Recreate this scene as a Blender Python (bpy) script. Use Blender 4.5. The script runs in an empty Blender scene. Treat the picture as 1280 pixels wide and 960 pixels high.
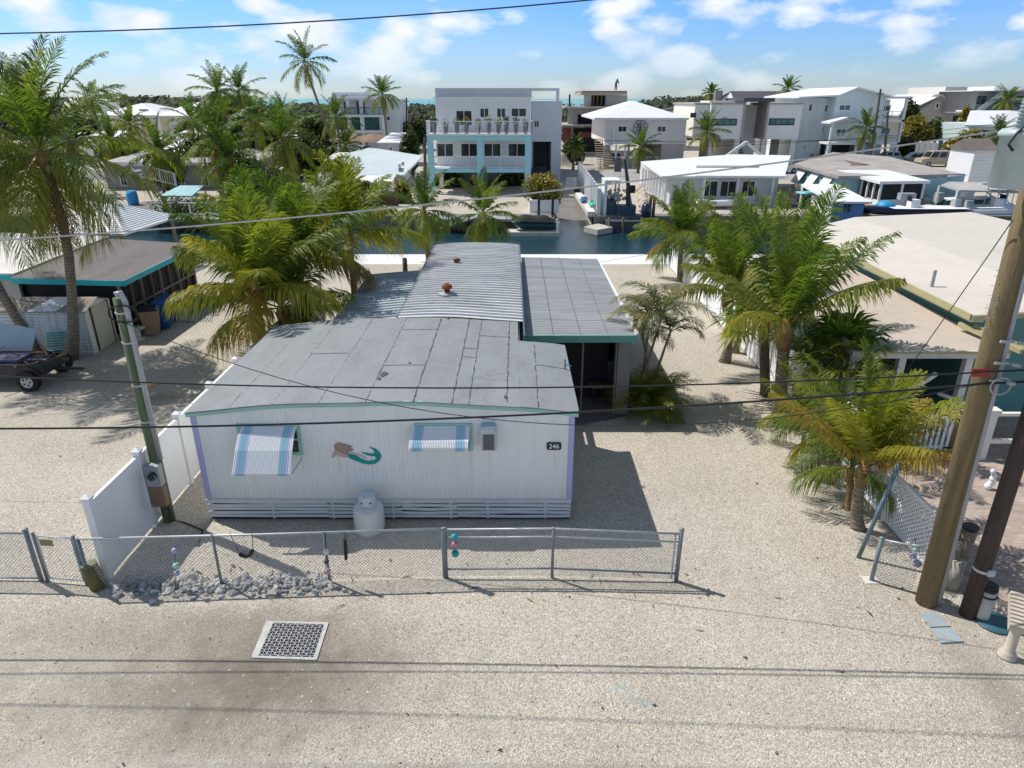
import bpy, math, random
from mathutils import Vector, Matrix, noise
RD = random.Random(11)
H, F = 8.5, 854.0                       # camera height in metres, focal length in photo pixels
PIT = math.atan(357 / 854); CP, SP = math.cos(PIT), math.sin(PIT)
C = bpy.context.scene.collection
rad = math.radians
def ray(px, py):
    u, v = (px - 640) / F, (480 - py) / F
    return Vector((u, CP + v * SP, -SP + v * CP))
def G(px, py, z=0.0):                   # surveyed point: where a sight line meets height z
    d = ray(px, py); t = (z - H) / d.z
    return Vector((d.x * t, d.y * t, z))
def A(px, py, Y):                       # surveyed point at distance Y
    d = ray(px, py); t = Y / d.y
    return Vector((d.x * t, Y, H + d.z * t))
def Z(py, Y): return A(640, py, Y).z
def lerp(a, b, t): return a + (b - a) * t

# ------------------------------------------------------------------ mesh builder
class MB:
    def __init__(s): s.v = []; s.f = []; s.t = []
    def poly(s, pts, t=.5):
        i = len(s.v); s.v += [tuple(p) for p in pts]; s.f.append(tuple(range(i, i + len(pts)))); s.t.append(t); return s
    def add(s, vs, fs, t=.5):
        i = len(s.v); s.v += [tuple(p) for p in vs]
        for f in fs: s.f.append(tuple(k + i for k in f)); s.t.append(t)
        return s
    def box(s, x0, x1, y0, y1, z0, z1, t=.5):
        vs = [(x0,y0,z0),(x1,y0,z0),(x1,y1,z0),(x0,y1,z0),(x0,y0,z1),(x1,y0,z1),(x1,y1,z1),(x0,y1,z1)]
        s.add(vs, [(0,3,2,1),(4,5,6,7),(0,1,5,4),(1,2,6,5),(2,3,7,6),(3,0,4,7)], t); return s
    def bpx(s, px0, px1, py0, py1, Y, d=.2, t=.5):      # a box whose front face spans that sighted rectangle
        m = (py0 + py1) / 2; a, b = A(px0, m, Y).x, A(px1, m, Y).x
        return s.box(a, b, Y, Y + d, Z(py1, Y), Z(py0, Y), t)
    def obox(s, c, sx, sy, sz, rz=0, rx=0, ry=0, t=.5):
        m = Matrix.Translation(c) @ Matrix.Rotation(rz,4,'Z') @ Matrix.Rotation(ry,4,'Y') @ Matrix.Rotation(rx,4,'X')
        k = MB(); k.box(-sx/2,sx/2,-sy/2,sy/2,-sz/2,sz/2)
        s.add([m @ Vector(v) for v in k.v], k.f, t); return s
    def beam(s, a, b, w, h=None, t=.5):
        a, b = Vector(a), Vector(b); h = h or w; d = b - a
        q = d.to_track_quat('X', 'Z').to_matrix().to_4x4()
        m = Matrix.Translation((a + b) / 2) @ q; k = MB(); L = d.length
        k.box(-L/2, L/2, -w/2, w/2, -h/2, h/2)
        s.add([m @ Vector(v) for v in k.v], k.f, t); return s
    def tube(s, pts, r, n=8, cap=True, t=.5):
        pts = [Vector(p) for p in pts]; N = len(pts)
        rs = r if isinstance(r, (list, tuple)) else [r] * N
        i0 = len(s.v); up = None
        for i, p in enumerate(pts):
            d = (pts[min(i+1, N-1)] - pts[max(i-1, 0)]).normalized()
            if up is None: up = d.orthogonal().normalized()
            else:
                up = up - d * up.dot(d)
                up = up.normalized() if up.length > 1e-6 else d.orthogonal().normalized()
            w = d.cross(up)
            for j in range(n):
                a = 2 * math.pi * j / n
                s.v.append(tuple(p + (up * math.cos(a) + w * math.sin(a)) * rs[i]))
        for i in range(N - 1):
            for j in range(n):
                k = (j + 1) % n
                s.f.append((i0+i*n+j, i0+i*n+k, i0+(i+1)*n+k, i0+(i+1)*n+j)); s.t.append(t)
        if cap:
            s.f.append(tuple(i0 + j for j in reversed(range(n)))); s.t.append(t)
            s.f.append(tuple(i0 + (N-1)*n + j for j in range(n))); s.t.append(t)
        return s
    def lathe(s, c, prof, n=16, t=.5):
        c = Vector(c); i0 = len(s.v); N = len(prof)
        for r, z in prof:
            for j in range(n):
                a = 2 * math.pi * j / n; s.v.append((c.x + r*math.cos(a), c.y + r*math.sin(a), c.z + z))
        for i in range(N - 1):
            for j in range(n):
                k = (j + 1) % n; s.f.append((i0+i*n+j, i0+i*n+k, i0+(i+1)*n+k, i0+(i+1)*n+j)); s.t.append(t)
        s.f.append(tuple(i0 + j for j in reversed(range(n)))); s.t.append(t)
        s.f.append(tuple(i0 + (N-1)*n + j for j in range(n))); s.t.append(t)
        return s
    def ball(s, c, r, n=10, sz=1.0, t=.5):
        m = max(5, n // 2 + 1)
        s.lathe(c, [(max(r*math.sin(math.pi*i/m), r*.02), -r*sz*math.cos(math.pi*i/m)) for i in range(m + 1)], n, t); return s
    def prism(s, pts, plane, a, b, t=.5):
        def P(p, k):
            return {'xz': (p[0], k, p[1]), 'yz': (k, p[0], p[1]), 'xy': (p[0], p[1], k)}[plane]
        n = len(pts); vs = [P(p, a) for p in pts] + [P(p, b) for p in pts]
        s.add(vs, [tuple(range(n)), tuple(range(2*n-1, n-1, -1))] + [(i, (i+1) % n, n+(i+1) % n, n+i) for i in range(n)], t); return s
    def grid(s, f, nu, nv, t=.5):       # f(u,v) -> point
        i0 = len(s.v)
        for j in range(nv + 1):
            for i in range(nu + 1): s.v.append(tuple(f(i / nu, j / nv)))
        for j in range(nv):
            for i in range(nu):
                a = i0 + j*(nu+1) + i; s.f.append((a, a+1, a+nu+2, a+nu+1)); s.t.append(t(i, j) if callable(t) else t)
        return s
    def put(s, name, m, parent=None, smooth=False, kind=None, label=None):
        me = bpy.data.meshes.new(name); me.from_pydata(s.v, [], s.f)
        at = me.attributes.new('tint', 'FLOAT', 'FACE'); at.data.foreach_set('value', s.t)
        if smooth: me.polygons.foreach_set('use_smooth', [True] * len(s.f))
        me.materials.append(m)
        o = bpy.data.objects.new(name, me); C.objects.link(o)
        if parent is not None:
            o.parent = parent
            if parent.get('_w') is not None and parent.type == 'EMPTY': o.location = -parent.location
        if kind: o['kind'] = kind
        if label: o['label'] = label
        return o
def tag(o, label, cat, group=None, kind=None):
    o['label'] = label; o['category'] = cat
    if group: o['group'] = group
    if kind: o['kind'] = kind
    return o
def T(name, label, cat, loc=(0, 0, 0), group=None, local=False, rz=0):   # a thing: an Empty at its base
    o = bpy.data.objects.new(name, None); C.objects.link(o); o.location = loc; o.empty_display_size = .3
    if not local: o['_w'] = 1
    else: o.rotation_euler = (0, 0, rz)
    return tag(o, label, cat, group)
def dup(root, loc, rz, label, group=None, sc=None):
    r = root.copy(); C.objects.link(r); r.location = loc; r.rotation_euler = (0, 0, rz); r['label'] = label
    if sc: r.scale = (sc, sc, sc)
    if group: r['group'] = group
    for ch in root.children:
        c = ch.copy(); C.objects.link(c); c.parent = r
        for g in ch.children:
            d = g.copy(); C.objects.link(d); d.parent = c
    return r

# ------------------------------------------------------------------ materials
def nt(name):
    m = bpy.data.materials.new(name); m.use_nodes = True
    t = m.node_tree; return m, t, t.nodes['Principled BSDF']
def node(t, typ, **k):
    n = t.nodes.new(typ)
    for a, b in k.items():
        if a.startswith('i_'): n.inputs[a[2:].replace('_', ' ')].default_value = b
        else: setattr(n, a, b)
    return n
def ramp(t, fac, stops, mode='LINEAR'):
    r = t.nodes.new('ShaderNodeValToRGB'); e = r.color_ramp; e.interpolation = mode
    while len(e.elements) < len(stops): e.elements.new(.5)
    for el, (p, c) in zip(e.elements, stops):
        el.position = p; el.color = tuple(c) + (1,) if len(c) == 3 else c
    t.links.new(fac, r.inputs['Fac']); return r.outputs['Color']
def math_(t, op, a, b=None, c=None, clamp=False):
    n = t.nodes.new('ShaderNodeMath'); n.operation = op; n.use_clamp = clamp
    for i, x in enumerate((a, b, c)):
        if x is None: continue
        if isinstance(x, (int, float)): n.inputs[i].default_value = x
        else: t.links.new(x, n.inputs[i])
    return n.outputs[0]
def mix(t, fac, a, b, mode='MIX'):
    n = t.nodes.new('ShaderNodeMixRGB'); n.blend_type = mode
    for k, x in (('Fac', fac), ('Color1', a), ('Color2', b)):
        if isinstance(x, (int, float)): n.inputs[k].default_value = x
        elif isinstance(x, (tuple, list)): n.inputs[k].default_value = tuple(x)[:3] + (1,)
        else: t.links.new(x, n.inputs[k])
    return n.outputs[0]
def noise_(t, vec, scale, detail=4, rough=.55, out='Fac'):
    n = node(t, 'ShaderNodeTexNoise'); n.inputs['Scale'].default_value = scale; n.inputs['Detail'].default_value = detail
    n.inputs['Roughness'].default_value = rough
    if vec is not None: t.links.new(vec, n.inputs['Vector'])
    return n.outputs[out]
def objco(t): return t.nodes.new('ShaderNodeTexCoord').outputs['Object']
def vscale(t, vec, s):
    n = t.nodes.new('ShaderNodeVectorMath'); n.operation = 'MULTIPLY'; n.inputs[1].default_value = s
    t.links.new(vec, n.inputs[0]); return n.outputs[0]
def bump(t, b, h, strength=.4, dist=.02):
    n = t.nodes.new('ShaderNodeBump'); n.inputs['Strength'].default_value = strength; n.inputs['Distance'].default_value = dist
    t.links.new(h, n.inputs['Height']); t.links.new(n.outputs[0], b.inputs['Normal'])
MATS = {}
def M(name, col, rough=.7, var=.18, scale=1.5, bmp=0., bscale=40, metal=0., dirt=0., dcol=(.12,.1,.08), stretch=(1,1,1), spec=.4):
    if name in MATS: return MATS[name]
    m, t, b = nt(name); co = vscale(t, objco(t), stretch)
    n1 = noise_(t, co, scale, 6, .6); n2 = noise_(t, co, scale * 9, 3)
    f = math_(t, 'ADD', math_(t, 'MULTIPLY', n1, .65), math_(t, 'MULTIPLY', n2, .35))
    lo = tuple(max(0, c * (1 - 1.6*var)) for c in col); hi = tuple(min(1, c * (1 + 1.2*var)) for c in col)
    c = ramp(t, f, [(.3, lo), (.5, col), (.72, hi)])
    if dirt:
        d = math_(t, 'MULTIPLY', ramp(t, noise_(t, vscale(t, co, (1.3, 1.3, .5)), scale * 1.7, 8, .7), [(.5, (0,0,0)), (.75, (1,1,1))]), dirt)
        c = mix(t, d, c, dcol)
    t.links.new(c, b.inputs['Base Color'])
    b.inputs['Roughness'].default_value = rough; b.inputs['Metallic'].default_value = metal
    b.inputs['Specular IOR Level'].default_value = spec
    if bmp: bump(t, b, noise_(t, co, bscale, 5), bmp, .02)
    MATS[name] = m; return m
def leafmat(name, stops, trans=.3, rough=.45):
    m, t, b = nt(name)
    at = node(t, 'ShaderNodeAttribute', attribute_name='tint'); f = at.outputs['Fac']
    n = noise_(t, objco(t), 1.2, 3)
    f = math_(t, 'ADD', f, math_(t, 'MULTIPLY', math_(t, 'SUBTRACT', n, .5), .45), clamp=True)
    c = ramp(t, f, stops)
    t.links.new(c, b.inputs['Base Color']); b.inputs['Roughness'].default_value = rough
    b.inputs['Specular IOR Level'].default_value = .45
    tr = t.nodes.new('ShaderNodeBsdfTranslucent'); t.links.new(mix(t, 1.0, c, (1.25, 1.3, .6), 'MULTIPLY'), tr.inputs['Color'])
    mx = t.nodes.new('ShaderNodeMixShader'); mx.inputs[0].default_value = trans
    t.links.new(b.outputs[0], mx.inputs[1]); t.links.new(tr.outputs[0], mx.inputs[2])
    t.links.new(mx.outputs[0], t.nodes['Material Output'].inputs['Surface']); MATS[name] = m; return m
PALM = leafmat('palm_leaf', [(0, (.03,.066,.013)), (.3, (.085,.15,.024)), (.55, (.2,.25,.038)), (.8, (.36,.31,.06)), (1, (.29,.18,.09))], .46)
PALMY = leafmat('young_palm_leaf', [(0, (.06,.11,.018)), (.3, (.15,.21,.03)), (.6, (.31,.31,.04)), (.85, (.44,.33,.06)), (1, (.32,.17,.09))], .46)
BUSH = leafmat('bush_leaf', [(0, (.012,.024,.008)), (.4, (.035,.06,.016)), (.75, (.085,.115,.025)), (1, (.16,.17,.04))])
BUSHY = leafmat('yellow_bush_leaf', [(0, (.03,.035,.008)), (.4, (.12,.12,.018)), (.75, (.32,.25,.03)), (1, (.42,.27,.06))])
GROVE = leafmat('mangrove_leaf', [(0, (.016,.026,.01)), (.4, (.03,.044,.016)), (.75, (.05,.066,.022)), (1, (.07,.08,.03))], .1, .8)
def trunkmat(name, c1, c2, sc=14):
    m, t, b = nt(name); co = objco(t)
    w = node(t, 'ShaderNodeTexWave', wave_type='BANDS', bands_direction='Z'); w.inputs['Scale'].default_value = sc / 6.28 * 1.2
    w.inputs['Distortion'].default_value = 3.5; w.inputs['Detail'].default_value = 3; t.links.new(co, w.inputs['Vector'])
    n = noise_(t, co, 5, 6, .65)
    t.links.new(ramp(t, math_(t, 'ADD', math_(t, 'MULTIPLY', w.outputs['Fac'], .2), math_(t, 'MULTIPLY', n, .8)), [(.25, c1), (.75, c2)]), b.inputs['Base Color'])
    b.inputs['Roughness'].default_value = .9; bump(t, b, w.outputs['Fac'], .35, .02); MATS[name] = m; return m
TRUNK = trunkmat('palm_trunk', (.1,.08,.06), (.3,.25,.19))
TRUNKB = trunkmat('fibrous_trunk', (.1,.05,.02), (.38,.22,.1), 25)
BARK = trunkmat('bark', (.06,.05,.04), (.18,.15,.12), 6)
def glassmat(name, col, rough=.06):
    m, t, b = nt(name); n = noise_(t, objco(t), .6, 2)
    t.links.new(ramp(t, n, [(.35, tuple(c*.6 for c in col)), (.65, tuple(c*1.5 for c in col))]), b.inputs['Base Color'])
    b.inputs['Roughness'].default_value = rough; b.inputs['Specular IOR Level'].default_value = .6; MATS[name] = m; return m
def lapmat(name, col, pitch=.28):
    m, t, b = nt(name); co = objco(t); w = node(t, 'ShaderNodeTexWave', wave_type='BANDS', bands_direction='Z', wave_profile='SAW'); w.inputs['Scale'].default_value = 1 / pitch / 3.18
    t.links.new(co, w.inputs['Vector']); n = noise_(t, vscale(t, co, (1, 1, .3)), .7, 6, .65)
    c = ramp(t, n, [(.35, tuple(x*.82 for x in col)), (.6, col)]); c = mix(t, ramp(t, w.outputs['Fac'], [(.0, (.0,)*3), (.82, (0,)*3), (.95, (.35,)*3)]), c, tuple(x*.45 for x in col))
    t.links.new(c, b.inputs['Base Color']); b.inputs['Roughness'].default_value = .65; bump(t, b, w.outputs['Fac'], .4, .03); MATS[name] = m; return m
GLASS = glassmat('dark_glass', (.02,.026,.03)); GLASST = glassmat('teal_glass', (.05,.16,.17))
WHITE = M('white_paint', (.78,.79,.8), .5, .05, 1, dirt=.12, dcol=(.45,.43,.4))
CREAMW = M('cream_wall', (.8,.77,.7), .7, .05, .6, dirt=.1, dcol=(.5,.47,.42))
VINYL = M('white_vinyl', (.8,.82,.84), .35, .03, 1, dirt=.1, dcol=(.55,.55,.52))
CONC = M('concrete', (.46,.44,.41), .85, .12, 1.2, .3, 40, dirt=.35, dcol=(.22,.2,.18))
CONCW = M('pale_concrete', (.62,.61,.58), .85, .08, .8, .2, 40, dirt=.25, dcol=(.4,.38,.35))
DARK = M('dark_interior', (.02,.021,.024), .9, .3, 1)
BLACKM = M('black_plastic', (.018,.018,.02), .45, .2, 3)
WOODP = M('pole_wood', (.19,.145,.075), .9, .3, 3, .6, 25, stretch=(4,4,.35), dirt=.5, dcol=(.1,.09,.05))
WOODD = M('dark_pole_wood', (.07,.05,.042), .9, .35, 3, .6, 25, stretch=(4,4,.35))
WOODG = M('green_pole_wood', (.12,.16,.085), .9, .3, 3, .5, 25, stretch=(4,4,.35))
WOODR = M('weathered_wood', (.26,.21,.16), .9, .3, 3, .4, 25, stretch=(3,3,1), dirt=.3)
WOODB = M('brown_wood', (.2,.12,.06), .85, .25, 3, .3, 25, dirt=.2)
GALV = M('galvanized_steel', (.46,.48,.5), .5, .15, 4, metal=.35)
GALVB = M('painted_steel_post', (.2,.24,.26), .55, .15, 4, metal=.3)
GREYM = M('grey_metal', (.36,.38,.4), .5, .12, 3, dirt=.2)
TEAL = M('teal_paint', (.13,.42,.4), .55, .1, 2, dirt=.2, dcol=(.2,.3,.28))
TURQ = M('turquoise_paint', (.02,.42,.5), .5, .1, 2, dirt=.2, dcol=(.05,.2,.22))
SEAG = M('seafoam_paint', (.34,.6,.52), .55, .08, 2)
LAV = M('lavender_paint', (.46,.45,.72), .55, .06, 2)
RUST = M('rust', (.2,.06,.025), .85, .5, 6, .4, 30)
SKYB = M('sky_blue_paint', (.36,.68,.76), .55, .06, .8, dirt=.1, dcol=(.3,.4,.45))
PALEB = lapmat('pale_blue_siding', (.7,.8,.82))
LILAC = M('lilac_stucco', (.74,.7,.7), .75, .06, .8, dirt=.2, dcol=(.5,.47,.46), stretch=(1,1,.3))
GREYW = M('grey_stucco', (.76,.755,.75), .75, .06, .8, dirt=.2, dcol=(.5,.49,.48), stretch=(1,1,.3))
NAVY = M('navy_gelcoat', (.012,.016,.04), .25, .1, 1)
BLUEP = M('blue_plastic', (.02,.1,.28), .45, .12, 2)
ROOFW = M('white_metal_roof', (.78,.79,.8), .45, .05, .7, dirt=.15, dcol=(.5,.5,.5))
ROOFD = M('dark_shingle_roof', (.07,.07,.075), .8, .2, 2, .3, 40)
RUB = M('tyre_rubber', (.015,.015,.016), .8, .2, 4)
ROPE = M('black_cable', (.018,.018,.02), .6, .1, 4)
CABW = M('grey_cable', (.42,.43,.44), .5, .1, 4)
SEATM = M('tan_fabric', (.42,.34,.22), .9, .1, 3)

# ------------------------------------------------------------------ plants
UP = Vector((0, 0, 1))
def frond(mb, base, az, el, dr, L, k, leaf, w, tint, rng, petiole=.14, lift=.15, sag=.3):
    steps = 9; pts = [Vector(base)]; sw = rng.uniform(-.25, .25)
    for i in range(steps):
        t = (i + .5) / steps; e = el - dr * t ** 1.3; a = az + sw * t
        pts.append(pts[-1] + Vector((math.cos(e)*math.cos(a), math.cos(e)*math.sin(a), math.sin(e))) * (L / steps))
    mb.tube(pts, [max(.004, .032 * (1 - .93 * i / steps)) * (L / 3) ** .6 for i in range(steps + 1)], 4, True, min(1, tint + .25))
    for j in range(k):
        t = petiole + (1 - petiole) * (j + rng.random() * .6) / k
        x = t * steps; i = min(int(x), steps - 1); p = pts[i].lerp(pts[i+1], x - i); d = (pts[i+1] - pts[i]).normalized()
        S = d.cross(UP); S = S.normalized() if S.length > .05 else Vector((math.sin(az), -math.cos(az), 0))
        N = S.cross(d); q = (t - petiole) / (1 - petiole)
        ln = leaf * (math.sin(math.pi * (.14 + .8 * q)) ** .75) * rng.uniform(.85, 1.1)
        a = lerp(rad(34), rad(60), q) + rng.uniform(-.2, .2)
        ww = w * 1.12 * (1.1 - .4 * q)
        for sg in (-1, 1):
            dd = (S * sg * math.cos(a) + d * math.sin(a) + N * (lift + rng.uniform(-.22, .18))).normalized()
            m = p + dd * ln * .52 - UP * ln * sag * .18; e = p + dd * ln * .93 - UP * ln * sag * rng.uniform(.7, 1.3)
            h = d * ww * .5; tt = min(1, max(0, tint + rng.uniform(-.1, .1)))
            n0 = len(mb.v)
            mb.v += [tuple(p - h*.5), tuple(p + h*.5), tuple(m + h), tuple(m - h), tuple(e)]
            mb.f += [(n0, n0+1, n0+2, n0+3), (n0+3, n0+2, n0+4)]; mb.t += [tt, min(1, tt + .08)]
def crown(mb, c, n, L, rng, k=34, leaf=.5, w=.05, hi=82, low=-35, dr0=30, dr1=85, tint0=.25, old=.75, az0=None, lift=.15):
    a0 = rng.random() * 6.28 if az0 is None else az0
    n = int(n * 1.25); leaf *= 1.42; k = int(k * 1.55)
    for i in range(n):
        s = i / max(1, n - 1)
        frond(mb, Vector(c) + UP * (.1 * (1 - s)), a0 + i * 2.399 + rng.uniform(-.25, .25), rad(lerp(hi, low, s ** 1.1) + rng.uniform(-8, 8)),
              rad(lerp(dr0, dr1, s) + rng.uniform(-10, 10)), L * rng.uniform(.85, 1.1) * (.8 + .4 * math.sin(math.pi * (.25 + .6*s))), k, leaf * rng.uniform(.9, 1.1), w,
              min(1, max(0, tint0 + (old - tint0) * s ** 3 + rng.uniform(-.14, .16))), rng, lift=lerp(lift + .15, lift - .25, s), sag=lerp(.25, .75, s))
def trunk_pts(a, b, bend=.1, n=9, rng=RD):
    a, b = Vector(a), Vector(b); o = Vector((rng.uniform(-1, 1), rng.uniform(-1, 1), 0)) * (b - a).length * bend
    return [a.lerp(b, i/n) + o * math.sin(math.pi * i / n) for i in range(n + 1)]
def palm(name, label, cat, base, top, L, n=18, r=.14, seed=1, group=None, k=34, leaf=.5, w=.05, mat=None, tmat=None, bend=.05, nuts=0, dead=0, pts=None, boot=True, **kw):
    rng = random.Random(seed); base = Vector(base); top = Vector(top)
    o = T(name, label, cat, base, group)
    pts = pts or trunk_pts(base - UP * .05, top, bend, 10, rng); N = len(pts)
    rs = [r * (1.35 if i == 0 else 1.12 if i == 1 else lerp(1.0, .72, i / N)) for i in range(N)]
    tr = MB().tube(pts, rs, 10)
    tr.put('trunk', tmat or TRUNK, o, True)
    if boot: MB().tube([pts[-1] - UP * r * 2.2, pts[-1], pts[-1] + UP * r * 2.2], [r * .8, r * 1.35, r * .5], 9).put('leaf_bases', TRUNKB, o, True)
    cm = MB(); crown(cm, pts[-1] + UP * r, n, L, rng, k, leaf, w, **kw); cm.put('crown', mat or PALM, o)
    if dead:
        dm = MB()
        for i in range(dead):
            frond(dm, pts[-1] - UP * r, i * 6.28 / dead + rng.random(), rad(-55 + rng.uniform(-15, 10)), rad(28), L * .75, k // 2, leaf * .8, w, .97, rng, lift=-.4, sag=.8)
        dm.put('dead_fronds', PALM, o)
    if nuts:
        nm = MB()
        for i in range(nuts):
            a = rng.random() * 6.28; nm.ball(pts[-1] + Vector((math.cos(a)*r*2, math.sin(a)*r*2, -rng.uniform(0, r*3))), .12, 8, 1.2)
        nm.put('coconuts', M('coconut_husk', (.22,.2,.06), .6, .3, 4), o, True)
    return o
def fan(mb, p, az, el, R_, tint, rng, segs=16, drop=.35):
    d = Vector((math.cos(el)*math.cos(az), math.cos(el)*math.sin(az), math.sin(el))); q = Vector(p) + d * R_ * .9
    mb.tube([p, Vector(p).lerp(q, .5) + UP * .03, q], [.018, .012, .009], 4, True, .8)
    S = d.cross(UP); S = S.normalized() if S.length > .05 else Vector((1, 0, 0)); N = S.cross(d)
    for i in range(segs):
        a = rad(lerp(-125, 125, i / (segs - 1))); dd = (d * math.cos(a) + S * math.sin(a) + N * rng.uniform(-.08, .18)).normalized()
        l = R_ * rng.uniform(.75, .95) * (.7 + .3 * math.cos(a * .6)); sd = dd.cross(N).normalized() * R_ * .055
        m = q + dd * l * .55; e = q + dd * l - UP * l * drop * rng.uniform(.5, 1.2); tt = min(1, max(0, tint + rng.uniform(-.12, .12)))
        n0 = len(mb.v); mb.v += [tuple(q - sd*.3), tuple(q + sd*.3), tuple(m + sd), tuple(m - sd), tuple(e)]
        mb.f += [(n0, n0+1, n0+2, n0+3), (n0+3, n0+2, n0+4)]; mb.t += [tt, tt]
def leaves(mb, blobs, n, size, rng, flat=.3):
    tot = sum(b[1][0]*b[1][1]*b[1][2] for b in blobs)
    for c, (a, b, h) in blobs:
        c = Vector(c)
        for _ in range(int(n * a*b*h / tot)):
            d = Vector((rng.gauss(0,1), rng.gauss(0,1), rng.gauss(0,1))).normalized(); q = rng.random() ** .38
            p = c + Vector((d.x*a, d.y*b, d.z*h)) * q
            nn = (d + Vector((rng.gauss(0,1), rng.gauss(0,1), rng.gauss(0,1) + flat)) * .8).normalized()
            u = nn.orthogonal().normalized(); v = nn.cross(u); s = size * rng.uniform(.6, 1.4); an = rng.random() * 6.28
            u, v = u*math.cos(an) + v*math.sin(an), v*math.cos(an) - u*math.sin(an)
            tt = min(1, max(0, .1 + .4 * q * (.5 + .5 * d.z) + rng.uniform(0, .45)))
            n0 = len(mb.v); mb.v += [tuple(p - u*s), tuple(p + v*s*.45), tuple(p + u*s), tuple(p - v*s*.45)]
            mb.f.append((n0, n0+1, n0+2, n0+3)); mb.t.append(tt)
def tree(name, label, cat, base, h, rx, n, size, seed, group=None, mat=None, nb=7, trunk=True, squash=.45, ry=None):
    rng = random.Random(seed); base = Vector(base); ry = ry or rx
    o = T(name, label, cat, base, group); bl = []; tk = MB()
    for i in range(nb):
        a = i * 2.399; q = math.sqrt((i + .3) / nb)
        c = base + Vector((math.cos(a)*rx*.62*q, math.sin(a)*ry*.62*q, h * (1 - squash*.75) - h*.16*q + rng.uniform(-.12, .14)*h))
        s = rng.uniform(.38, .55); bl.append((c, (rx*s, ry*s, h*squash*rng.uniform(.55, .8))))
        if trunk: tk.tube(trunk_pts(base + Vector((rng.uniform(-.1,.1), rng.uniform(-.1,.1), 0)), c, .08, 5, rng), [h*.02*(1-.12*j) for j in range(6)], 5)
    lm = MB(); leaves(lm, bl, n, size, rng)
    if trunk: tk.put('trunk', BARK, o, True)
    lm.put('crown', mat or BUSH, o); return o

# ------------------------------------------------------------------ building pieces
def win(parent, face, a0, a1, z0, z1, pos, fm=None, cols=2, rows=1, fw=.08, gm=None, out=.05, name='window'):
    fm = fm or WHITE; gm = gm or GLASS; f = MB(); g = MB(); sg = -1 if face[0] == '-' else 1
    def bx(mb, u0, u1, w0, w1, d0, d1):
        p, q = sorted((pos + sg*d0, pos + sg*d1))
        if face[1] == 'y': mb.box(u0, u1, p, q, w0, w1)
        else: mb.box(p, q, u0, u1, w0, w1)
    bx(f, a0, a1, z1 - fw, z1, -.02, out); bx(f, a0, a1, z0, z0 + fw, -.02, out)
    bx(f, a0, a0 + fw, z0 + fw, z1 - fw, -.02, out); bx(f, a1 - fw, a1, z0 + fw, z1 - fw, -.02, out)
    m = fw * .5
    for i in range(1, cols):
        u = lerp(a0, a1, i/cols); bx(f, u - m/2, u + m/2, z0 + fw, z1 - fw, -.02, out * .8)
    for i in range(1, rows):
        u = lerp(z0, z1, i/rows); bx(f, a0 + fw, a1 - fw, u - m/2, u + m/2, -.02, out * .7)
    o = f.put(name, fm, parent); bx(g, a0 + fw*.5, a1 - fw*.5, z0 + fw*.5, z1 - fw*.5, -.03, out * .25); g.put('pane', gm, o); return o
def winpx(parent, px0, px1, py0, py1, Y, **k):
    m = (py0 + py1) / 2; return win(parent, '-y', A(px0, m, Y).x, A(px1, m, Y).x, Z(py1, Y), Z(py0, Y), Y, **k)
def rail(parent, a, b, h, m, post=1.5, bal=.12, r=.02, name='railing', mid=False):
    a, b = Vector(a), Vector(b); d = b - a; L = d.length; mb = MB()
    mb.beam(a + UP*h, b + UP*h, r*3, r*3); mb.beam(a + UP*.1, b + UP*.1, r*2, r*2)
    for i in range(int(L / post) + 1 + 1):
        p = a + d * min(1, i * post / L); mb.beam(p, p + UP*h, r*3)
    if bal:
        for i in range(1, int(L / bal)):
            p = a + d * (i * bal / L); mb.beam(p + UP*.1, p + UP*h, r)
    return mb.put(name, m, parent)
def hip(mb, x0, x1, y0, y1, z, zt, ridge=.35, th=.12):
    cx, cy = (x0+x1)/2, (y0+y1)/2; w, d = x1-x0, y1-y0
    if w > d: r0, r1 = (x0 + d*ridge + 0, cy, zt), (x1 - d*ridge, cy, zt)
    else: r0, r1 = (cx, y0 + w*ridge, zt), (cx, y1 - w*ridge, zt)
    b = [(x0,y0,z),(x1,y0,z),(x1,y1,z),(x0,y1,z)]; lo = [(p[0],p[1],z-th) for p in b]
    if w > d: fs = [[b[0],b[1],r1,r0],[b[1],b[2],r1],[b[2],b[3],r0,r1],[b[3],b[0],r0]]
    else: fs = [[b[0],b[1],r0],[b[1],b[2],r1,r0],[b[2],b[3],r1],[b[3],b[0],r0,r1]]
    for f in fs: mb.poly(f)
    for i in range(4): mb.poly([lo[i], lo[(i+1)%4], b[(i+1)%4], b[i]])
    mb.poly(lo[::-1]); return mb
def chain(mb, a, b, h, z0=.04, sp=.07, w=.0085):
    a, b = Vector(a), Vector(b); d = b - a; d.z = 0; L = d.length; d.normalize(); nrm = Vector((d.y, -d.x, 0)) * .004
    zb = lambda s: lerp(a.z, b.z, s / L) + z0
    hh = h - z0
    for sg in (1, -1):
        k = -hh
        while k < L:
            s0, s1 = max(0, k), min(L, k + hh)
            if s1 - s0 > .02:
                def zz(s): q = (s - k) if sg > 0 else hh - (s - k); return zb(s) + q
                p, q = a + d*s0, a + d*s1; p.z, q.z = zz(s0), zz(s1)
                e = (q - p).normalized(); t = d.cross(UP); wv = e.cross(t).normalized() * w * .5
                mb.poly([p - wv + nrm*sg, p + wv + nrm*sg, q + wv + nrm*sg, q - wv + nrm*sg])
            k += sp
def wire(name, label, pts, r, m, cat='cable', sag=0, group=None, n=24):
    a, b = Vector(pts[0]), Vector(pts[-1])
    if len(pts) == 2: ps = [a.lerp(b, i/n) - UP * sag * 4 * (i/n) * (1 - i/n) for i in range(n + 1)]
    else: ps = pts
    return tag(MB().tube(ps, r, 5).put(name, m), label, cat, group)
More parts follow.
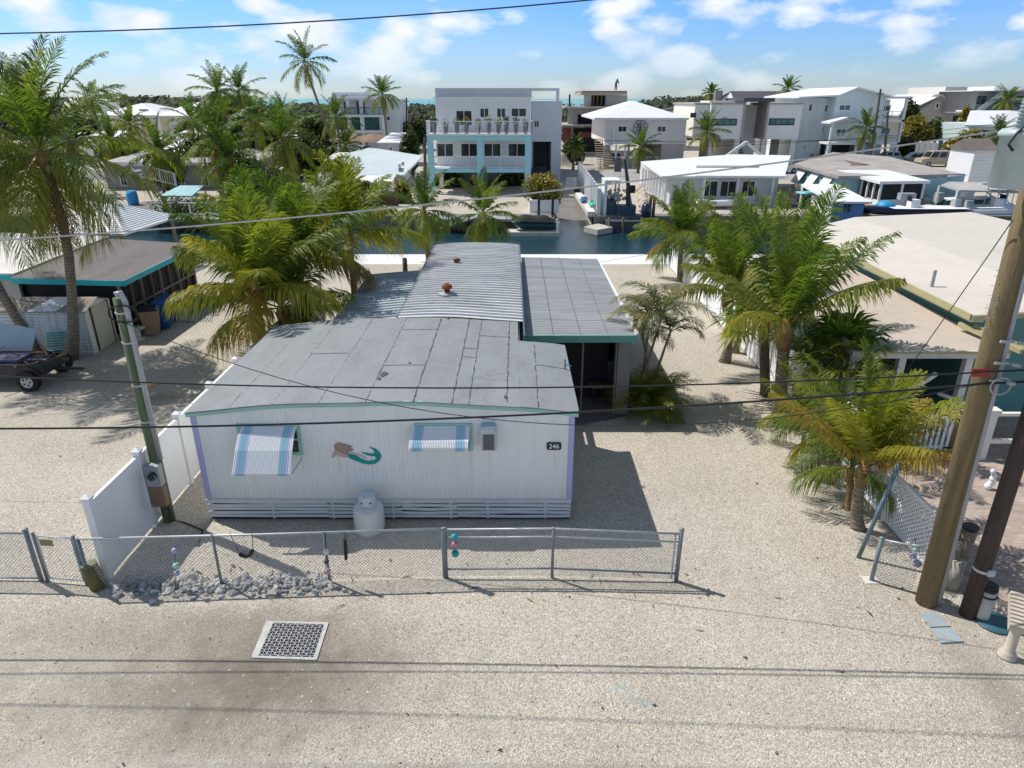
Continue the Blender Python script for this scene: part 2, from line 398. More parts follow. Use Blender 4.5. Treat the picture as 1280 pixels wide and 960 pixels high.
# ================================================================== camera, sun, sky
sc = bpy.context.scene
cd = bpy.data.cameras.new('camera'); cam = bpy.data.objects.new('camera', cd); C.objects.link(cam)
cam.location = (0, 0, H); cam.rotation_euler = (math.pi/2 - PIT, 0, 0)
cd.sensor_fit = 'HORIZONTAL'; cd.angle = 2 * math.atan(640 / F); cd.clip_start = .1; cd.clip_end = 60000
sc.camera = cam
sc.render.resolution_x, sc.render.resolution_y = 1024, 768
sc.view_settings.view_transform = 'Standard'; sc.view_settings.look = 'None'; sc.view_settings.exposure = 0
SUN = Vector((-.66, .36, 1)).normalized()
sl = bpy.data.lights.new('sun', 'SUN'); so = bpy.data.objects.new('sun', sl); C.objects.link(so)
sl.energy = 4.75; sl.angle = rad(.53); sl.color = (1, .955, .885)
so.rotation_euler = (-SUN).to_track_quat('-Z', 'Y').to_euler(); so.location = (0, 0, 30)
w = bpy.data.worlds.new('World'); sc.world = w; w.use_nodes = True; t = w.node_tree
bg = t.nodes['Background']; sky = node(t, 'ShaderNodeTexSky', sky_type='NISHITA')
sky.sun_disc = False; sky.sun_elevation = math.asin(SUN.z); sky.sun_rotation = math.atan2(SUN.x, SUN.y)
sky.altitude = 0; sky.air_density = 1.0; sky.dust_density = .3; sky.ozone_density = 2.0
co = t.nodes.new('ShaderNodeTexCoord').outputs['Generated']
sp = t.nodes.new('ShaderNodeSeparateXYZ'); t.links.new(co, sp.inputs[0])
el = sp.outputs['Z']
# blue of a clear maritime sky: tint varies with elevation
tint = ramp(t, el, [(0, (.74,.9,1.25)), (.05, (.64,.9,1.38)), (.13, (.5,.9,1.6)), (.22, (.95,.96,.95)), (.6, (1.08,1.0,.9))])
skyc = mix(t, 1, sky.outputs[0], tint, 'MULTIPLY')
cv = vscale(t, co, (9, 9, 20)); 
ad = t.nodes.new('ShaderNodeVectorMath'); ad.operation = 'ADD'; ad.inputs[1].default_value = (3.1, 1.7, .2); t.links.new(cv, ad.inputs[0]); cv = ad.outputs[0]
n1 = noise_(t, cv, 1.0, 8, .52); n2 = noise_(t, cv, .45, 3, .5)
pv_ = node(t, 'ShaderNodeTexVoronoi', feature='SMOOTH_F1'); pv_.inputs['Scale'].default_value = 1.5; pv_.inputs['Smoothness'].default_value = .4
dw = t.nodes.new('ShaderNodeVectorMath'); dw.operation = 'ADD'; t.links.new(cv, dw.inputs[0]); t.links.new(vscale(t, noise_(t, cv, 3, 4, .6, 'Color'), (.35,.35,.35)), dw.inputs[1]); t.links.new(dw.outputs[0], pv_.inputs['Vector'])
puff = math_(t, 'SUBTRACT', .5, pv_.outputs['Distance'])
dens = math_(t, 'ADD', math_(t, 'ADD', math_(t, 'MULTIPLY', n1, .5), math_(t, 'MULTIPLY', n2, .55)), math_(t, 'MULTIPLY', puff, .3))
cover = ramp(t, dens, [(.535, (0,0,0)), (.585, (.5,.5,.5)), (.66, (1,1,1))])
cover = math_(t, 'MULTIPLY', cover, ramp(t, el, [(.0, (.3,)*3), (.03, (.5,)*3), (.075, (.9,)*3), (.09, (1,)*3), (.35, (.8,)*3), (.6, (.2,)*3)]), clamp=True)
veil = ramp(t, noise_(t, vscale(t, co, (3, 3, 26)), 1.0, 5, .6), [(.42, (0,0,0)), (.75, (.14,.14,.14))])
cover = math_(t, 'MAXIMUM', cover, math_(t, 'MULTIPLY', veil, .8))
cc = ramp(t, n1, [(.4, (7.6,8.2,9.0)), (.75, (9.8,9.9,10.0))])
t.links.new(mix(t, cover, skyc, cc), bg.inputs['Color']); bg.inputs['Strength'].default_value = .11

# ================================================================== ground, canal, sea
def blob(t, co, c, r, soft=.35, nz=.5, sc_=1.2):
    a = t.nodes.new('ShaderNodeVectorMath'); a.operation = 'SUBTRACT'; a.inputs[1].default_value = (c[0], c[1], 0); t.links.new(co, a.inputs[0])
    s = vscale(t, a.outputs[0], (1/r[0], 1/r[1], 0))
    l = t.nodes.new('ShaderNodeVectorMath'); l.operation = 'LENGTH'; t.links.new(s, l.inputs[0])
    d = math_(t, 'SUBTRACT', 1.0, l.outputs['Value'])
    d = math_(t, 'ADD', d, math_(t, 'MULTIPLY', math_(t, 'SUBTRACT', noise_(t, co, sc_, 7, .65), .5), nz * 2))
    return math_(t, 'MULTIPLY', d, 1 / soft, clamp=True)
def gravelmat():
    m, t, b = nt('gravel'); co = objco(t)
    def vor(s):
        v = node(t, 'ShaderNodeTexVoronoi'); v.inputs['Scale'].default_value = s; t.links.new(co, v.inputs['Vector'])
        x = t.nodes.new('ShaderNodeSeparateColor'); t.links.new(v.outputs['Color'], x.inputs[0]); return v.outputs['Distance'], x.outputs[0]
    d1, c1 = vor(44); d2, c2 = vor(95)
    st = math_(t, 'ADD', math_(t, 'MULTIPLY', c1, .55), math_(t, 'MULTIPLY', c2, .45))
    g = ramp(t, st, [(.08, (.2,.18,.15)), (.28, (.395,.362,.312)), (.6, (.505,.468,.41)), (.9, (.745,.71,.65))])
    g = mix(t, math_(t, 'MULTIPLY', ramp(t, d1, [(.45, (0,0,0)), (.8, (1,1,1))]), .45), g, (.24,.215,.18))
    big = noise_(t, co, .35, 6, .6)
    g = mix(t, .55, g, ramp(t, big, [(.3, (.44,.42,.39)), (.55, (.58,.56,.52)), (.75, (.66,.64,.6))]), 'OVERLAY')
    fine = noise_(t, co, 45, 5, .7); mid = noise_(t, co, 3, 8, .7)
    dirt = mix(t, .5, ramp(t, fine, [(.3, (.17,.15,.125)), (.7, (.46,.42,.365))]), ramp(t, mid, [(.32, (.2,.175,.14)), (.5, (.33,.3,.25)), (.68, (.48,.44,.385))]))
    dirt = mix(t, .38, dirt, g)
    dirt = mix(t, math_(t, 'MULTIPLY', ramp(t, noise_(t, co, 1.1, 8, .7), [(.45, (0,0,0)), (.6, (1,1,1))]), .7), dirt, g)
    dk = ramp(t, math_(t, 'ADD', math_(t, 'MULTIPLY', fine, .5), math_(t, 'MULTIPLY', mid, .5)), [(.3, (.085,.072,.057)), (.7, (.27,.235,.19))])
    pale = ramp(t, math_(t, 'ADD', math_(t, 'MULTIPLY', fine, .5), math_(t, 'MULTIPLY', mid, .5)), [(.3, (.4,.375,.34)), (.7, (.62,.59,.54))])
    trk = noise_(t, vscale(t, co, (.22, 2.6, 1)), 1, 6, .6)
    tm = math_(t, 'MULTIPLY', blob(t, co, (0, 7.2), (60, 2.3), .8, .3, .7), ramp(t, trk, [(.45, (0,0,0)), (.62, (1,1,1))]))
    g = mix(t, math_(t, 'MULTIPLY', tm, .55), g, dirt)
    tr2 = math_(t, 'MULTIPLY', blob(t, co, (4.2, 13), (2.2, 12), .9, .4, .5), ramp(t, noise_(t, vscale(t, co, (2.2, .16, 1)), 1, 6, .6), [(.48, (0,0,0)), (.64, (1,1,1))]))
    g = mix(t, math_(t, 'MULTIPLY', tr2, .45), g, dirt)
    c = mix(t, blob(t, co, (-7.5, 7.7), (7.0, 2.6), .7, .55, .9), g, dirt)
    c = mix(t, math_(t, 'MULTIPLY', blob(t, co, (-3.9, 8.3), (3.0, 2.0), .8, .55, 1.3), .85), c, dk)
    dk = mix(t, .3, dk, dirt)
    c = mix(t, math_(t, 'MULTIPLY', blob(t, co, (-5.6, 9.3), (4.2, .7), .6, .5, 1.6), .45), c, dk)
    c = mix(t, math_(t, 'MULTIPLY', blob(t, co, (7.9, 8.2), (1.6, 2.6), .6, .5, 1.6), .65), c, dirt)
    c = mix(t, math_(t, 'MULTIPLY', blob(t, co, (7.6, 7.4), (.6, 2.0), .6, .5, 1.6), .5), c, dk)
    c = mix(t, math_(t, 'MULTIPLY', blob(t, co, (2.8, 5.9), (6.5, .85), .6, .4, 1.0), .85), c, pale)
    c = mix(t, math_(t, 'MULTIPLY', blob(t, co, (-5, 5.9), (9, 1.0), .6, .4, 1.0), .7), c, pale)
    c = mix(t, math_(t, 'MULTIPLY', blob(t, co, (-14, 18.5), (3.0, 3.5), .6, .45, .8), .4), c, dirt)
    c = mix(t, math_(t, 'MULTIPLY', blob(t, co, (3.1, 11.3), (.7, 1.6), .7, .4, 1.5), .35), c, dirt)
    # scattered leaf litter specks and a worn blue survey paint mark on the gravel
    sp_ = ramp(t, noise_(t, co, 16, 2), [(.785, (0,0,0)), (.805, (1,1,1))]); c = mix(t, math_(t, 'MULTIPLY', sp_, .6), c, (.1,.075,.05))
    bl = math_(t, 'MULTIPLY', math_(t, 'MAXIMUM', blob(t, co, (1.75, 8.02), (.22, .12), .6, .8, 9), blob(t, co, (2.0, 7.75), (.26, .1), .6, .9, 9)), .17)
    c = mix(t, bl, c, (.05,.28,.38))
    t.links.new(c, b.inputs['Base Color']); b.inputs['Roughness'].default_value = .95; b.inputs['Specular IOR Level'].default_value = .2
    hgt = math_(t, 'ADD', math_(t, 'SUBTRACT', 1, d1), math_(t, 'MULTIPLY', math_(t, 'SUBTRACT', 1, d2), .5))
    hgt = math_(t, 'ADD', hgt, math_(t, 'MULTIPLY', noise_(t, co, 2.2, 5), 2.5))
    bump(t, b, hgt, .55, .018); return m
GRAVEL = gravelmat()
CB, CF, WZ = 40.1, 54.3, -.95            # canal banks and water level
RX0, RX1 = 3.3, 6.35                     # boat ramp
g = MB()
g.poly([(-400,-60,0),(400,-60,0),(400,CB,0),(-400,CB,0)])
g.poly([(-400,CF,0),(RX0,CF,0),(RX0,66,0),(RX1,66,0),(RX1,CF,0),(400,CF,0),(900,335,0),(-900,335,0)])
g.poly([(-400,CF,0),(-400,CF,-3),(RX0,CF,-3),(RX0,CF,0)]); g.poly([(RX1,CF,0),(RX1,CF,-3),(400,CF,-3),(400,CF,0)])
g.poly([(-400,CB,0),(-400,CB,-3),(400,CB,-3),(400,CB,0)])
g.poly([(RX0,CF,-3),(RX0,66,-3),(RX0,66,0),(RX0,CF,0)]); g.poly([(RX1,CF,-3),(RX1,66,-3),(RX1,66,0),(RX1,CF,0)])
g.put('ground', GRAVEL, kind='structure')
rm = MB(); rm.poly([(RX0+.01,CF-2,-1.7),(RX1-.01,CF-2,-1.7),(RX1-.01,66,.004),(RX0+.01,66,.004)])
rm.put('boat_ramp', M('ramp_asphalt', (.2,.19,.175), .9, .25, 1, .4, 30, dirt=.5), kind='structure')
def watermat(name, col, s, st, stretch):
    m, t, b = nt(name); co = vscale(t, objco(t), stretch); b.inputs['Base Color'].default_value = col + (1,)
    b.inputs['Roughness'].default_value = .06; b.inputs['Specular IOR Level'].default_value = .6; b.inputs['IOR'].default_value = 1.33
    bump(t, b, noise_(t, co, s, 5, .6), st, .08); return m
wa = MB(); wa.poly([(-400,CB-.01,WZ),(400,CB-.01,WZ),(400,CF+.02,WZ),(-400,CF+.02,WZ)]); wa.poly([(RX0,CF+.02,WZ),(RX1,CF+.02,WZ),(RX1,66,WZ),(RX0,66,WZ)])
wa.put('canal_water', watermat('canal_water', (.008,.04,.055), 2.2, .5, (1, 2.2, 1)), kind='structure')
seam_, t, b = nt('sea'); co = objco(t)
t.links.new(ramp(t, noise_(t, vscale(t, co, (.002,.0006,1)), 1, 4), [(.35, (.1,.32,.36)), (.65, (.22,.46,.46))]), b.inputs['Base Color']); b.inputs['Roughness'].default_value = .5
se = MB(); se.poly([(-30000,334,-.3),(30000,334,-.3),(30000,30000,-.3),(-30000,30000,-.3)]); se.put('sea', seam_, kind='structure')
MB().box(-9.6, 9.2, 37.5, CB+.05, -.3, .012).put('seawall_cap', M('white_concrete', (.72,.72,.71), .8, .05, .7, .2, 30, dirt=.2, dcol=(.5,.5,.48)), kind='structure')
MB().box(-60, -9.61, 39.1, CB+.05, -.3, .03).box(9.21, 60, 39.1, CB+.05, -.3, .03).put('neighbour_seawall_cap', CONC, kind='structure')
sb = MB(); sb.box(-90, RX0, CF-.25, CF+.9, -2.5, .05); sb.box(RX1, 110, CF-.25, CF+.9, -2.5, .05); sb.put('far_seawall', M('stained_seawall', (.2,.19,.17), .9, .25, .6, .4, 20, dirt=.6, dcol=(.06,.065,.06)), kind='structure')
ROADM = M('pale_asphalt', (.33,.325,.315), .9, .1, .4, .2, 30)
MB().poly([(-120,80,.006),(140,80,.006),(140,91,.006),(-120,91,.006)]).put('far_street', ROADM, kind='structure')

# paver driveway of the right neighbour
def pavermat():
    m, t, b = nt('pavers'); co = objco(t)
    br = node(t, 'ShaderNodeTexBrick'); t.links.new(co, br.inputs['Vector']); br.inputs['Scale'].default_value = 2.4
    br.inputs['Color1'].default_value = (.36,.29,.25,1); br.inputs['Color2'].default_value = (.45,.39,.35,1); br.inputs['Mortar'].default_value = (.25,.22,.2,1); br.inputs['Mortar Size'].default_value = .012
    c = mix(t, .5, br.outputs['Color'], ramp(t, noise_(t, co, .8, 6), [(.3, (.38,.33,.3)), (.7, (.62,.58,.53))]), 'OVERLAY')
    t.links.new(c, b.inputs['Base Color']); b.inputs['Roughness'].default_value = .9; return m
MB().poly([(8.3,11.0,.008),(8.7,8.6,.008),(10.5,6,.008),(24,6,.008),(24,17.2,.008),(8.3,17.2,.008)]).put('paver_driveway', pavermat(), kind='structure')
# loose pebbles lying proud on the gravel
pb = MB()
for i in range(3600):
    y = 5.3 + 9 * RD.random() ** 1.4; x = RD.uniform(-8.2, 8.2) * (.6 + y / 18)
    if -6.6 < x < 1.3 and y > 12.6: continue
    r = RD.uniform(.008, .022); q = [Vector((math.cos(a)*r*RD.uniform(.7,1.3), math.sin(a)*r*RD.uniform(.7,1.3), 0)) + Vector((x, y, .001)) for a in (0,1.3,2.5,3.8,5.1)]
    tp = Vector((x + RD.uniform(-.3,.3)*r, y, r * RD.uniform(.5,.9))); tt = RD.random()
    for k in range(5): pb.poly([q[k], q[(k+1) % 5], tp], tt)
mp, t, b = nt('pebble'); at = node(t, 'ShaderNodeAttribute', attribute_name='tint')
t.links.new(ramp(t, at.outputs['Fac'], [(0, (.16,.14,.12)), (.4, (.42,.39,.34)), (1, (.68,.66,.62))]), b.inputs['Base Color']); b.inputs['Roughness'].default_value = .9
tag(pb.put('loose_gravel', mp), 'loose pale pebbles strewn over the gravel yard and road edge', 'gravel', kind='stuff')

lt = MB(); rng = random.Random(14)
for i in range(280):
    q = rng.random()
    if q < .35: x, y = rng.uniform(-7.5, 4), 10.5 + rng.gauss(0, .35)
    elif q < .6: x, y = rng.gauss(7.4, .8), rng.uniform(9, 20)
    elif q < .75: x, y = rng.gauss(-9, 3), rng.gauss(18, 4)
    else: x, y = rng.uniform(-8, 8), rng.uniform(5.5, 12)
    if -6.7 < x < 1.4 and y > 12.5: continue
    a = rng.random()*6.28; L_ = rng.choice((.015,.02,.02,.03,.03,.04,.05,.12)); wd = .012 if L_ > .1 else L_*.35; d = Vector((math.cos(a), math.sin(a), 0)); n_ = Vector((-d.y, d.x, 0)); p = Vector((x, y, .02))
    lt.poly([p - d*L_, p + n_*wd + UP*rng.uniform(0,.02), p + d*L_, p - n_*wd], rng.random())
ml, t, b = nt('litter'); at = node(t, 'ShaderNodeAttribute', attribute_name='tint')
t.links.new(ramp(t, at.outputs['Fac'], [(0, (.03,.022,.016)), (.6, (.12,.08,.045)), (1, (.3,.2,.1))]), b.inputs['Base Color']); b.inputs['Roughness'].default_value = .9
tag(lt.put('leaf_litter', ml), 'dry brown leaves and twigs scattered over the gravel', 'leaf litter', kind='stuff')

# ================================================================== the mobile home
HX0, HX1, HY = -6.58, 1.275, 12.65
hc, hw = -2.66, 4.02
def zr(x): return 2.6 + .25 * (1 - ((x - hc) / hw) ** 2) + .012 * math.sin(x * 2.3)
home = T('mobile_home', 'white mobile home with arched grey roof, striped awnings and mermaid on its front wall', 'mobile home', (hc, HY, 0))
SIDING = M('white_siding', (.87,.87,.85), .55, .05, 1.2, dirt=.2, dcol=(.5,.47,.45), stretch=(1.5,1.5,.25))
_t = SIDING.node_tree; _b = _t.nodes['Principled BSDF']; _src = _b.inputs['Base Color'].links[0].from_socket; _co = objco(_t)
_s = _t.nodes.new('ShaderNodeSeparateXYZ'); _t.links.new(_co, _s.inputs[0]); _x, _z = _s.outputs[0], _s.outputs[2]
_nz = noise_(_t, vscale(_t, _co, (9, 9, 1.2)), 1, 5, .7); _m = None
for _xi, _z0, _z1, _wd in ((A(424,580,HY).x, .95, 1.72, .035), (A(465,580,HY).x, .9, 1.62, .03), (A(470,580,HY).x, 1.05, 1.62, .02), (A(503,590,HY).x, .8, 1.5, .012), (A(590,590,HY).x, .7, 1.7, .015), (A(612,590,HY).x, .9, 1.8, .02), (A(380,590,HY).x, .7, 1.6, .015)):
    _q = math_(_t, 'SUBTRACT', 1.0, math_(_t, 'DIVIDE', math_(_t, 'ABSOLUTE', math_(_t, 'SUBTRACT', _x, _xi)), _wd), clamp=True)
    _q = math_(_t, 'MULTIPLY', _q, math_(_t, 'DIVIDE', math_(_t, 'SUBTRACT', _z, _z0), _z1 - _z0, clamp=True)); _q = math_(_t, 'MULTIPLY', _q, math_(_t, 'LESS_THAN', _z, _z1))
    _m = _q if _m is None else math_(_t, 'MAXIMUM', _m, _q)
_m = math_(_t, 'MULTIPLY', math_(_t, 'MULTIPLY', _m, math_(_t, 'MULTIPLY', _nz, 1.5)), .75, clamp=True); _c = mix(_t, _m, _src, (.46, .31, .18))
_sp = math_(_t, 'MULTIPLY', math_(_t, 'SUBTRACT', 1.0, math_(_t, 'DIVIDE', math_(_t, 'SUBTRACT', _z, .5), .45), clamp=True), math_(_t, 'MULTIPLY', _nz, .55), clamp=True)
_t.links.new(mix(_t, _sp, _c, (.5, .46, .4)), _b.inputs['Base Color'])
wl = MB(); n = 84; bw = (HX1 - HX0) / n; gr = .009
for i in range(n):
    x0 = HX0 + i*bw; x1 = x0 + bw - gr; x2 = x0 + bw; yb = HY + .006
    zt = lambda x: zr(x) - .03
    wl.poly([(x0,HY,.5),(x1,HY,.5),(x1,HY,zt(x1)),(x0,HY,zt(x0))]); wl.poly([(x1,yb,.5),(x2,yb,.5),(x2,yb,zt(x2)),(x1,yb,zt(x1))])
    wl.poly([(x1,HY,.5),(x1,yb,.5),(x1,yb,zt(x1)),(x1,HY,zt(x1))]); wl.poly([(x2,yb,.5),(x2,HY,.5),(x2,HY,zt(x2)),(x2,yb,zt(x2))])
wl.box(HX0, HX0+.1, HY+.02, 18.2, .1, 2.5); wl.box(HX1-.1, HX1, HY+.02, 16.55, .1, 2.5); wl.box(.1, HX1-.1, 16.45, 16.55, .1, 2.55)
wl.box(HX0+.1, -5.5, 18.1, 18.2, .1, 2.5); wl.box(-3.1, .2, 28.2, 28.3, .1, 2.7); wl.box(-3.12, -3.02, 18.2, 28.2, .1, 2.75); wl.box(.12, .22, 16.6, 28.2, .1, 2.45)
wl.put('wall', SIDING, home)
tr = MB()
for x in (HX0 - .012, HX1 - .1):
    tr = MB().box(x, x + .112, HY - .02, HY - .002, .5, zr(x + .05) - .1)
    x2 = HX0 - .014 if x < 0 else HX1 + .002; tr.box(x2, x2 + .012, HY - .0005, HY + .1, .5, 2.48); tr.put('corner_trim', LAV, home)
fa = MB(); fx0, fx1, fy = HX0 - .08, HX1 + .08, HY - .05
N = 30
for i in range(N):
    a, c = lerp(fx0, fx1, i/N), lerp(fx0, fx1, (i+1)/N); za, zc = zr(a) - .008, zr(c) - .008; dd = .095
    fa.add([(a,fy,za-dd),(c,fy,zc-dd),(c,fy,zc),(a,fy,za),(a,fy+.03,za-dd),(c,fy+.03,zc-dd),(c,fy+.03,zc),(a,fy+.03,za)], [(0,1,2,3),(4,7,6,5),(0,4,5,1),(3,2,6,7)])
fa.box(fx0, fx0 + .03, fy + .03, 18.3, zr(fx0) - .1, zr(fx0) - .012); fa.box(fx1 - .03, fx1, fy + .03, 16.65, zr(fx1) - .1, zr(fx1) - .012)
fa.put('fascia', SEAG, home)
MEMB = M('roof_membrane', (.245,.262,.276), .75, .12, .8, .35, 60, dirt=.35, dcol=(.14,.15,.155), stretch=(1.6,.7,1))
rf = MB()
def rsheet(x0, x1, y0, y1, nu=22):
    rf.grid(lambda u, v: (lerp(x0,x1,u), lerp(y0,y1,v), zr(lerp(x0,x1,u)) + .008*math.sin(lerp(y0,y1,v)*2.1 + u*5)), nu, 10)
rsheet(fx0, .16, fy - .015, 18.34); rsheet(.16, fx1 + .015, fy - .015, 16.72, 8)
for (x0, x1, y) in ((fx0, .16, fy - .015), (.16, fx1, fy - .015)):
    for i in range(14):
        a, c = lerp(x0,x1,i/14), lerp(x0,x1,(i+1)/14); s = .008*math.sin(y*2.1 + 5*i/14)
        rf.poly([(a,y,zr(a)-.02),(c,y,zr(c)-.02),(c,y,zr(c)),(a,y,zr(a))])
rf.put('roof', MEMB, home, True)
# ragged tar seams on the membrane
sm = MB()
def seam(x0, y0, x1, y1, wd, brk=.0):
    k = int(abs(y1 - y0) / .09) + 2; prev = None
    for i in range(k):
        f_ = i / (k - 1); x = lerp(x0,x1,f_) + .007*math.sin(i*.7) + RD.uniform(-.005,.005); y = lerp(y0,y1,f_); h = wd * RD.choice((.35,.5,.7,.8,1,1.6)) * .36
        u = (x - fx0) / (.16 - fx0) if x < .16 else (x - .16) / (fx1 + .015 - .16)
        z = zr(x) + .008*math.sin(y*2.1 + u*5) + .007
        cur = ((x - h, y, z), (x + h, y, z))
        if prev and RD.random() > brk: sm.poly([prev[0], prev[1], cur[1], cur[0]])
        prev = cur
for x, wd, bk in ((-5.75,.012,.3),(-4.85,.014,.25),(-3.9,.012,.2),(-2.95,.02,.15),(-1.98,.04,.03),(-1.2,.035,.05),(-.86,.028,.05),(-.09,.034,.03),(.55,.03,.12)):
    seam(x - .02, 12.6, x + .02, 18.3 if x < .1 else 16.65, wd, bk)
for x0, x1, y in ((-2.9,-2.0,17.2),(-1.2,-.86,15.9),(-1.22,-.84,15.3),(-.85,-.1,16.9),(.56,1.3,15.0),(-2.95,-2.0,14.6),(-4.8,-3.95,15.5),(-6.2,-5.8,17.8)):
    for i in range(12):
        a, c = lerp(x0,x1,i/12), lerp(x0,x1,(i+1)/12)
        ff = lambda x: zr(x) + .008*math.sin(y*2.1 + ((x - fx0)/(.16 - fx0) if x < .16 else (x-.16)/(fx1-.145))*5) + .008
        sm.poly([(a,y,ff(a)),(c,y,ff(c)),(c,y+.022,ff(c)),(a,y+.022,ff(a))])
for px, py, r in ((480,468,.09),(474,474,.05),(560,398,.05),(632,492,.04),(512,455,.03)):
    p = G(px, py, 2.84); pts = [(p.x + math.cos(a)*r*RD.uniform(.5,1.3), p.y + math.sin(a)*r*2*RD.uniform(.5,1.3)) for a in [i*.9 for i in range(7)]]
    sm.poly([(x, y, zr(x) + .018) for x, y in pts])
sm.put('roof_seam', M('tar', (.075,.078,.08), .8, .4, 5), home)
# metal roofed trailer behind
def rv(x, y=99):
    f_ = min(1, max(0, (y - 18.3) / 4)); return lerp(zr(x) + .035, 2.84 + .09 * (1 - ((x + 1.41) / 1.75) ** 2), f_)
METR = M('ribbed_metal_roof', (.6,.61,.61), .5, .16, .7, dirt=.5, dcol=(.25,.25,.25), metal=.0, stretch=(.5,2.2,1))
def ribs(mb, x0, x1, y0, y1, zf, pitch=.27, rh=.035, rw=.05, nx=10):
    y = y0
    while y < y1 - .01:
        ya, yb, yc, yd = y, min(y1, y + pitch - 2*rw), min(y1, y + pitch - rw), min(y1, y + pitch)
        for i in range(nx):
            a, c = lerp(x0,x1,i/nx), lerp(x0,x1,(i+1)/nx); wv = lambda x: .03*math.sin(x*1.7 + y*.9)
            q = lambda x, yy, h: (x, yy + wv(x), zf(x, yy) + h)
            mb.poly([q(a,ya,0), q(c,ya,0), q(c,yb,0), q(a,yb,0)]); mb.poly([q(a,yb,0), q(c,yb,0), q(c,yb+.006,rh), q(a,yb+.006,rh)])
            mb.poly([q(a,yb+.006,rh), q(c,yb+.006,rh), q(c,yc,rh), q(a,yc,rh)]); mb.poly([q(a,yc,rh), q(c,yc,rh), q(c,yd,0), q(a,yd,0)])
        y += pitch
mr = MB(); ribs(mr, -3.2, .3, 18.36, 28.6, lambda x, y: rv(x, y) - .02, .27, .05, .055)
mr.put('metal_roof', METR, home)
ef = MB(); ef.box(.3, .34, 16.75, 28.6, 2.6, 2.86); ef.box(-3.24, -3.2, 18.36, 28.6, 2.6, 2.86); ef.box(-3.24, .34, 28.6, 28.64, 2.6, 2.95); ef.put('roof_edge', M('dark_edge', (.08,.12,.13), .6), home)
vp = MB(); p = G(559, 366, 2.98); vp.tube([(p.x,p.y,2.85),(p.x,p.y,3.12)], .09, 12); vp.lathe((p.x,p.y,3.12), [(.15,0),(.17,.05),(.15,.1),(.05,.16)], 14)
vp.put('roof_vent', RUST, home, True)
MB().lathe((p.x, p.y, 2.95), [(.3,0),(.22,.03),(.12,.06)], 14).put('vent_flashing', GREYM, home, True)
p2 = G(571, 328, 2.95); MB().tube([(p2.x,p2.y,2.85),(p2.x,p2.y,3.02)], .1, 12).lathe((p2.x,p2.y,3.02), [(.13,0),(.14,.05),(.03,.09)], 12).put('roof_vent', RUST, home, True)
p3 = A(706, 463, 15.0); MB().tube([(p3.x,p3.y,2.6),(p3.x,p3.y,2.86)], .02, 8).beam((p3.x,p3.y,2.72),(p3.x+.15,p3.y,2.69),.02).put('roof_pipe', M('blue_pipe', (.1,.25,.33)), home)
# lower lean-to on the left
lr = MB(); ribs(lr, -5.45, -3.26, 18.34, 25.6, lambda x, y: 2.28 + .09*(x + 5.45), .3)
lr.put('lean_to_roof', M('blue_metal_roof', (.42,.48,.52), .5, .2, .8, dirt=.6, dcol=(.22,.27,.3), metal=.0, stretch=(.4,2.2,1)), home)
MB().box(-5.4, -3.15, 25.45, 25.55, .1, 2.25).box(-5.4, -5.3, 18.4, 25.45, .1, 2.25).put('lean_to_wall', CREAMW, home)
# screened porch on the right
pr = MB(); ribs(pr, .37, 3.42, 17.85, 27.3, lambda x, y: 2.49 + .12*(y - 17.85)/9.45 - .06*(x - .37)/3.05, .15, .009, .06, 8); pr.box(.37, 3.42, 17.87, 27.28, 2.3, 2.42)
PORCHR = M('porch_roof', (.3,.315,.335), .65, .2, 1.0, 0, 50, dirt=.5, dcol=(.15,.152,.165), stretch=(.22,2.2,1))
pr.put('porch_roof', PORCHR, home)
pj = MB()
for k in range(1, 4):
    x = lerp(.37, 3.42, k/4); pj.poly([(x-.008,17.86,2.517-.06*k/4),(x+.008,17.86,2.517-.06*k/4),(x+.008,27.28,2.637-.06*k/4),(x-.008,27.28,2.637-.06*k/4)])
for y in ():
    v = (y-17.85)/9.45; pj.poly([(.38,y,2.507+.12*v),(3.41,y,2.447+.12*v),(3.41,y+.015,2.447+.12*v),(.38,y+.015,2.507+.12*v)])
pj.put('porch_roof_seam', M('seam_dark', (.16,.168,.18)), home)
MB().box(.3, 3.46, 17.78, 17.85, 2.3, 2.5).put('porch_fascia', M('green_fascia', (.1,.3,.25), .55, .1, 2, dirt=.15), home)
MB().box(3.425, 3.5, 17.851, 27.3, 2.36, 2.53).put('porch_edge_trim', WHITE, home)
SCREEN = M('insect_screen', (.022,.024,.026), .8, .25, 2)
MB().box(3.3, 3.34, 18.9, 27.2, .0, 2.35).box(.4, 3.3, 27.15, 27.2, 0, 2.4).box(.24, .28, 17.95, 27.15, .02, 2.38).put('screen_and_shade_panel', SCREEN, home)
MB().box(.29, 2.9, 19.25, 19.29, .02, 2.36).put('screen_and_shade_panel', SCREEN, home)  # solid dark panel added behind the chair, stands for the porch's shaded interior
MB().poly([(.28,16.6,.012),(3.3,17.9,.012),(3.3,27.1,.012),(.28,27.1,.012)]).put('porch_floor', M('porch_slab', (.16,.155,.15), .9, .15, 1), home)
for (px, y) in ((727.5, 17.95), (769, 17.95)):
    q = A(px, 470, y); MB().box(q.x - .025, q.x + .025, y, y + .05, 0, 2.32).put('porch_post', M('porch_post_grey', (.13,.135,.14), .6), home)
q0, q1 = A(771, 470, 18.0).x, 3.34
MB().box(q0, q1, 18.0, 18.06, .02, 2.3).box(q0 + .02, q1, 18.06, 18.9, .02, 2.3).put('porch_side_wall', M('grey_panel', (.2,.2,.195), .8, .15, 1, dirt=.3), home)
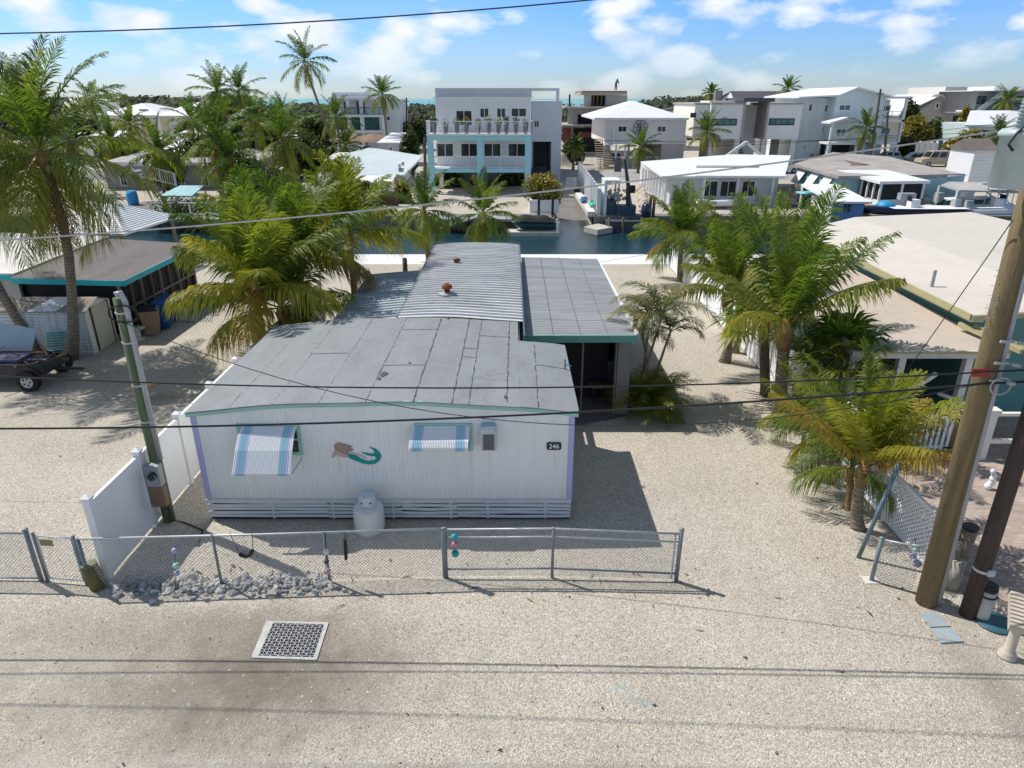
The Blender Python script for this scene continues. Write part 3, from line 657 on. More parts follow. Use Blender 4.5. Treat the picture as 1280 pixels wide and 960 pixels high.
# skirting
sk = MB()
for i in range(5):
    z = .08 + i * .088; segs = [HX0, HX0 + 2.6, HX0 + 4.2, HX0 + 5.4, HX1]
    for a, c in zip(segs, segs[1:]):
        e0, e1 = RD.uniform(-.012,.012), RD.uniform(-.012,.012); m_ = (a + c)/2; em = RD.uniform(-.02,.01)
        for (u0, k0, u1, k1) in ((a, e0, m_, em), (m_, em, c - .006, e1)):
            sk.add([(u0,HY-.03,z+k0),(u1,HY-.03,z+k1),(u1,HY-.03,z+.066+k1),(u0,HY-.03,z+.066+k0),(u0,HY-.01,z+k0),(u1,HY-.01,z+k1),(u1,HY-.01,z+.066+k1),(u0,HY-.01,z+.066+k0)],
                   [(0,1,2,3),(4,7,6,5),(0,4,5,1),(3,2,6,7),(0,3,7,4),(1,5,6,2)])
for x in (-5.2, -3.9, -2.6, -1.35, -.55, .7): sk.box(x, x + .05, HY - .042, HY - .031, .06, .5)
sk.box(HX0 - .02, HX1 + .01, HY - .045, HY - .001, .497, .53)
sk.put('skirting_slats', M('skirt_paint', (.66,.68,.71), .6, .08, 2, dirt=.25, dcol=(.35,.35,.36)), home)
MB().box(HX0 + .02, HX1 - .02, HY + .03, HY + .06, 0, .5).put('skirting_backing', DARK, home)
# windows with awnings
def awnmat():
    m, t, b = nt('striped_awning'); at = node(t, 'ShaderNodeAttribute', attribute_name='tint')
    t.links.new(ramp(t, at.outputs['Fac'], [(0, (.8,.81,.82)), (.2, (.4,.54,.74)), (.4, (.3,.58,.62)), (.6, (.56,.58,.78)), (.8, (.55,.66,.74))], 'CONSTANT'), b.inputs['Base Color'])
    b.inputs['Roughness'].default_value = .4; return m
AWN = awnmat()
def stripe(u):
    for c in (.14, .86):
        d = (u - c) / .085
        if abs(d) < 1:
            return .3 if d < -.45 else .7 if d > .62 else .5 if d < .2 else .3
    return .1
def awning(win_parent, xa, xb, prof, flare=.03):
    a = MB(); nf = 36
    pts = prof
    def f(u, v):
        i = v * (len(pts) - 1); k = min(int(i), len(pts) - 2); q = i - k
        y = lerp(pts[k][0], pts[k+1][0], q); z = lerp(pts[k][1], pts[k+1][1], q); e = flare * v
        return (lerp(xa - e, xb - e*.3, u), y - .012 * abs(math.sin(u * nf * math.pi)), z)
    a.grid(f, nf * 4, len(pts) - 1, lambda i, j: stripe((i + .5) / (nf * 4)))
    o = a.put('awning', AWN, win_parent)
    for s in (0, 1):
        x = (xa, xb)[s]; arm = MB(); arm.beam((x, HY - .02, pts[-1][1] + .05), (x, pts[-2][0], pts[-2][1]), .015); arm.put('awning_arm', GREYM, o)
    return o
w1 = win(home, '-y', A(300, 555, HY).x, A(378, 555, HY).x, 1.62, 2.33, HY, SEAG, 1, 2, .07)
y0, zt0 = HY - .06, 2.30
awning(w1, A(302, 532, HY-.05).x, A(371, 532, HY-.05).x, [(y0, zt0), (HY-.24, 2.2), (HY-.46, 1.95), (HY-.64, 1.65), (HY-.7, 1.55), (HY-.66, 1.48)], .1)
w2 = win(home, '-y', A(519, 552, HY).x, A(591, 552, HY).x, 1.71, 2.34, HY, SEAG, 1, 1, .08)
awning(w2, A(515, 532, HY-.05).x, A(587, 532, HY-.05).x, [(y0, 2.31), (HY-.18, 2.22), (HY-.34, 2.1), (HY-.42, 2.0), (HY-.43, 1.94), (HY-.39, 1.89)], .06)
xa, xb = A(601, 545, HY-.2).x, A(620, 545, HY-.2).x
hv = MB().box(xa, xb, HY - .2, HY + .0, 1.8, 2.3); hv = hv.put('wall_heater_vent', M('vent_paint', (.55,.58,.6), .5), home)
MB().box(xa + .045, xb - .04, HY - .212, HY - .202, 1.83, 2.18).put('vent_panel', M('vent_dark', (.13,.13,.13), .6), hv)
MB().prism([(xa-.01, 2.302),(xb+.01, 2.302),(xb-.02, 2.36),(xa+.02, 2.36)], 'xz', HY - .22, HY - .003).put('vent_hood', M('vent_blue', (.36,.5,.6), .5), hv)
# house number
xa, xb = A(683.5, 558, HY).x, A(701.5, 558, HY).x; za, zb = Z(562.5, HY-.03), Z(553.5, HY-.03); cx, cz = (xa+xb)/2, (za+zb)/2; c_ = .025
pq = MB().prism([(xa,za+c_),(xa+c_,za),(xb-c_,za),(xb,za+c_),(xb,zb-c_),(xb-c_,zb),(xa+c_,zb),(xa,zb-c_)], 'xz', HY - .03, HY - .005).put('number_plaque', M('plaque_black', (.012,.014,.016), .4), home)
tc = bpy.data.curves.new('number', 'FONT'); tc.body = '246'; tc.size = .145; tc.align_x = 'CENTER'; tc.align_y = 'CENTER'; tc.extrude = .003; tc.offset = .002
tb = bpy.data.objects.new('number_text', tc); me = bpy.data.meshes.new_from_object(tb); bpy.data.objects.remove(tb)
me.transform(Matrix.Translation((cx, HY - .035, cz)) @ Matrix.Rotation(math.pi/2, 4, 'X')); me.materials.clear(); me.materials.append(WHITE)
to = bpy.data.objects.new('number', me); C.objects.link(to); to.parent = pq
# mermaid cut-out hung on the wall
mm = T('mermaid_ornament', 'flat painted mermaid with teal tail fixed to the white front wall', 'wall ornament', (A(446,567,HY).x, HY, 1.7))
def cut(zs, d0, d1): return [(A(400 + x/5.82, 520 + y/5.82, HY).x, Z(520 + y/5.82, HY)) for x, y in zs]
def flat(name, zs, d, m):
    pts = cut(zs, 0, 0); MB().prism(pts, 'xz', HY - d, HY - .006).put(name, m, mm)
flat('tail', [(205,276),(252,280),(300,308),(345,326),(392,322),(412,305),(402,292),(345,284),(300,263),(345,268),(385,276),(397,262),(388,243),(356,221),(402,235),(432,260),(446,290),(436,320),(410,342),(360,351),(310,342),(252,320),(210,302)], .02, M('mermaid_teal', (.0,.3,.27), .5, .15, 12))
flat('arm', [(206,262),(240,262),(300,280),(345,306),(338,312),(296,292),(240,276),(204,276)], .014, M('mermaid_pale', (.6,.56,.53), .6))
flat('torso', [(118,232),(150,240),(200,268),(205,276),(202,300),(160,296),(128,280),(112,290),(96,304),(88,296),(100,262)], .024, M('mermaid_skin', (.52,.42,.37), .6, .1, 8))
flat('hair', [(104,212),(118,196),(140,192),(165,200),(205,211),(232,216),(226,226),(204,224),(242,242),(240,250),(212,250),(204,280),(170,270),(128,248),(106,232)], .03, M('mermaid_hair', (.4,.25,.22), .6, .2, 10))

# ================================================================== yard things
# propane tank
p = G(463, 664); tk = T('propane_tank', 'white propane cylinder standing before the slatted skirting of the white home', 'gas tank', (p.x, p.y, 0))
MB().lathe((p.x, p.y, 0), [(.27,0),(.27,.05),(.29,.06),(.315,.11),(.32,.2),(.32,.54),(.305,.61),(.25,.665),(.12,.69)], 24).put('body', M('tank_white', (.68,.69,.7), .4, .05, 2, dirt=.2, dcol=(.45,.44,.42)), tk, True)
MB().lathe((p.x, p.y, .69), [(.17,-.03),(.175,0),(.175,.2),(.165,.24),(.06,.255)], 20).put('cap', M('tank_cap', (.6,.65,.7), .4, .05, 2), tk, True)
hs = MB()
for s in (-1, 1): hs.tube([(p.x + s*.09, p.y - .15, .79), (p.x + s*.09, p.y - .165, .79)], .018, 8)
hs.put('cap_hole', BLACKM, tk)
# vinyl privacy fence at left
vf = T('vinyl_fence', 'tall white vinyl privacy fence running back beside the left wall of the home', 'fence', (-7.7, 10.6, 0)); FX = -7.7
ys = [10.62, 12.4, 14.2, 16.0, 17.8]
for i, y in enumerate(ys):
    pp = MB().box(FX-.065, FX+.065, y-.065, y+.065, 0, 1.8).put('post', VINYL, vf)
    MB().add([(FX-.085,y-.085,1.802),(FX+.085,y-.085,1.802),(FX+.085,y+.085,1.802),(FX-.085,y+.085,1.802),(FX-.085,y-.085,1.84),(FX+.085,y-.085,1.84),(FX+.085,y+.085,1.84),(FX-.085,y+.085,1.84),(FX,y,1.9)], [(3,2,1,0),(0,1,5,4),(1,2,6,5),(2,3,7,6),(3,0,4,7),(4,5,8),(5,6,8),(6,7,8),(7,4,8)]).put('post_cap', WHITE, pp)
    if i < 4:
        pa = MB(); a, c = y + .067, ys[i+1] - .067
        pa.box(FX-.035, FX+.035, a, c, .08, .2); pa.box(FX-.035, FX+.035, a, c, 1.6, 1.73)
        pa.box(FX-.02, FX+.02, a, c, .2, 1.6)
        pa.put('panel', VINYL, vf)
# service pole
p = Vector((-7.48, 12.62, 0)); sp_ = T('service_pole', 'short green weathered wood service pole with grey conduit and meter by vinyl fence', 'utility pole', p)
MB().tube([p, p + UP*2.5, p + UP*5.0], [.125,.12,.11], 14).put('post', WOODG, sp_, True)
MB().tube([p + Vector((.13,-.05,1.55)), p + Vector((.13,-.05,4.95)), p + Vector((.1,-.08,5.12)), p + Vector((.02,-.14,5.1))], .055, 10).put('conduit', M('conduit_grey', (.42,.44,.46), .4, .08, 3, metal=.3), sp_, True)
for z in (2.4, 3.2, 4.1, 4.7):
    st = MB(); st.tube([p + Vector((.13,-.05,z)), p + Vector((.13,-.05,z+.05))], .062, 10); st.tube([p + UP*z, p + UP*(z+.035)], .128, 12); st.put('strap', GALV, sp_)
mb_ = MB().box(p.x-.12, p.x+.17, p.y-.3, p.y-.12, 1.02, 1.5).put('meter_box', GREYM, sp_)
MB().tube([(p.x+.05,p.y-.3,1.3),(p.x+.05,p.y-.4,1.3)], .08, 14).put('meter', GLASS, mb_)
MB().box(p.x-.12, p.x+.17, p.y-.28, p.y-.12, .52, 1.0).put('breaker_box', M('brown_box', (.24,.16,.11), .7, .2, 3, dirt=.3), sp_)
MB().tube([p + Vector((.12,-.15,.5)), p + Vector((.13,-.15,.1)), p + Vector((.35,-.1,.02)), p + Vector((.9,-.4,.015)), p + Vector((1.0,-.9,.015))], .015, 6).put('ground_cable', ROPE, sp_)
cp = MB(); cp.tube([p + Vector((.1 + .28*math.cos(a), -.15, 4.75 + .16*math.sin(a) - .004*a)) for a in [i*.35 for i in range(40)]], .009, 5); cp.put('cable_coil', ROPE, sp_)
# chain-link fence along the front
FM = 1.12
def fencepost(o, x, y, h, r=.03, name='post', m=None):
    f = MB().tube([(x,y,-.02),(x,y,h)], r, 10); f.ball((x,y,h), r*1.25, 8, .6); return f.put(name, m or GALVB, o, True)
a, b_ = G(115, 736), G(556, 722); cf = T('chain_link_fence', 'low chain link fence between the vinyl fence corner and the gate section', 'fence', a)
a.z = b_.z = 0
for px in (115, 275, 410, 556):
    f_ = (px - 115) / 441; q = a.lerp(b_, f_); fencepost(cf, q.x, q.y, FM, .034 if px in (115, 556) else .026)
MB().tube([a + UP*FM, a.lerp(b_,.5) + UP*(FM-.015), b_ + UP*FM], .022, 8).put('top_rail', GALV, cf, True)
m_ = MB(); chain(m_, a, b_, FM); m_.put('wire_mesh', GALV, cf)
a, b_ = G(558.5, 722), G(845, 726); cg = T('chain_link_gate_panel', 'wide chain link panel with double top rail between driveway and hanging balls', 'fence panel', a)
mid = G(690, 722)
for q, r in ((a, .03), (mid, .028), (b_, .04)): fencepost(cg, q.x, q.y, 1.13 if r < .04 else 1.17, r)
for z0, z1, r in ((1.1,1.12,.02),(.92,.94,.017),(.2,.22,.02)):
    MB().tube([a + UP*z0, mid + UP*z1, b_ + UP*(z0-.03)], r, 8).put('rail', GALVB if z0 < .5 else GALV, cg, True)
q = b_ - Vector((.1,0,0)); MB().tube([q + UP*.05, q + UP*1.05], .018, 8).put('tension_bar', GALV, cg)
m_ = MB(); chain(m_, a, mid, 1.1); chain(m_, mid, b_, 1.1); m_.put('wire_mesh', GALV, cg)
a, b_ = G(60, 727), G(109, 731); wg = T('chain_link_walk_gate', 'narrow chain link gate beside the white vinyl fence corner', 'gate', a)
for q in (a, b_): fencepost(wg, q.x, q.y, 1.1, .03)
u_ = (b_ - a) * .06; MB().tube([a + u_ + UP*.1, a + u_ + UP*1.05, b_ - u_ + UP*1.05, b_ - u_ + UP*.1, a + u_ + UP*.1], .019, 8).put('frame', GALV, wg, True)
m_ = MB(); chain(m_, a, b_, 1.05); m_.put('wire_mesh', GALV, wg)
d = (b_ - a).normalized(); s0 = a + d * .12
MB().beam(s0 + UP*.93 + Vector((0,-.03,0)), s0 + d*.26 + UP*.93 + Vector((0,-.03,0)), .01, .13).put('plate', M('tan_plate', (.3,.24,.12)), wg)
a, b_ = G(-90, 724), G(52, 726); lf = T('chain_link_fence', 'chain link fence running off past the frame edge left of the walk gate', 'fence', b_)
fencepost(lf, b_.x, b_.y, 1.16, .045); fencepost(lf, a.x, a.y, 1.1)
MB().tube([a + UP*1.08, b_ + UP*1.08], .022, 8).tube([a + UP*.06, b_ + UP*.06], .02, 8).put('rail', GALV, lf, True)
m_ = MB(); chain(m_, a, b_, 1.08); m_.put('wire_mesh', GALV, lf)
# wood bollard stump
p = G(124, 734); st = T('piling_stump', 'short mossy wooden piling stump leaning against the chain link post', 'stump', p)
MB().tube([p, p + Vector((-.05,.02,.27)), p + Vector((-.1,.03,.5))], [.15,.145,.14], 14).put('stump', M('mossy_wood', (.15,.13,.05), .9, .3, 5, .5, 20, stretch=(4,4,.5), dirt=.4, dcol=(.07,.1,.03)), st, True)
MB().tube([p + Vector((-.1,.03,.5)), p + Vector((-.102,.03,.512))], .142, 14).put('end_grain', M('mossy_top', (.2,.22,.12), .9, .3, 8), st)
# rocks under the fence
rk = MB(); rng = random.Random(5)
for i in range(760):
    f_ = rng.random(); px = lerp(140, 415, f_); q = G(px, 734 + rng.gauss(0, 6) - 5*f_); r = rng.choice((.022,.03,.035,.04,.05,.065)) * rng.uniform(.8,1.25); k = MB(); k.ball((0,0,0), r, 7, .7)
    e = Vector((rng.uniform(.7,1.4), rng.uniform(.7,1.3), rng.uniform(.6,1))); tt = rng.random(); mt = Matrix.Rotation(rng.random()*6, 3, 'Z') @ Matrix.Rotation(rng.random()*2, 3, 'X')
    rk.add([q + UP*r*.25 + mt @ Vector((v[0]*e.x*rng.uniform(.8,1.2), v[1]*e.y*rng.uniform(.8,1.2), v[2]*e.z)) for v in k.v], k.f, tt)
mr_, t, b = nt('grey_rock'); at = node(t, 'ShaderNodeAttribute', attribute_name='tint')
t.links.new(mix(t, .4, ramp(t, at.outputs['Fac'], [(0, (.12,.12,.12)), (.4, (.33,.33,.33)), (.75, (.5,.49,.46)), (1, (.72,.7,.66))]), ramp(t, noise_(t, objco(t), 20, 4), [(.3, (.2,.2,.2)), (.7, (.5,.49,.47))])), b.inputs['Base Color']); b.inputs['Roughness'].default_value = .9
tag(rk.put('rock_border', mr_), 'border of loose grey rocks along the foot of the chain link fence', 'rocks', kind='stuff')
# ornaments on the fence
def hang(name, label, px, py0, py1, items, Yo=-.06, cat='ornament', string=True):
    y = lerp(10.38, 10.67, (px - 115) / 441) - .04 + Yo; top = A(px, py0, y); o = T(name, label, cat, top)
    if string: MB().tube([top, A(px, py1, y)], .006, 5).put('cord', ROPE, o)
    for nm, px_, py, r, m in items:
        q = A(px_, py, y); MB().ball(q, r, 14).put(nm, m, o, True)
FT = M('float_teal', (.01,.34,.38), .35, .2, 9); FP = M('float_pink', (.6,.2,.3), .35, .25, 9); FW = M('float_white', (.68,.68,.62), .4, .1, 6); FL = M('float_lilac', (.42,.38,.6), .4, .1, 6); FG = M('float_mint', (.42,.66,.5), .4, .1, 6); FK = M('float_dark', (.06,.09,.09), .4, .4, 12)
hang('hanging_floats', 'three fishing floats, teal, pink and teal, hung where the gate panel begins', 567, 664, 692, [('float',568,671,.065,FT),('float',568,680,.065,FP),('float',569,692,.072,FT)])
hang('hanging_floats', 'string of white, dark and pink floats hung low on the chain link fence', 407, 666, 718, [('float',407.5,690,.055,FW),('float',408,702,.05,FK),('float',409,714,.065,M('float_rose', (.5,.34,.33), .5, .3, 10))])
hang('standing_floats', 'lilac and mint floats stacked on a stick above the rock border', 219, 684, 730, [('float',218.5,688,.058,FL),('float',220,707,.062,FG),('float',221,716,.056,FL)])
y = 10.5; p = A(432, 674, y); ch = T('wind_chime', 'dark driftwood wind chime hanging from the chain link fence', 'wind chime', p)
MB().tube([A(431, 674, y), A(432, 685, y), A(432.5, 699, y)], [.03,.035,.03], 8).put('driftwood', M('driftwood', (.04,.03,.022), .9, .3, 8), ch)
MB().tube([A(430, 664, y), A(431, 675, y)], .006, 5).tube([A(432.5, 699, y), A(434, 708, y)], .004, 5).put('cord', ROPE, ch)
y = 10.42; bo = T('rubber_swag', 'curved black rubber swag hanging on the chain link fence near vinyl fence', 'ornament', A(308, 690, y))
MB().tube([A(x, yy, y) for x, yy in ((299,692),(302,694),(308,695.5),(313,693),(316,688))], [.035,.04,.04,.04,.035], 8).put('swag', BLACKM, bo)
MB().tube([A(288, 668, y), A(299, 692, y)], .006, 5).tube([A(316, 688, y), A(315, 667, y)], .006, 5).put('cord', ROPE, bo)
# drain grate
cs = [G(314, 823), G(396, 826), G(411, 779), G(333, 777)]
dg = T('drain_grate', 'square steel drain grate in a white concrete frame set in the dirt', 'drain', cs[0]); cen = sum(cs, Vector()) / 4
inn = [c.lerp(cen, .12) for c in cs]; inn[0] = cs[0].lerp(cen, .1) + Vector((.05,0,0)); inn[3] = cs[3].lerp(cen, .1) + Vector((.08,0,0))
cf_ = MB()
for i in range(4): cf_.poly([cs[i]+UP*.02, cs[(i+1)%4]+UP*.02, inn[(i+1)%4]+UP*.02, inn[i]+UP*.02]); cf_.poly([cs[i], cs[(i+1)%4], cs[(i+1)%4]+UP*.02, cs[i]+UP*.02])
cf_.put('frame', M('collar_concrete', (.5,.49,.46), .85, .15, 5, .3, 60, dirt=.6, dcol=(.3,.27,.23)), dg); MB().poly([c + UP*.005 for c in inn]).put('pit', M('pit', (.035,.04,.048), .9), dg)
gb = MB()
for i in range(15): f_ = i/14; gb.beam(inn[0].lerp(inn[1], f_)+UP*.017, inn[3].lerp(inn[2], f_)+UP*.017, .008, .012)
for i in range(13):
    f_ = (i + .5)/13; n_ = 56; a, c = inn[0].lerp(inn[3], f_), inn[1].lerp(inn[2], f_)
    for j in range(14):
        u, v = a.lerp(c, j/14), a.lerp(c, (j+1)/14); s = .022 * (1 if (j + i) % 2 else -1); dv = (inn[3]-inn[0]).normalized()
        gb.beam(u - dv*s + UP*.018, v + dv*s + UP*.018, .009, .011)
gb.put('grating', M('grate_steel', (.42,.43,.45), .5, .15, 5, metal=.4), dg)
# utility cover by the pole
cs = [G(1150, 768), G(1172, 768), G(1204, 803), G(1176, 805)]
uc = T('utility_cover', 'flat blue grey utility box lid set in the dirt before the two poles', 'utility cover', cs[0])
u_ = MB(); u_.poly([c + UP*.03 for c in cs][::-1])
for i in range(4): u_.poly([cs[i], cs[(i+1)%4], cs[(i+1)%4]+UP*.03, cs[i]+UP*.03])
u_.put('lid', M('lid_grey', (.3,.36,.38), .8, .12, 3, dirt=.35, dcol=(.35,.32,.28)), uc)
h0, h1 = (cs[0] + cs[3]) / 2, (cs[1] + cs[2]) / 2; MB().beam(h0 + UP*.034, h1 + UP*.034, .015, .006).put('seam', DARK, uc)

# ================================================================== poles, transformer, lines
b0, b1 = Vector((7.56, 9.98, 0)), Vector((7.3, 10.0, 10.2))
up1 = T('utility_pole', 'tall tan wooden power pole with grey riser and red tag', 'utility pole', b0)
MB().tube([b0 - UP*.1, b0.lerp(b1, .5), b1], [.172,.16,.145], 18).put('post', WOODP, up1, True)
rz_ = MB(); off = Vector((.185,-.05,0)); rz_.tube([b0 + off + UP*.0, b0.lerp(b1,.48) + off*.92, b1 + off*.85], .055, 10); rz_.put('riser_conduit', M('riser_grey', (.4,.42,.45), .45, .08, 3), up1, True)
P4 = b0.lerp(b1, .455)
MB().obox(P4 + Vector((-.2,-.17,-.06)), .27, .02, .13, 0, 0, .04).put('tag_plate', M('red_tag', (.33,.04,.028), .5, .15, 6), up1)
hw_ = MB()
for z, dx in ((4.45,.0),(4.75,.02),(5.1,.05)): q = b0.lerp(b1, z/10.2); hw_.obox(q + Vector((.08,-.19,0)), .22, .03, .04); hw_.tube([q + Vector((.2,-.25,0)), q + Vector((.32,-.25,-.02))], .03, 8)
hw_.tube([b0.lerp(b1,.43) + Vector((.12 + .16*math.cos(a), -.24, .14*math.sin(a))) for a in [i*.4 for i in range(17)]], .014, 6)
hw_.put('cable_clamp', GREYM, up1)
ns = MB()
for k in range(26): z = RD.uniform(5.2, 6.2); q = b0.lerp(b1, z/10.2); a = RD.uniform(2.6, 3.6); ns.beam(q + Vector((math.cos(a)*.17, math.sin(a)*.17 - .04, 0)), q + Vector((math.cos(a)*.24, math.sin(a)*.24 - .04, 0)), .006)
ns.put('staple', GALV, up1)
tx = Vector((6.92, 9.75, 7.36)); tf = T('pole_transformer', 'pale grey pole mounted transformer can with ribbed bushing', 'transformer', tx)
MB().lathe(tx, [(.28,0),(.31,.02),(.31,.66),(.34,.67),(.34,.72),(.3,.76),(.12,.8)], 28).put('tank', M('transformer_grey', (.42,.5,.5), .45, .05, 2, dirt=.15), tf, True)
bp = tx + Vector((-.17,-.05,.76)); pf = []
for i in range(9): pf += [(.05 - .002*i, i*.045), (.085 - .004*i, i*.045 + .012), (.05 - .002*i, i*.045 + .03)]
MB().lathe(bp, pf + [(.03,.42),(.03,.46)], 16).put('bushing', M('porcelain', (.38,.44,.46), .25, .1, 3), tf, True)
MB().tube([bp + UP*.44, bp + Vector((.02,0,.6)), bp + Vector((.12,0,.78)), bp + Vector((.35,0,.9))], .014, 6).put('jumper', ROPE, tf)
MB().tube([tx + Vector((-.28,-.2,.5)), tx + Vector((-.36,-.2,.58)), tx + Vector((-.3,-.22,.72)), tx + Vector((-.22,-.2,.8))], .018, 6).put('lug', ROPE, tf)
b2 = Vector((8.13, 9.66, 0)); up2 = T('utility_pole', 'dark brown wooden pole standing right of the tan power pole', 'utility pole', b2)
MB().tube([b2 - UP*.1, b2 + Vector((-.02,0,3)), b2 + Vector((-.05,0,6.5))], [.14,.132,.12], 16).put('post', WOODD, up2, True)
MB().tube([b2 + Vector((0,0,.98)), b2 + Vector((0,0,1.03))], .147, 16).obox(b2 + Vector((.05,-.145,1.02)), .12, .05, .12).put('clamp', M('clamp_pale', (.55,.56,.57), .5), up2)
def line(name, label, pa, pb, r, m, sag): wire(name, label, [pa, pb], r, m, 'cable', sag)
K1 = Vector((7.35, 9.78, 4.42)); K2 = Vector((7.4, 9.78, 4.62))
line('communication_cable', 'thick black cable from pole clamp crossing low over the home front', A(-420, 531, 9.9), K1, .018, ROPE, .33)
line('communication_cable', 'black cable from the pole crossing above the roof of the home', A(-420, 441, 10.0), K2, .013, ROPE, .42)
line('communication_cable', 'black cable continuing right from the power pole clamp', K1, A(1700, 430, 9.9), .022, ROPE, .1)
line('communication_cable', 'upper black cable continuing right from the power pole', K2, A(1700, 415, 10.0), .018, ROPE, .1)
line('power_line', 'pale power line rising from far left palms to the transformer', A(-420, 320, 10.0), A(1246, 164, 9.8), .012, CABW, .28)
line('power_line', 'high thin power line across the clouds at upper left', A(-420, 40, 10.0), A(1300, -70, 10.0), .009, ROPE, .35)
line('service_drop', 'thin service drop dipping across the front wall of the home', Vector((-7.42,12.5,4.55)), Vector((7.3,9.9,4.35)), .008, ROPE, 1.36)
line('service_drop', 'thin dark drop wire from the power pole to the tan porch roof', Vector((7.15,9.9,6.9)), A(1085, 530, 12.5), .008, ROPE, .05)
line('phone_line', 'fine line over the canal from the left palms to the small dock', A(120, 402, 30), A(1110, 262, 34), .007, ROPE, .6)
line('phone_line', 'fine pale line passing over the left cluster of palms', A(-100, 528, 14), A(640, 466, 14), .006, CABW, .1)
# ================================================================== left neighbour
ln = T('screened_cottage', 'low cottage with brown roof and turquoise fascia at left', 'house', (-16.4, 25, 0))
BROWNR = M('brown_roof', (.15,.132,.13), .85, .18, .7, .3, 50, dirt=.4, dcol=(.24,.2,.19), stretch=(2.2,.5,1))
RZ = 2.25; LX0, LX1, LY0, LY1 = -18.6, -14.45, 24.9, 31.6
MB().add([(LX0,LY0,RZ+.12),(LX1,LY0,RZ),(LX1,LY1,RZ+.05),(LX0,LY1,RZ+.3),(LX0,LY0,RZ),(LX1,LY0,RZ-.1),(LX1,LY1,RZ-.05),(LX0,LY1,RZ+.18)], [(0,1,2,3),(7,6,5,4),(0,4,5,1),(2,6,7,3)]).put('roof', BROWNR, ln)
f = MB(); f.beam((LX0,LY0-.03,RZ-.0),(LX1+.03,LY0-.03,RZ-.1),.04,.2); f.beam((LX1+.03,LY0-.03,RZ-.09),(LX1+.03,LY1,RZ-.05),.04,.2); f.put('fascia', TURQ, ln)
MB().box(LX0, LX0+.1, LY0+.3, LY1-.3, 0, RZ).box(LX0+.1, LX1-.35, LY1-.4, LY1-.3, 0, RZ-.1).box(LX0+.1, LX1-.3, LY0+.5, LY0+.6, 0, RZ-.15).box(LX1-.5, LX1-.42, LY0+.6, LY1-.4, 0, RZ-.15).put('screen_wall', SCREEN, ln)
MB().box(-14.95, -14.88, LY0+.6, LY1-.4, 0, .5).put('knee_wall', M('tan_knee', (.34,.29,.25), .85, .15, 1), ln)
for i in range(9):
    y = LY0 + .2 + i * .78; MB().box(LX1-.42, LX1-.32, y, y+.09, 0, RZ-.12).put('post', WOODB if i % 2 else WOODR, ln)
MB().beam((LX1-.37, LY0+.3, 1.0), (LX1-.37, LY1-.3, 1.0), .06, .08).put('mid_rail', WOODR, ln)
wr = T('white_roof_cottage', 'pale wall and white low roof at the left frame edge behind brown roofed cottage', 'house', (-22, 26, 0))
MB().add([(-27,25.2,2.5),(-18.66,25.2,2.45),(-18.66,31.8,2.62),(-27,31.8,2.9),(-27,25.2,2.38),(-18.66,25.2,2.33),(-18.66,31.8,2.5),(-27,31.8,2.75)], [(0,1,2,3),(7,6,5,4),(0,4,5,1),(1,5,6,2)]).put('roof', M('dirty_white_roof', (.66,.63,.6), .7, .08, .6, dirt=.3, dcol=(.42,.36,.33)), wr)
MB().box(-26.8, -18.8, 25.5, 31.5, 0, 2.34).put('wall', M('grey_wall', (.42,.41,.39), .8, .1), wr)
MB().beam((-27,25.18,2.36),(-18.66,25.18,2.3),.04,.18).put('fascia', TURQ, wr)
pv = T('boat_shelter', 'pyramid shaped white ribbed metal roof shelter standing at the canal edge', 'shelter', (-20.7, 35.6, 0))
rp = MB(); ap = Vector((-20.6, 36.0, 3.55)); cn = [Vector(q) for q in ((-18.5,32.8,2.55),(-18.3,38.2,2.55),(-23,38.4,2.55),(-23.2,33.0,2.55))]
for i in range(4):
    a, c = cn[i], cn[(i+1) % 4]; K = 16
    for j in range(K):
        f0, f1 = j/K, (j+1)/K - .012; rp.poly([a.lerp(ap,f0), c.lerp(ap,f0), c.lerp(ap,f1), a.lerp(ap,f1)])
        rp.poly([a.lerp(ap,f1), c.lerp(ap,f1), c.lerp(ap,f1+.012)+UP*.03, a.lerp(ap,f1+.012)+UP*.03])
    rp.poly([a - UP*.1, c - UP*.1, c, a])
rp.put('roof', ROOFW, pv)
for q in cn: MB().box(q.x + (.2 if q.x < -20 else -.35), q.x + (.35 if q.x < -20 else -.2), q.y - .1 + (.3 if q.y < 35 else -.3), q.y + .05 + (.3 if q.y < 35 else -.3), 0, 2.6).put('post', WOODR, pv)
# storage shed
sd = T('storage_shed', 'stained white corrugated metal shed with cream door under the tall palm', 'shed', (-16.6, 23.6, 0))
SX0, SX1, SY0, SY1 = -18.3, -15.05, 23.15, 24.75
wl = MB(); k = 13
for i in range(k):
    z0, z1 = i * 1.62/k, (i+1) * 1.62/k; wl.poly([(SX0,SY0,z0),(SX1,SY0,z0),(SX1,SY0-.03,z1-.03),(SX0,SY0-.03,z1-.03)]); wl.poly([(SX0,SY0-.03,z1-.03),(SX1,SY0-.03,z1-.03),(SX1,SY0,z1),(SX0,SY0,z1)])
wl.box(SX0, SX0+.05, SY0+.01, SY1, 0, 1.6); wl.box(SX0+.05, SX1-.05, SY1-.05, SY1, 0, 1.6)
wl.put('wall', M('stained_metal', (.52,.58,.62), .55, .12, 2, dirt=.75, dcol=(.13,.16,.2), stretch=(2.5,2.5,.7)), sd)
MB().prism([(SY0, 0),(SY1, 0),(SY1, 1.62),((SY0+SY1)/2, 1.86),(SY0, 1.62)], 'yz', SX1-.05, SX1).put('end_wall', CREAMW, sd)
MB().box(SX1, SX1+.04, SY0+.35, SY1-.25, .05, 1.6).put('door', M('cream_door', (.6,.6,.47), .6, .06, 1, dirt=.25, dcol=(.4,.42,.25)), sd)
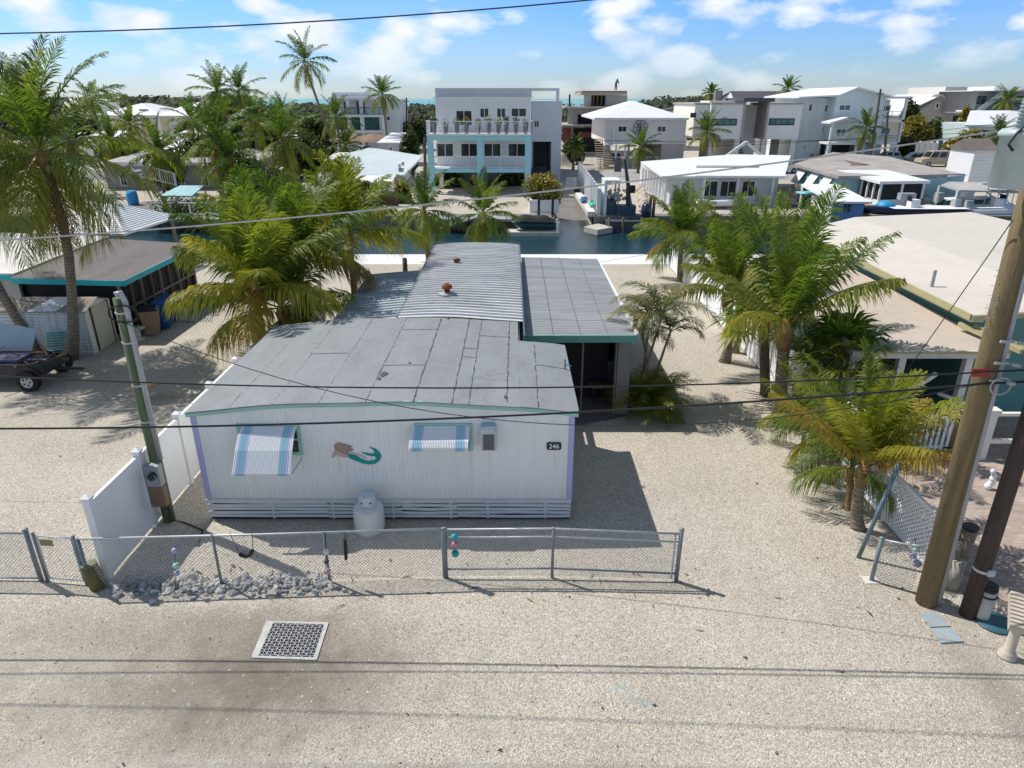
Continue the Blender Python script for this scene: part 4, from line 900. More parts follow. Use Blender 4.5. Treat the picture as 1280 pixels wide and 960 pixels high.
MB().box(SX1+.002, SX1+.05, SY0+.29, SY0+.34, .03, 1.63).box(SX1+.002, SX1+.05, SY1-.24, SY1-.19, .03, 1.63).put('door_track', WOODD, sd)
ym = (SY0+SY1)/2; r_ = MB()
r_.add([(SX0-.1,SY0-.1,1.6),(SX1+.1,SY0-.1,1.6),(SX1+.1,ym,1.9),(SX0-.1,ym,1.9),(SX0-.1,SY1+.1,1.6),(SX1+.1,SY1+.1,1.6)], [(0,1,2,3),(3,2,5,4)]); r_.add([(SX0-.1,SY0-.1,1.56),(SX1+.1,SY0-.1,1.56),(SX1+.1,SY0-.1,1.6),(SX0-.1,SY0-.1,1.6)], [(0,1,2,3)])
r_.put('roof', M('rotten_roof', (.3,.26,.22), .9, .25, 2, .4, 30, dirt=.7, dcol=(.12,.09,.07)), sd)
tp = MB(); tp.add([(-17.0,SY0-.1,1.612),(-16.0,SY0-.1,1.612),(-15.6,ym-.05,1.9),(-16.5,ym-.05,1.9)], [(0,1,2,3)]); tp.put('roof_patch', M('tarp_white', (.66,.68,.72), .6), sd)
# bins
def bin_(name, label, m, p, rz):
    o = T(name, label, 'trash bin', p, 'wheeled bins beside the cottage', True, rz)
    b = MB(); b.add([(-.24,-.26,0.03),(.24,-.26,.03),(.24,.26,.03),(-.24,.26,.03),(-.32,-.36,.98),(.32,-.36,.98),(.32,.36,.98),(-.32,.36,.98)], [(3,2,1,0),(0,1,5,4),(1,2,6,5),(2,3,7,6),(3,0,4,7)]); b.box(-.34,.34,-.38,.38,.94,.985); b.put('body', m, o)
    MB().add([(-.35,-.39,.99),(.35,-.39,.99),(.35,.41,.99),(-.35,.41,.99),(-.28,-.3,1.07),(.28,-.3,1.07),(.28,.33,1.07),(-.28,.33,1.07)], [(0,1,5,4),(1,2,6,5),(2,3,7,6),(3,0,4,7),(4,5,6,7)]).put('lid', BLACKM if m is not BLUEP else m, o)
    for s in (-1, 1): MB().tube([(s*.2,.3,.1),(s*.27,.3,.1)], .1, 12).put('wheel', RUB, o)
    return o
bin_('trash_bin', 'brown wheeled bin with black lid between shed and blue bins', M('brown_plastic', (.28,.19,.12), .6, .1, 2), G(192, 417), .35)
bin_('trash_bin', 'blue recycling bin right next to the brown bin', BLUEP, G(206, 409), .3)
bin_('trash_bin', 'blue recycling bin farther back behind the other blue bin', BLUEP, G(213, 401), .3)
# stool, lounge frames, board, ladder
p = G(174, 424); o = T('spool_table', 'small white round spool table beside the brown bin', 'table', p); MB().lathe(p, [(.24,0),(.24,.03),(.1,.08),(.09,.3),(.14,.4),(.3,.45),(.3,.48)], 16).put('spool', M('spool_white', (.6,.6,.56), .6, .1, 3), o, True)
def lounge(label, p, rz, lean):
    o = T('lounge_frame', label, 'lounge chair', p, 'folded lounge frames by the screened porch', True, rz)
    f = MB(); s, c = math.sin(lean), math.cos(lean); Q = lambda x, l: Vector((x, l*s, l*c))
    f.tube([Q(-.3,0), Q(-.3,1.3), Q(.3,1.3), Q(.3,0), Q(-.3,0)], .018, 6); f.put('frame', GALV, o)
    g_ = MB()
    for i in range(1, 12): f_ = i/12*1.3; g_.beam(Q(-.3,f_), Q(.3,f_), .03, .008)
    g_.put('strap_seat', M('lounge_strap', (.5,.52,.53), .6, .1, 3), o)
for k, (px, py) in enumerate(((222,400),(232,393),(241,388),(249,384))):
    lounge('%s aluminium lounge frame leaning beside the blue bins' % ('nearest', 'second', 'third', 'farthest')[k], G(px, py), rad(-60), rad(38 + 4*k))
cs = [G(218, 402), G(243, 403), G(262, 387), G(237, 387)]; o = T('grey_board', 'grey plywood board lying flat on the gravel beside lounge frames', 'board', cs[0])
b = MB(); b.add([c + UP*.07 for c in cs] + [c + UP*.02 for c in cs], [(0,1,2,3),(0,4,5,1),(1,5,6,2)]); b.put('board', M('grey_ply', (.33,.34,.35), .8, .12, 2), o)
p = G(507, 344); o = T('mooring_post', 'dark short mooring post by the canal behind the lean to', 'post', p); MB().tube([p - UP*.1, p + UP*.85], [.13,.12], 12).tube([p + UP*.85, p + UP*.9], .1, 12).put('post', WOODD, o, True)
p = Vector((-5.0, 27.2, 0)); o = T('garden_shed', 'small pale corrugated shed half hidden by the palm cluster', 'shed', p)
wl = MB(); wl.box(-5.7, -4.2, 26.5, 27.8, 0, 1.55)
for i in range(14): wl.box(-5.68 + i*.107, -5.64 + i*.107, 26.47, 26.5, 0, 1.55)
wl.put('wall', M('pale_green_metal', (.52,.54,.45), .6, .08, 1, dirt=.2), o); MB().add([(-5.8,26.4,1.56),(-4.1,26.4,1.56),(-4.1,27.15,1.8),(-5.8,27.15,1.8),(-5.8,27.9,1.56),(-4.1,27.9,1.56)], [(0,1,2,3),(3,2,5,4)]).put('roof', ROOFW, o)
# white fence panel behind palms, by canal at left of home
o = T('short_fence', 'short cream fence panel standing behind the palm cluster', 'fence', (-7.75, 24, 0))
f = MB()
for i in range(40): f.box(-7.78, -7.74, 19 + i*.2, 19.19 + i*.2, .05, 1.7)
f.put('panel', M('cream_vinyl', (.7,.68,.58), .5, .06, 1), o)
for i in range(5): MB().box(-7.83, -7.69, 18.9 + i*2, 19.0 + i*2, 0, 1.8).put('post', VINYL, o)
# trailer at left
p = G(20, 492); o = T('utility_trailer', 'black utility trailer loaded with brush and debris at the left edge', 'trailer', p)
bx_ = p.x; by = p.y + .4
b = MB(); b.box(bx_-2.4, bx_+.75, by, by+1.3, .45, .52)
for y in (by, by+1.25): b.box(bx_-2.4, bx_+.75, y, y+.05, .52, .8)
b.box(bx_+.7, bx_+.75, by+.05, by+1.25, .52, .8); b.beam((bx_+.75,by+.65,.46),(bx_+1.6,by+.65,.42),.08); b.put('bed', M('trailer_black', (.03,.035,.045), .5, .3, 3), o)
for y in (by - .18, by + 1.48):
    w_ = MB().tube([(bx_+.35,y-.1,.33),(bx_+.35,y+.1,.33)], .33, 24).put('wheel', RUB, o, False)
    MB().tube([(bx_+.35,y-.112,.33),(bx_+.35,y-.101,.33)], .19, 20).put('rim', M('rim_grey', (.42,.44,.46), .4, .2, 8), w_)
    hb = MB()
    for i in range(5): a = i*1.2566; hb.tube([(bx_+.35+.11*math.cos(a),y-.118,.33+.11*math.sin(a)),(bx_+.35+.11*math.cos(a),y-.113,.33+.11*math.sin(a))], .035, 8)
    hb.put('rim_hole', BLACKM, w_)
    fe = MB(); fe.tube([(bx_+.35+.42*math.cos(a),y,.33+.42*math.sin(a)) for a in [rad(20+i*20) for i in range(8)]], .03, 4); fe.put('fender', BLACKM, o)
br = MB(); rng = random.Random(3)
for i in range(90):
    c = Vector((bx_ + rng.uniform(-2.2,.6), by + rng.uniform(.1,1.2), .55 + rng.random()*.3)); d = Vector((rng.gauss(0,.5), rng.gauss(0,.3), rng.gauss(0,.15))); br.tube([c, c + d*.5, c + d + UP*rng.uniform(-.1,.1)], rng.uniform(.01,.04), 5)
br.put('brush_load', M('brush_brown', (.22,.14,.09), .9, .5, 4), o)
MB().box(bx_-1.2, bx_-.2, by+.3, by+1.0, .53, .85).box(bx_-.1, bx_+.5, by+.6, by+1.1, .53, .75).put('blue_bag', M('bag_blue', (.1,.12,.2), .5, .4, 4), o)
p = G(20, 460); o = T('leaning_panel', 'pale blue sheet panel leaning against the leaning trunk', 'panel', p); MB().obox(p + Vector((-.1,.1,.75)), 1.35, .05, 1.5, .25, rad(-25), rad(18)).put('sheet', M('panel_blue', (.5,.6,.66), .6, .06, 1), o)
p = G(72, 450); o = T('garden_chair', 'turquoise folding garden chair with aluminium frame before the shed', 'chair', p, None, True, .3)
f = MB()
for s in (-.27, .27): f.tube([(s,-.25,0),(s,-.2,.38),(s,.2,.36),(s,.3,0)], .014, 6); f.tube([(s,-.2,.38),(s,-.22,.58),(s,.22,.56)], .014, 6); f.tube([(s,.2,.36),(s,.5,.9)], .014, 6)
f.put('frame', GALV, o); st_ = M('strap_turquoise', (.1,.34,.34), .6, .1, 4)
b = MB()
for i in range(6): b.beam((-.27,-.17+i*.065,.385),(.27,-.17+i*.065,.385),.05,.006)
b.put('seat', st_, o); b = MB()
for i in range(6): b.beam((-.27,.24+i*.045,.45+i*.08),(.27,.24+i*.045,.45+i*.08),.006,.06)
b.put('backrest', st_, o)
p = G(186, 500); o = T('satellite_dish', 'old tan satellite dish on a short mast behind the green service pole', 'satellite dish', p)
q = p + UP*.42 + Vector((-.06,.05,0)); mt = Matrix.Translation(q) @ Matrix.Rotation(.55, 4, 'Z') @ Matrix.Rotation(rad(-24), 4, 'X')
k = MB(); k.lathe((0,0,0), [(.02,-.09),(.2,-.075),(.38,-.03),(.5,.02),(.55,.05),(.53,.055),(.38,-.01),(.2,-.055),(.02,-.07)], 24)
d_ = MB(); d_.add([mt @ Vector((v[0]*1.05, v[1]*.85, v[2])) for v in k.v], k.f); d_.put('dish', M('dish_tan', (.48,.4,.27), .6, .12, 2, dirt=.3, dcol=(.25,.2,.13)), o, True)
MB().tube([p, p + UP*.36], .035, 8).beam(mt @ Vector((0,-.45,0)), mt @ Vector((0,-.1,.45)), .025).obox(mt @ Vector((0,-.1,.45)), .08,.08,.1).put('mast', GREYM, o)

# ================================================================== right neighbour
rn = T('tan_roof_house', 'neighbouring house at right with large tan low roof and teal walls', 'house', (14, 20, 0))
TANR = M('tan_roof', (.58,.54,.48), .8, .07, .35, .15, 40, dirt=.3, dcol=(.42,.36,.31), stretch=(1,1,1))
A_, B_, R1, R2, Bk, D_ = (12.2,17.4,3.2), (12.55,30,3.2), (14.9,17.0,3.52), (15.6,31.6,3.52), (22.8,34.6,3.3), (24,16.5,3.2)
rf = MB(); rf.poly([A_, R1, R2, B_]); rf.poly([R1, D_, Bk, R2])
lo = lambda q: (q[0], q[1], q[2] - .16)
for a, c in ((A_, R1), (R1, D_), (B_, A_), (R2, B_), (Bk, R2)): rf.poly([lo(a), lo(c), c, a])
rf.poly([lo(q) for q in (A_, B_, R2, Bk, D_, R1)])
rf.put('roof', TANR, rn)
OLV = M('olive_trim', (.4,.37,.2), .6, .1, 2)
f = MB(); f.beam(Vector(A_) + Vector((-.03,0,-.06)), Vector(B_) + Vector((-.03,0,-.06)), .06, .16); f.beam(Vector(A_) + Vector((0,-.04,-.08)), Vector(R1) + Vector((0,-.04,-.08)), .05, .14); f.beam(Vector(R1) + Vector((0,-.04,-.08)), Vector(D_) + Vector((0,-.04,-.08)), .05, .14); f.put('fascia', OLV, rn)
q = A(1165, 356, 20.2); MB().tube([(q.x,20.2,3.2),(q.x,20.2,3.75)], .05, 10).put('roof_vent_pipe', GREYM, rn)
TEALW = M('teal_wall', (.11,.27,.26), .75, .08, .7)
MB().box(12.75, 22, 18.0, 18.1, 0, 3.05).box(12.75, 12.85, 18.1, 29.8, 0, 3.06).box(12.85, 22, 29.7, 29.8, 0, 3.06).put('wall', TEALW, rn)
MB().beam((12.5,17.6,2.98),(12.7,29.9,2.98),.35,.06).put('soffit', CREAMW, rn)
pr = MB(); F0, F1, F2, F3 = (8.75,16.45,2.55), (12.6,16.3,2.6), (12.5,26.5,2.75), (8.9,26.5,2.7)
pr.poly([F0,F1,F2,F3]); pr.poly([lo(q) for q in (F3,F2,F1,F0)])
for a, c in ((F0,F1),(F3,F0),(F2,F3)): pr.poly([lo(a), lo(c), c, a])
pr.put('porch_roof', M('tan_porch_roof', (.5,.43,.36), .8, .09, .5, .15, 40, dirt=.35, dcol=(.36,.29,.23)), rn)
f = MB(); f.beam(Vector(F0)+Vector((-.03,-.04,-.09)), Vector(F1)+Vector((0,-.04,-.09)), .05, .2); f.put('porch_fascia', M('pale_trim', (.6,.58,.5), .6), rn)
MB().beam(Vector(F0)+Vector((0,-.07,-.02)), Vector(F1)+Vector((0,-.07,-.02)), .05, .06).beam(Vector(F1)+Vector((.0,-.4,.12)), Vector(F1)+Vector((-.35,1.6,.2)), .09, .12).beam(Vector(F1)+Vector((.12,-.6,.2)), Vector(F1)+Vector((-.2,1.2,.26)), .07, .1).put('porch_beam', OLV, rn)
for x in (8.95, 10.15, 11.9): MB().box(x-.09, x+.09, 16.6, 16.78, 0, 2.4).put('porch_post', CREAMW, rn)
MB().box(9.0, 12.4, 20.5, 20.6, 0, 2.5).box(8.95, 9.02, 17.2, 26, .0, 2.45).put('porch_wall', M('porch_dark_teal', (.05,.1,.1), .8, .2, 1), rn)
for a, c in (((10.1,16.7,.9),(11.2,16.75,1.8)), ((10.1,16.7,1.6),(9.6,17.8,2.3))): MB().beam(a, c, .1).put('brace', CREAMW, rn)
# vinyl fence running back on the right of the lot
wf = T('vinyl_fence', 'long white vinyl fence running back to the canal right of the lot', 'fence', (8.35, 14.6, 0))
y = 14.7; i = 0
while y < 37:
    x = 8.32 + (y - 14.7) * .012; po = MB().box(x-.065, x+.065, y-.065, y+.065, 0, 1.62).put('post', VINYL, wf); MB().box(x-.08, x+.08, y-.08, y+.08, 1.622, 1.67).put('post_cap', WHITE, po)
    if y + 2 < 37:
        pa = MB(); x2 = x + .024; pa.beam((x,y+.067,.13),(x2,y+1.933,.13),.06,.12); pa.beam((x,y+.067,1.5),(x2,y+1.933,1.5),.06,.12)
        pa.beam((x,y+.067,.815),(x2,y+1.933,.815),.036,1.25)
        pa.put('panel', VINYL, wf)
    y += 2.0
# lattice fence
la = T('lattice_fence', 'white vinyl lattice fence panels between young palms and paver driveway', 'fence', (8.12, 10.8, 0))
for (y0, y1) in ((10.75, 12.6), (12.68, 14.55)):
    pa = MB(); hh = 1.12
    for z0, z1 in ((.04,.1),(hh,hh+.07)): pa.box(8.09, 8.15, y0, y1, z0, z1)
    for yy in (y0, y1-.06): pa.box(8.09, 8.15, yy, yy+.06, .1, hh)
    for sg in (1, -1):
        k = -hh
        while k < (y1-y0):
            s0, s1 = max(0, k), min(y1-y0, k+hh)
            if s1 - s0 > .05:
                zz = lambda s: (s-k) if sg > 0 else hh-(s-k)
                pa.beam((8.12+.006*sg, y0+s0, max(.08,zz(s0))), (8.12+.006*sg, y0+s1, max(.08,zz(s1))), .01, .034)
            k += .115
    pa.put('panel', VINYL, la)
for y in (10.7, 12.64, 14.6): MB().box(8.06, 8.18, y-.06, y+.06, 0, 1.26).put('post', VINYL, la)
# leaning steel prop and short fence gate
a, c = G(1073, 697), A(1124, 580, 11.3); o = T('steel_prop', 'blue grey steel post leaning against the white lattice fence', 'post', a); MB().tube([a, c], .04, 10).put('post', M('prop_blue', (.13,.2,.25), .5, .2, 4), o, True)
a, c = G(1089, 726), Vector((7.45, 10.25, 0)); o = T('chain_link_fence', 'short chain link piece between leaning steel post and tan power pole', 'fence', a)
fencepost(o, a.x, a.y, .98, .038, 'post', GALVB); MB().tube([a + UP*.95, c + UP*1.0], .018, 8).put('top_rail', GALV, o, True); m_ = MB(); chain(m_, a, c, .95); m_.put('wire_mesh', GALV, o)
MB().box(a.x-.14, a.x+.14, a.y-.1, a.y+.12, 0, .02).put('footing', CONCW, o)
yy = 10.35; o = T('hanging_floats', 'mint and lilac floats hung on the short fence by the power pole', 'ornament', A(1144, 685, yy))
for px, py, r, m in ((1144,685,.075,FG),(1141,695,.06,FL),(1146,704,.08,FL)): MB().ball(A(px, py, yy), r, 14).put('float', m, o, True)
MB().tube([A(1144, 672, yy), A(1146, 704, yy)], .006, 5).put('cord', ROPE, o)
# pilings and bollard at driveway corner
def piling(label, px, py, h, r, m, lid=True):
    p = G(px, py); o = T('piling', label, 'piling', p); MB().tube([p, p + Vector((.02,0,h))], [r*1.05, r], 14).put('post', m, o, True)
    if lid: MB().tube([p + Vector((.02,0,h+.001)), p + Vector((.02,0,h+.06))], r*1.08, 14).put('cap', BLACKM, o)
piling('grey weathered piling with black cap beside the tan power pole', 1196, 712, .95, .13, WOODR)
piling('low driftwood piling tied with rope between the two poles', 1188, 735, .62, .12, M('drift_grey', (.36,.33,.29), .9, .2, 4, .4, 20, stretch=(3,3,.5)), False)
piling('bare splintered piling leaning behind the tan power pole', 1180, 730, .95, .09, M('drift_brown', (.28,.23,.18), .9, .25, 4, .4, 20, stretch=(3,3,.5)), False)
p = G(1225, 771); o = T('bollard', 'white bollard with black cap and rope standing against the dark pole', 'bollard', p)
MB().lathe(p, [(.14,0),(.135,.05),(.13,.66)], 16).put('post', M('bollard_white', (.58,.55,.48), .8, .1, 3, dirt=.3), o, True); MB().lathe(p, [(.137,.6),(.14,.62),(.137,.66)], 16).lathe(p + UP*.66, [(.125,0),(.125,.05),(.09,.06)], 16).put('cap', BLACKM, o)
MB().tube([p + Vector((.145*math.cos(a),.145*math.sin(a),.5)) for a in [i*.45 for i in range(15)]], .016, 6).put('rope', ROPE, o)
p = G(1258, 821); o = T('pedestal_feeder', 'cream concrete pedestal with tilted ribbed top at the right frame edge', 'pedestal', p)
MB().lathe(p, [(.135,0),(.14,.05),(.115,.07),(.12,.1),(.1,.13),(.085,.16),(.075,.5),(.085,.58),(.1,.62),(.1,.66)], 20).put('column', M('cream_concrete', (.55,.49,.4), .85, .1, 3, .3, 40, dirt=.25), o, True)
mt = Matrix.Translation(p + Vector((.09,.1,.83))) @ Matrix.Rotation(-.5, 4, 'Z') @ Matrix.Rotation(rad(24), 4, 'X')
k = MB(); k.box(-.17,.17,-.33,.33,-.1,.04); t_ = MB(); t_.add([mt @ Vector(v) for v in k.v], k.f); t_.put('tray', M('cream_concrete_tray', (.5,.45,.37), .85, .1, 3), o)
t_ = MB()
for i in range(9): k = MB(); k.box(-.175,.175,-.325+i*.073,-.275+i*.073,.042,.075); t_.add([mt @ Vector(v) for v in k.v], k.f)
t_.put('slats', M('slat_tan', (.5,.44,.36), .8, .15, 5), o)
p = G(1246, 786); o = T('round_mat', 'teal rimmed dark round lid lying by the white bollard', 'lid', p); MB().lathe(p + Vector((.05,.15,0)), [(.3,0),(.32,.02),(.3,.04),(.1,.045)], 24).put('lid', M('lid_teal', (.04,.12,.15), .4, .3, 4), o, True)
# picket gate, stair rail
o = T('picket_gate', 'white picket gate closing the porch beside the tan roof house', 'gate', A(1165, 540, 15.2)); yy = 15.6
x0, x1 = A(1122, 515, yy).x, A(1196, 515, yy).x; z0, z1 = .12, 1.12
g_ = MB(); g_.box(x0, x1, yy, yy+.05, z1-.14, z1-.06); g_.box(x0, x1, yy, yy+.05, z0+.06, z0+.14); n = 11
for i in range(n): x = lerp(x0, x1-.07, i/(n-1)); g_.box(x, x+.07, yy-.02, yy-.002, z0, z1)
g_.put('pickets', WHITE, o); MB().box(x1+.02, x1+.12, yy-.02, yy+.1, 0, 1.2).put('gate_post', WOODB, o)
MB().obox((x1-.02, yy-.035, z1-.1), .2, .03, .04).obox((x1-.02, yy-.035, z0+.1), .2, .03, .04).put('hinge', BLACKM, o)
o = T('porch_railing', 'cream wooden railing of the steps right of the picket gate', 'railing', A(1245, 560, 15.4)); yy = 15.4
xa = A(1240, 520, yy).x; xb = A(1330, 520, yy).x
for x in (xa, xb): MB().box(x-.09, x+.09, yy-.09, yy+.09, 0, 1.35).box(x-.13, x+.13, yy-.13, yy+.13, 1.352, 1.4).put('newel', CREAMW, o)
MB().beam((xa+.09,yy,1.25),(xb-.09,yy,1.25),.1,.08).beam((xa+.09,yy,.5),(xb-.09,yy,.5),.1,.1).beam((xa-.02,yy+.09,1.25),(xa-.6,yy+1.3,1.25),.08).beam((xa-.02,yy+.09,.5),(xa-.6,yy+1.3,.6),.1).put('rail', CREAMW, o)
p = A(1256, 545, 13.9); p.z = 0; o = T('coral_statue', 'small white coral garden ornament in the mulch right of the paver driveway', 'garden ornament', p); k = MB()
for i in range(5): k.ball(p + Vector((RD.uniform(-.04,.04),0,.08+i*.1)), .09 - .008*i, 8, 1.1)
k.put('coral', WHITE, o, True)
# bicycle leaning at the fence behind the palms
p = G(952, 470); o = T('bicycle', 'dark bicycle leaning against the white fence behind palm trunks', 'bicycle', p, None, True, rad(75))
fr = MB(); fr.tube([(-.5,0,.33),(-.1,0,.33),(-.2,0,.75),(.4,0,.72),(-.1,0,.33)], .016, 6); fr.tube([(-.5,0,.33),(-.2,0,.72)], .012, 6); fr.tube([(.52,0,.33),(.4,0,.72),(.36,0,.95)], .016, 6); fr.put('frame', BLACKM, o)
for x in (-.5,.52):
    wv = MB().tube([(x+.33*math.cos(a),0,.33+.33*math.sin(a)) for a in [i*6.2832/20 for i in range(21)]], .02, 6).put('wheel', RUB, o)
    sp2 = MB()
    for i in range(8): a = i*.785; sp2.beam((x,0,.33),(x+.31*math.cos(a),0,.33+.31*math.sin(a)),.004)
    sp2.put('spokes', GALV, wv)
MB().tube([(.34,-.28,.95),(.36,0,.97),(.34,.28,.95)], .014, 6).put('handlebar', BLACKM, o); MB().obox((-.22,0,.82),.24,.12,.06).tube([(-.2,0,.72),(-.21,0,.8)], .014, 6).put('saddle', BLACKM, o)
# porch contents
p = A(752, 505, 19.0); p.z = .012; o = T('patio_chair', 'dark high back patio chair inside the screened porch opening', 'chair', p); GC = M('chair_grey', (.09,.1,.11), .5, .2, 3, metal=.3)
for x in (-.28,.28):
    for y in (-.28,.28): MB().tube([p + Vector((x,y,0)), p + Vector((x,y,.55))], .018, 6).put('leg', GC, o)
MB().box(p.x-.32,p.x+.32,p.y-.32,p.y+.32,.54,.6).put('seat', GC, o); MB().box(p.x-.32,p.x+.32,p.y+.28,p.y+.33,.6,1.2).put('backrest', GC, o)

# ================================================================== palms of the yards
def gpx(px, py): return G(px, py)
# tall palm at far left, leaning neighbour
B = Vector((-15.55, 22.6, 0)); tp = Vector((-15.3, 22.6, 6.7))
palm('coconut_palm', 'tall coconut palm with heavy drooping crown in front of the white shed', 'palm tree', B, tp, 3.55, 23, .17, 21, k=50, leaf=.7, w=.055, nuts=9, dead=8, hi=85, low=-55, dr0=35, dr1=75,
     pts=[B, A(92,420,22.6), A(90,370,22.6), A(86,320,22.6), A(78,275,22.6), A(66,235,22.6), A(52,200,22.6)], tint0=.28)
B = G(47, 444)
palm('coconut_palm', 'coconut palm with slanting trunk leaning out past the left frame edge', 'palm tree', B, (-20.5,23.6,6), 3.4, 20, .16, 22, k=46, leaf=.7, w=.055, dead=5, hi=85, low=-50, dr0=30, dr1=75,
     pts=[B, A(28,408,23.1), A(5,372,23.2), A(-20,325,23.4), A(-48,270,23.6), A(-66,215,23.8), A(-72,170,24)], tint0=.28)
# cluster left of the home
for k, (bx_, by, px, py, L, n, sd_, lb, low) in enumerate((
    (-7.9, 20.3, 322, 368, 2.5, 13, 31, 'wide yellow green coconut palm nearest the home in the left cluster', -25),
    (-7.5, 23.2, 376, 326, 2.8, 13, 32, 'bushy upright coconut palm in the middle of the left cluster', -15),
    (-6.6, 26.5, 436, 300, 2.6, 13, 33, 'coconut palm at the right side of the cluster above the lean to', -20),
    (-9.4, 25.5, 312, 318, 2.5, 12, 34, 'coconut palm at the back left of the cluster by the canal', -20),
    (-8.2, 21.8, 352, 392, 2.6, 15, 35, 'short dense coconut palm under the left cluster by the cream fence', -30))):
    tp = A(px, py, by); palm('coconut_palm', lb, 'palm tree', (tp.x, by, 0), tp, L, n, .15, sd_, None, 52, .75, .055, PALMY if k in (0, 2) else PALM, TRUNKB, hi=84, low=low+28, dr0=20, dr1=66, tint0=.36, old=.75)
for px, py, y, L, sd_, lb in ((530, 268, 37.2, 2.1, 41, 'young coconut palm on the white seawall left of the ribbed metal roof'), (604, 272, 38.3, 2.1, 42, 'young coconut palm behind the ribbed metal roof before the jet ski')):
    tp = A(px, py, y); palm('coconut_palm', lb, 'palm tree', (tp.x + .15, y, 0), tp, L, 15, .13, sd_, None, 40, .5, .05, PALM, TRUNKB, hi=85, low=-45, dr0=25, dr1=80, tint0=.25, old=.6)
# right row
def rp_(lb, bpx_, tpx, L, n, sd_, r=.15, **k):
    b = G(*bpx_); tp = A(tpx[0], tpx[1], b.y); d = dict(k=52, leaf=.75, w=.055, hi=85, low=-5, dr0=20, dr1=66, tint0=.33, old=.6); d.update(k)
    return palm('coconut_palm', lb, 'palm tree', b, tp, L, n, r, sd_, **d)
rp_('coconut palm by the canal end of the white fence', (850,352), (853,300), 2.25, 16, 51, .14, leaf=.55, low=-5, dr1=70)
rp_('thick trunked coconut palm with tall fronds beside the driveway', (906,452), (910,376), 2.8, 10, 52, .17, low=30, dr0=16, dr1=58, leaf=.55)
rp_('second trunk of the paired palm just behind the thick trunked one', (918,440), (924,340), 2.2, 7, 58, .13, low=25, dr0=18, dr1=60, leaf=.5)
rp_('largest coconut palm with long arching fronds over the tan roof', (974,525), (981,418), 3.2, 11, 53, .2, leaf=.62, k=56, low=36, dr0=12, dr1=50, nuts=0, az0=.3)
rp_('small yellow coconut palm at the foot of the largest palm', (1002,562), (1003,524), 1.15, 9, 54, .06, leaf=.32, k=30, w=.035, mat=PALMY, low=0)
rp_('thin dark stemmed small palm half hidden behind the yellow green palm', (1038,604), (1046,552), 1.3, 10, 55, .07, leaf=.38, k=30, w=.04, low=-10)
rp_('small palm with brown stump just left of the big yellow green palm', (1060,636), (1062,592), 1.2, 9, 56, .09, leaf=.36, k=28, w=.035, low=-10, tmat=TRUNKB)
rp_('big yellow green young palm with spreading fronds by the lattice fence', (1073,660), (1079,592), 2.15, 12, 57, .13, leaf=.44, k=60, w=.04, mat=PALMY, low=36, dr0=10, dr1=42, tint0=.36, old=.9, tmat=TRUNK, az0=-.5, lift=.3)
# fan palms
def fanpalm(lb, b, tp, R_, n, sd_, r=.12, group=None, trunk=True, cat='palm tree'):
    rng = random.Random(sd_); b = Vector(b); tp = Vector(tp); o = T('fan_palm', lb, cat, b, group)
    if trunk: MB().tube(trunk_pts(b - UP*.05, tp, .03, 7, rng), [r*1.2] + [r]*7, 9).put('trunk', M('fan_trunk', (.13,.1,.075), .9, .35, 6, .6, 30), o, True)
    m = MB()
    for i in range(n): s = i/n; fan(m, tp, i*2.399, rad(lerp(80,-20,s)), R_*rng.uniform(.85,1.1), .36 + .3*s**3, rng)
    m.put('crown', PALM, o); return o
b = G(957, 494); fanpalm('fan palm with dark trunk between the two big coconut palms', b, A(955, 402, b.y), .95, 26, 61, .15)
tp = A(1048, 447, 17.2); fanpalm('bushy fan palm growing behind the white fence by the tan porch', (tp.x, 17.2, 0), tp, .95, 34, 62, .1)
# areca clump beside the porch
b = G(803, 505); ar = T('areca_palm', 'slender clumping palm with curled thin fronds beside the screened porch', 'palm tree', b); rng = random.Random(9); cm = MB()
for k, (px, py, L, n) in enumerate(((828,392,1.75,8),(812,398,1.5,7),(803,420,1.3,6),(838,415,1.2,5))):
    tp = A(px, py, b.y + .2*k); st = trunk_pts(b + Vector((.15*(k-1.5),.1*k,-.05)), tp, .06, 8, rng); MB().tube(st, [.05*(1 - .04*i) for i in range(9)], 7).put('stem', M('areca_stem', (.26,.25,.17), .8, .2, 6), ar, True)
    for i in range(n): frond(cm, tp, i*2.399 + k, rad(lerp(78, 25, i/n)), rad(105), L*rng.uniform(.85,1.1), 54, .5, .03, rng.uniform(.25,.75), rng, lift=.2, sag=.35)
cm.put('crown', leafmat('areca_leaf', [(0,(.035,.065,.022)),(.4,(.095,.135,.04)),(.7,(.21,.2,.075)),(1,(.33,.2,.08))], .3), ar)
b = G(810, 512); cl = T('clumping_bush', 'dense round green grassy bush at the foot of the slender palm', 'bush', b); cm = MB(); rng = random.Random(10)
for i in range(75): frond(cm, b + Vector((rng.uniform(-.35,.35), rng.uniform(-.35,.35), .05)), rng.random()*6.28, rad(rng.uniform(35,85)), rad(rng.uniform(40,110)), rng.uniform(.95,1.8), 34, .4, .03, rng.uniform(.25,.8), rng, .2, .2, .3)
cm.put('foliage', PALM, cl)
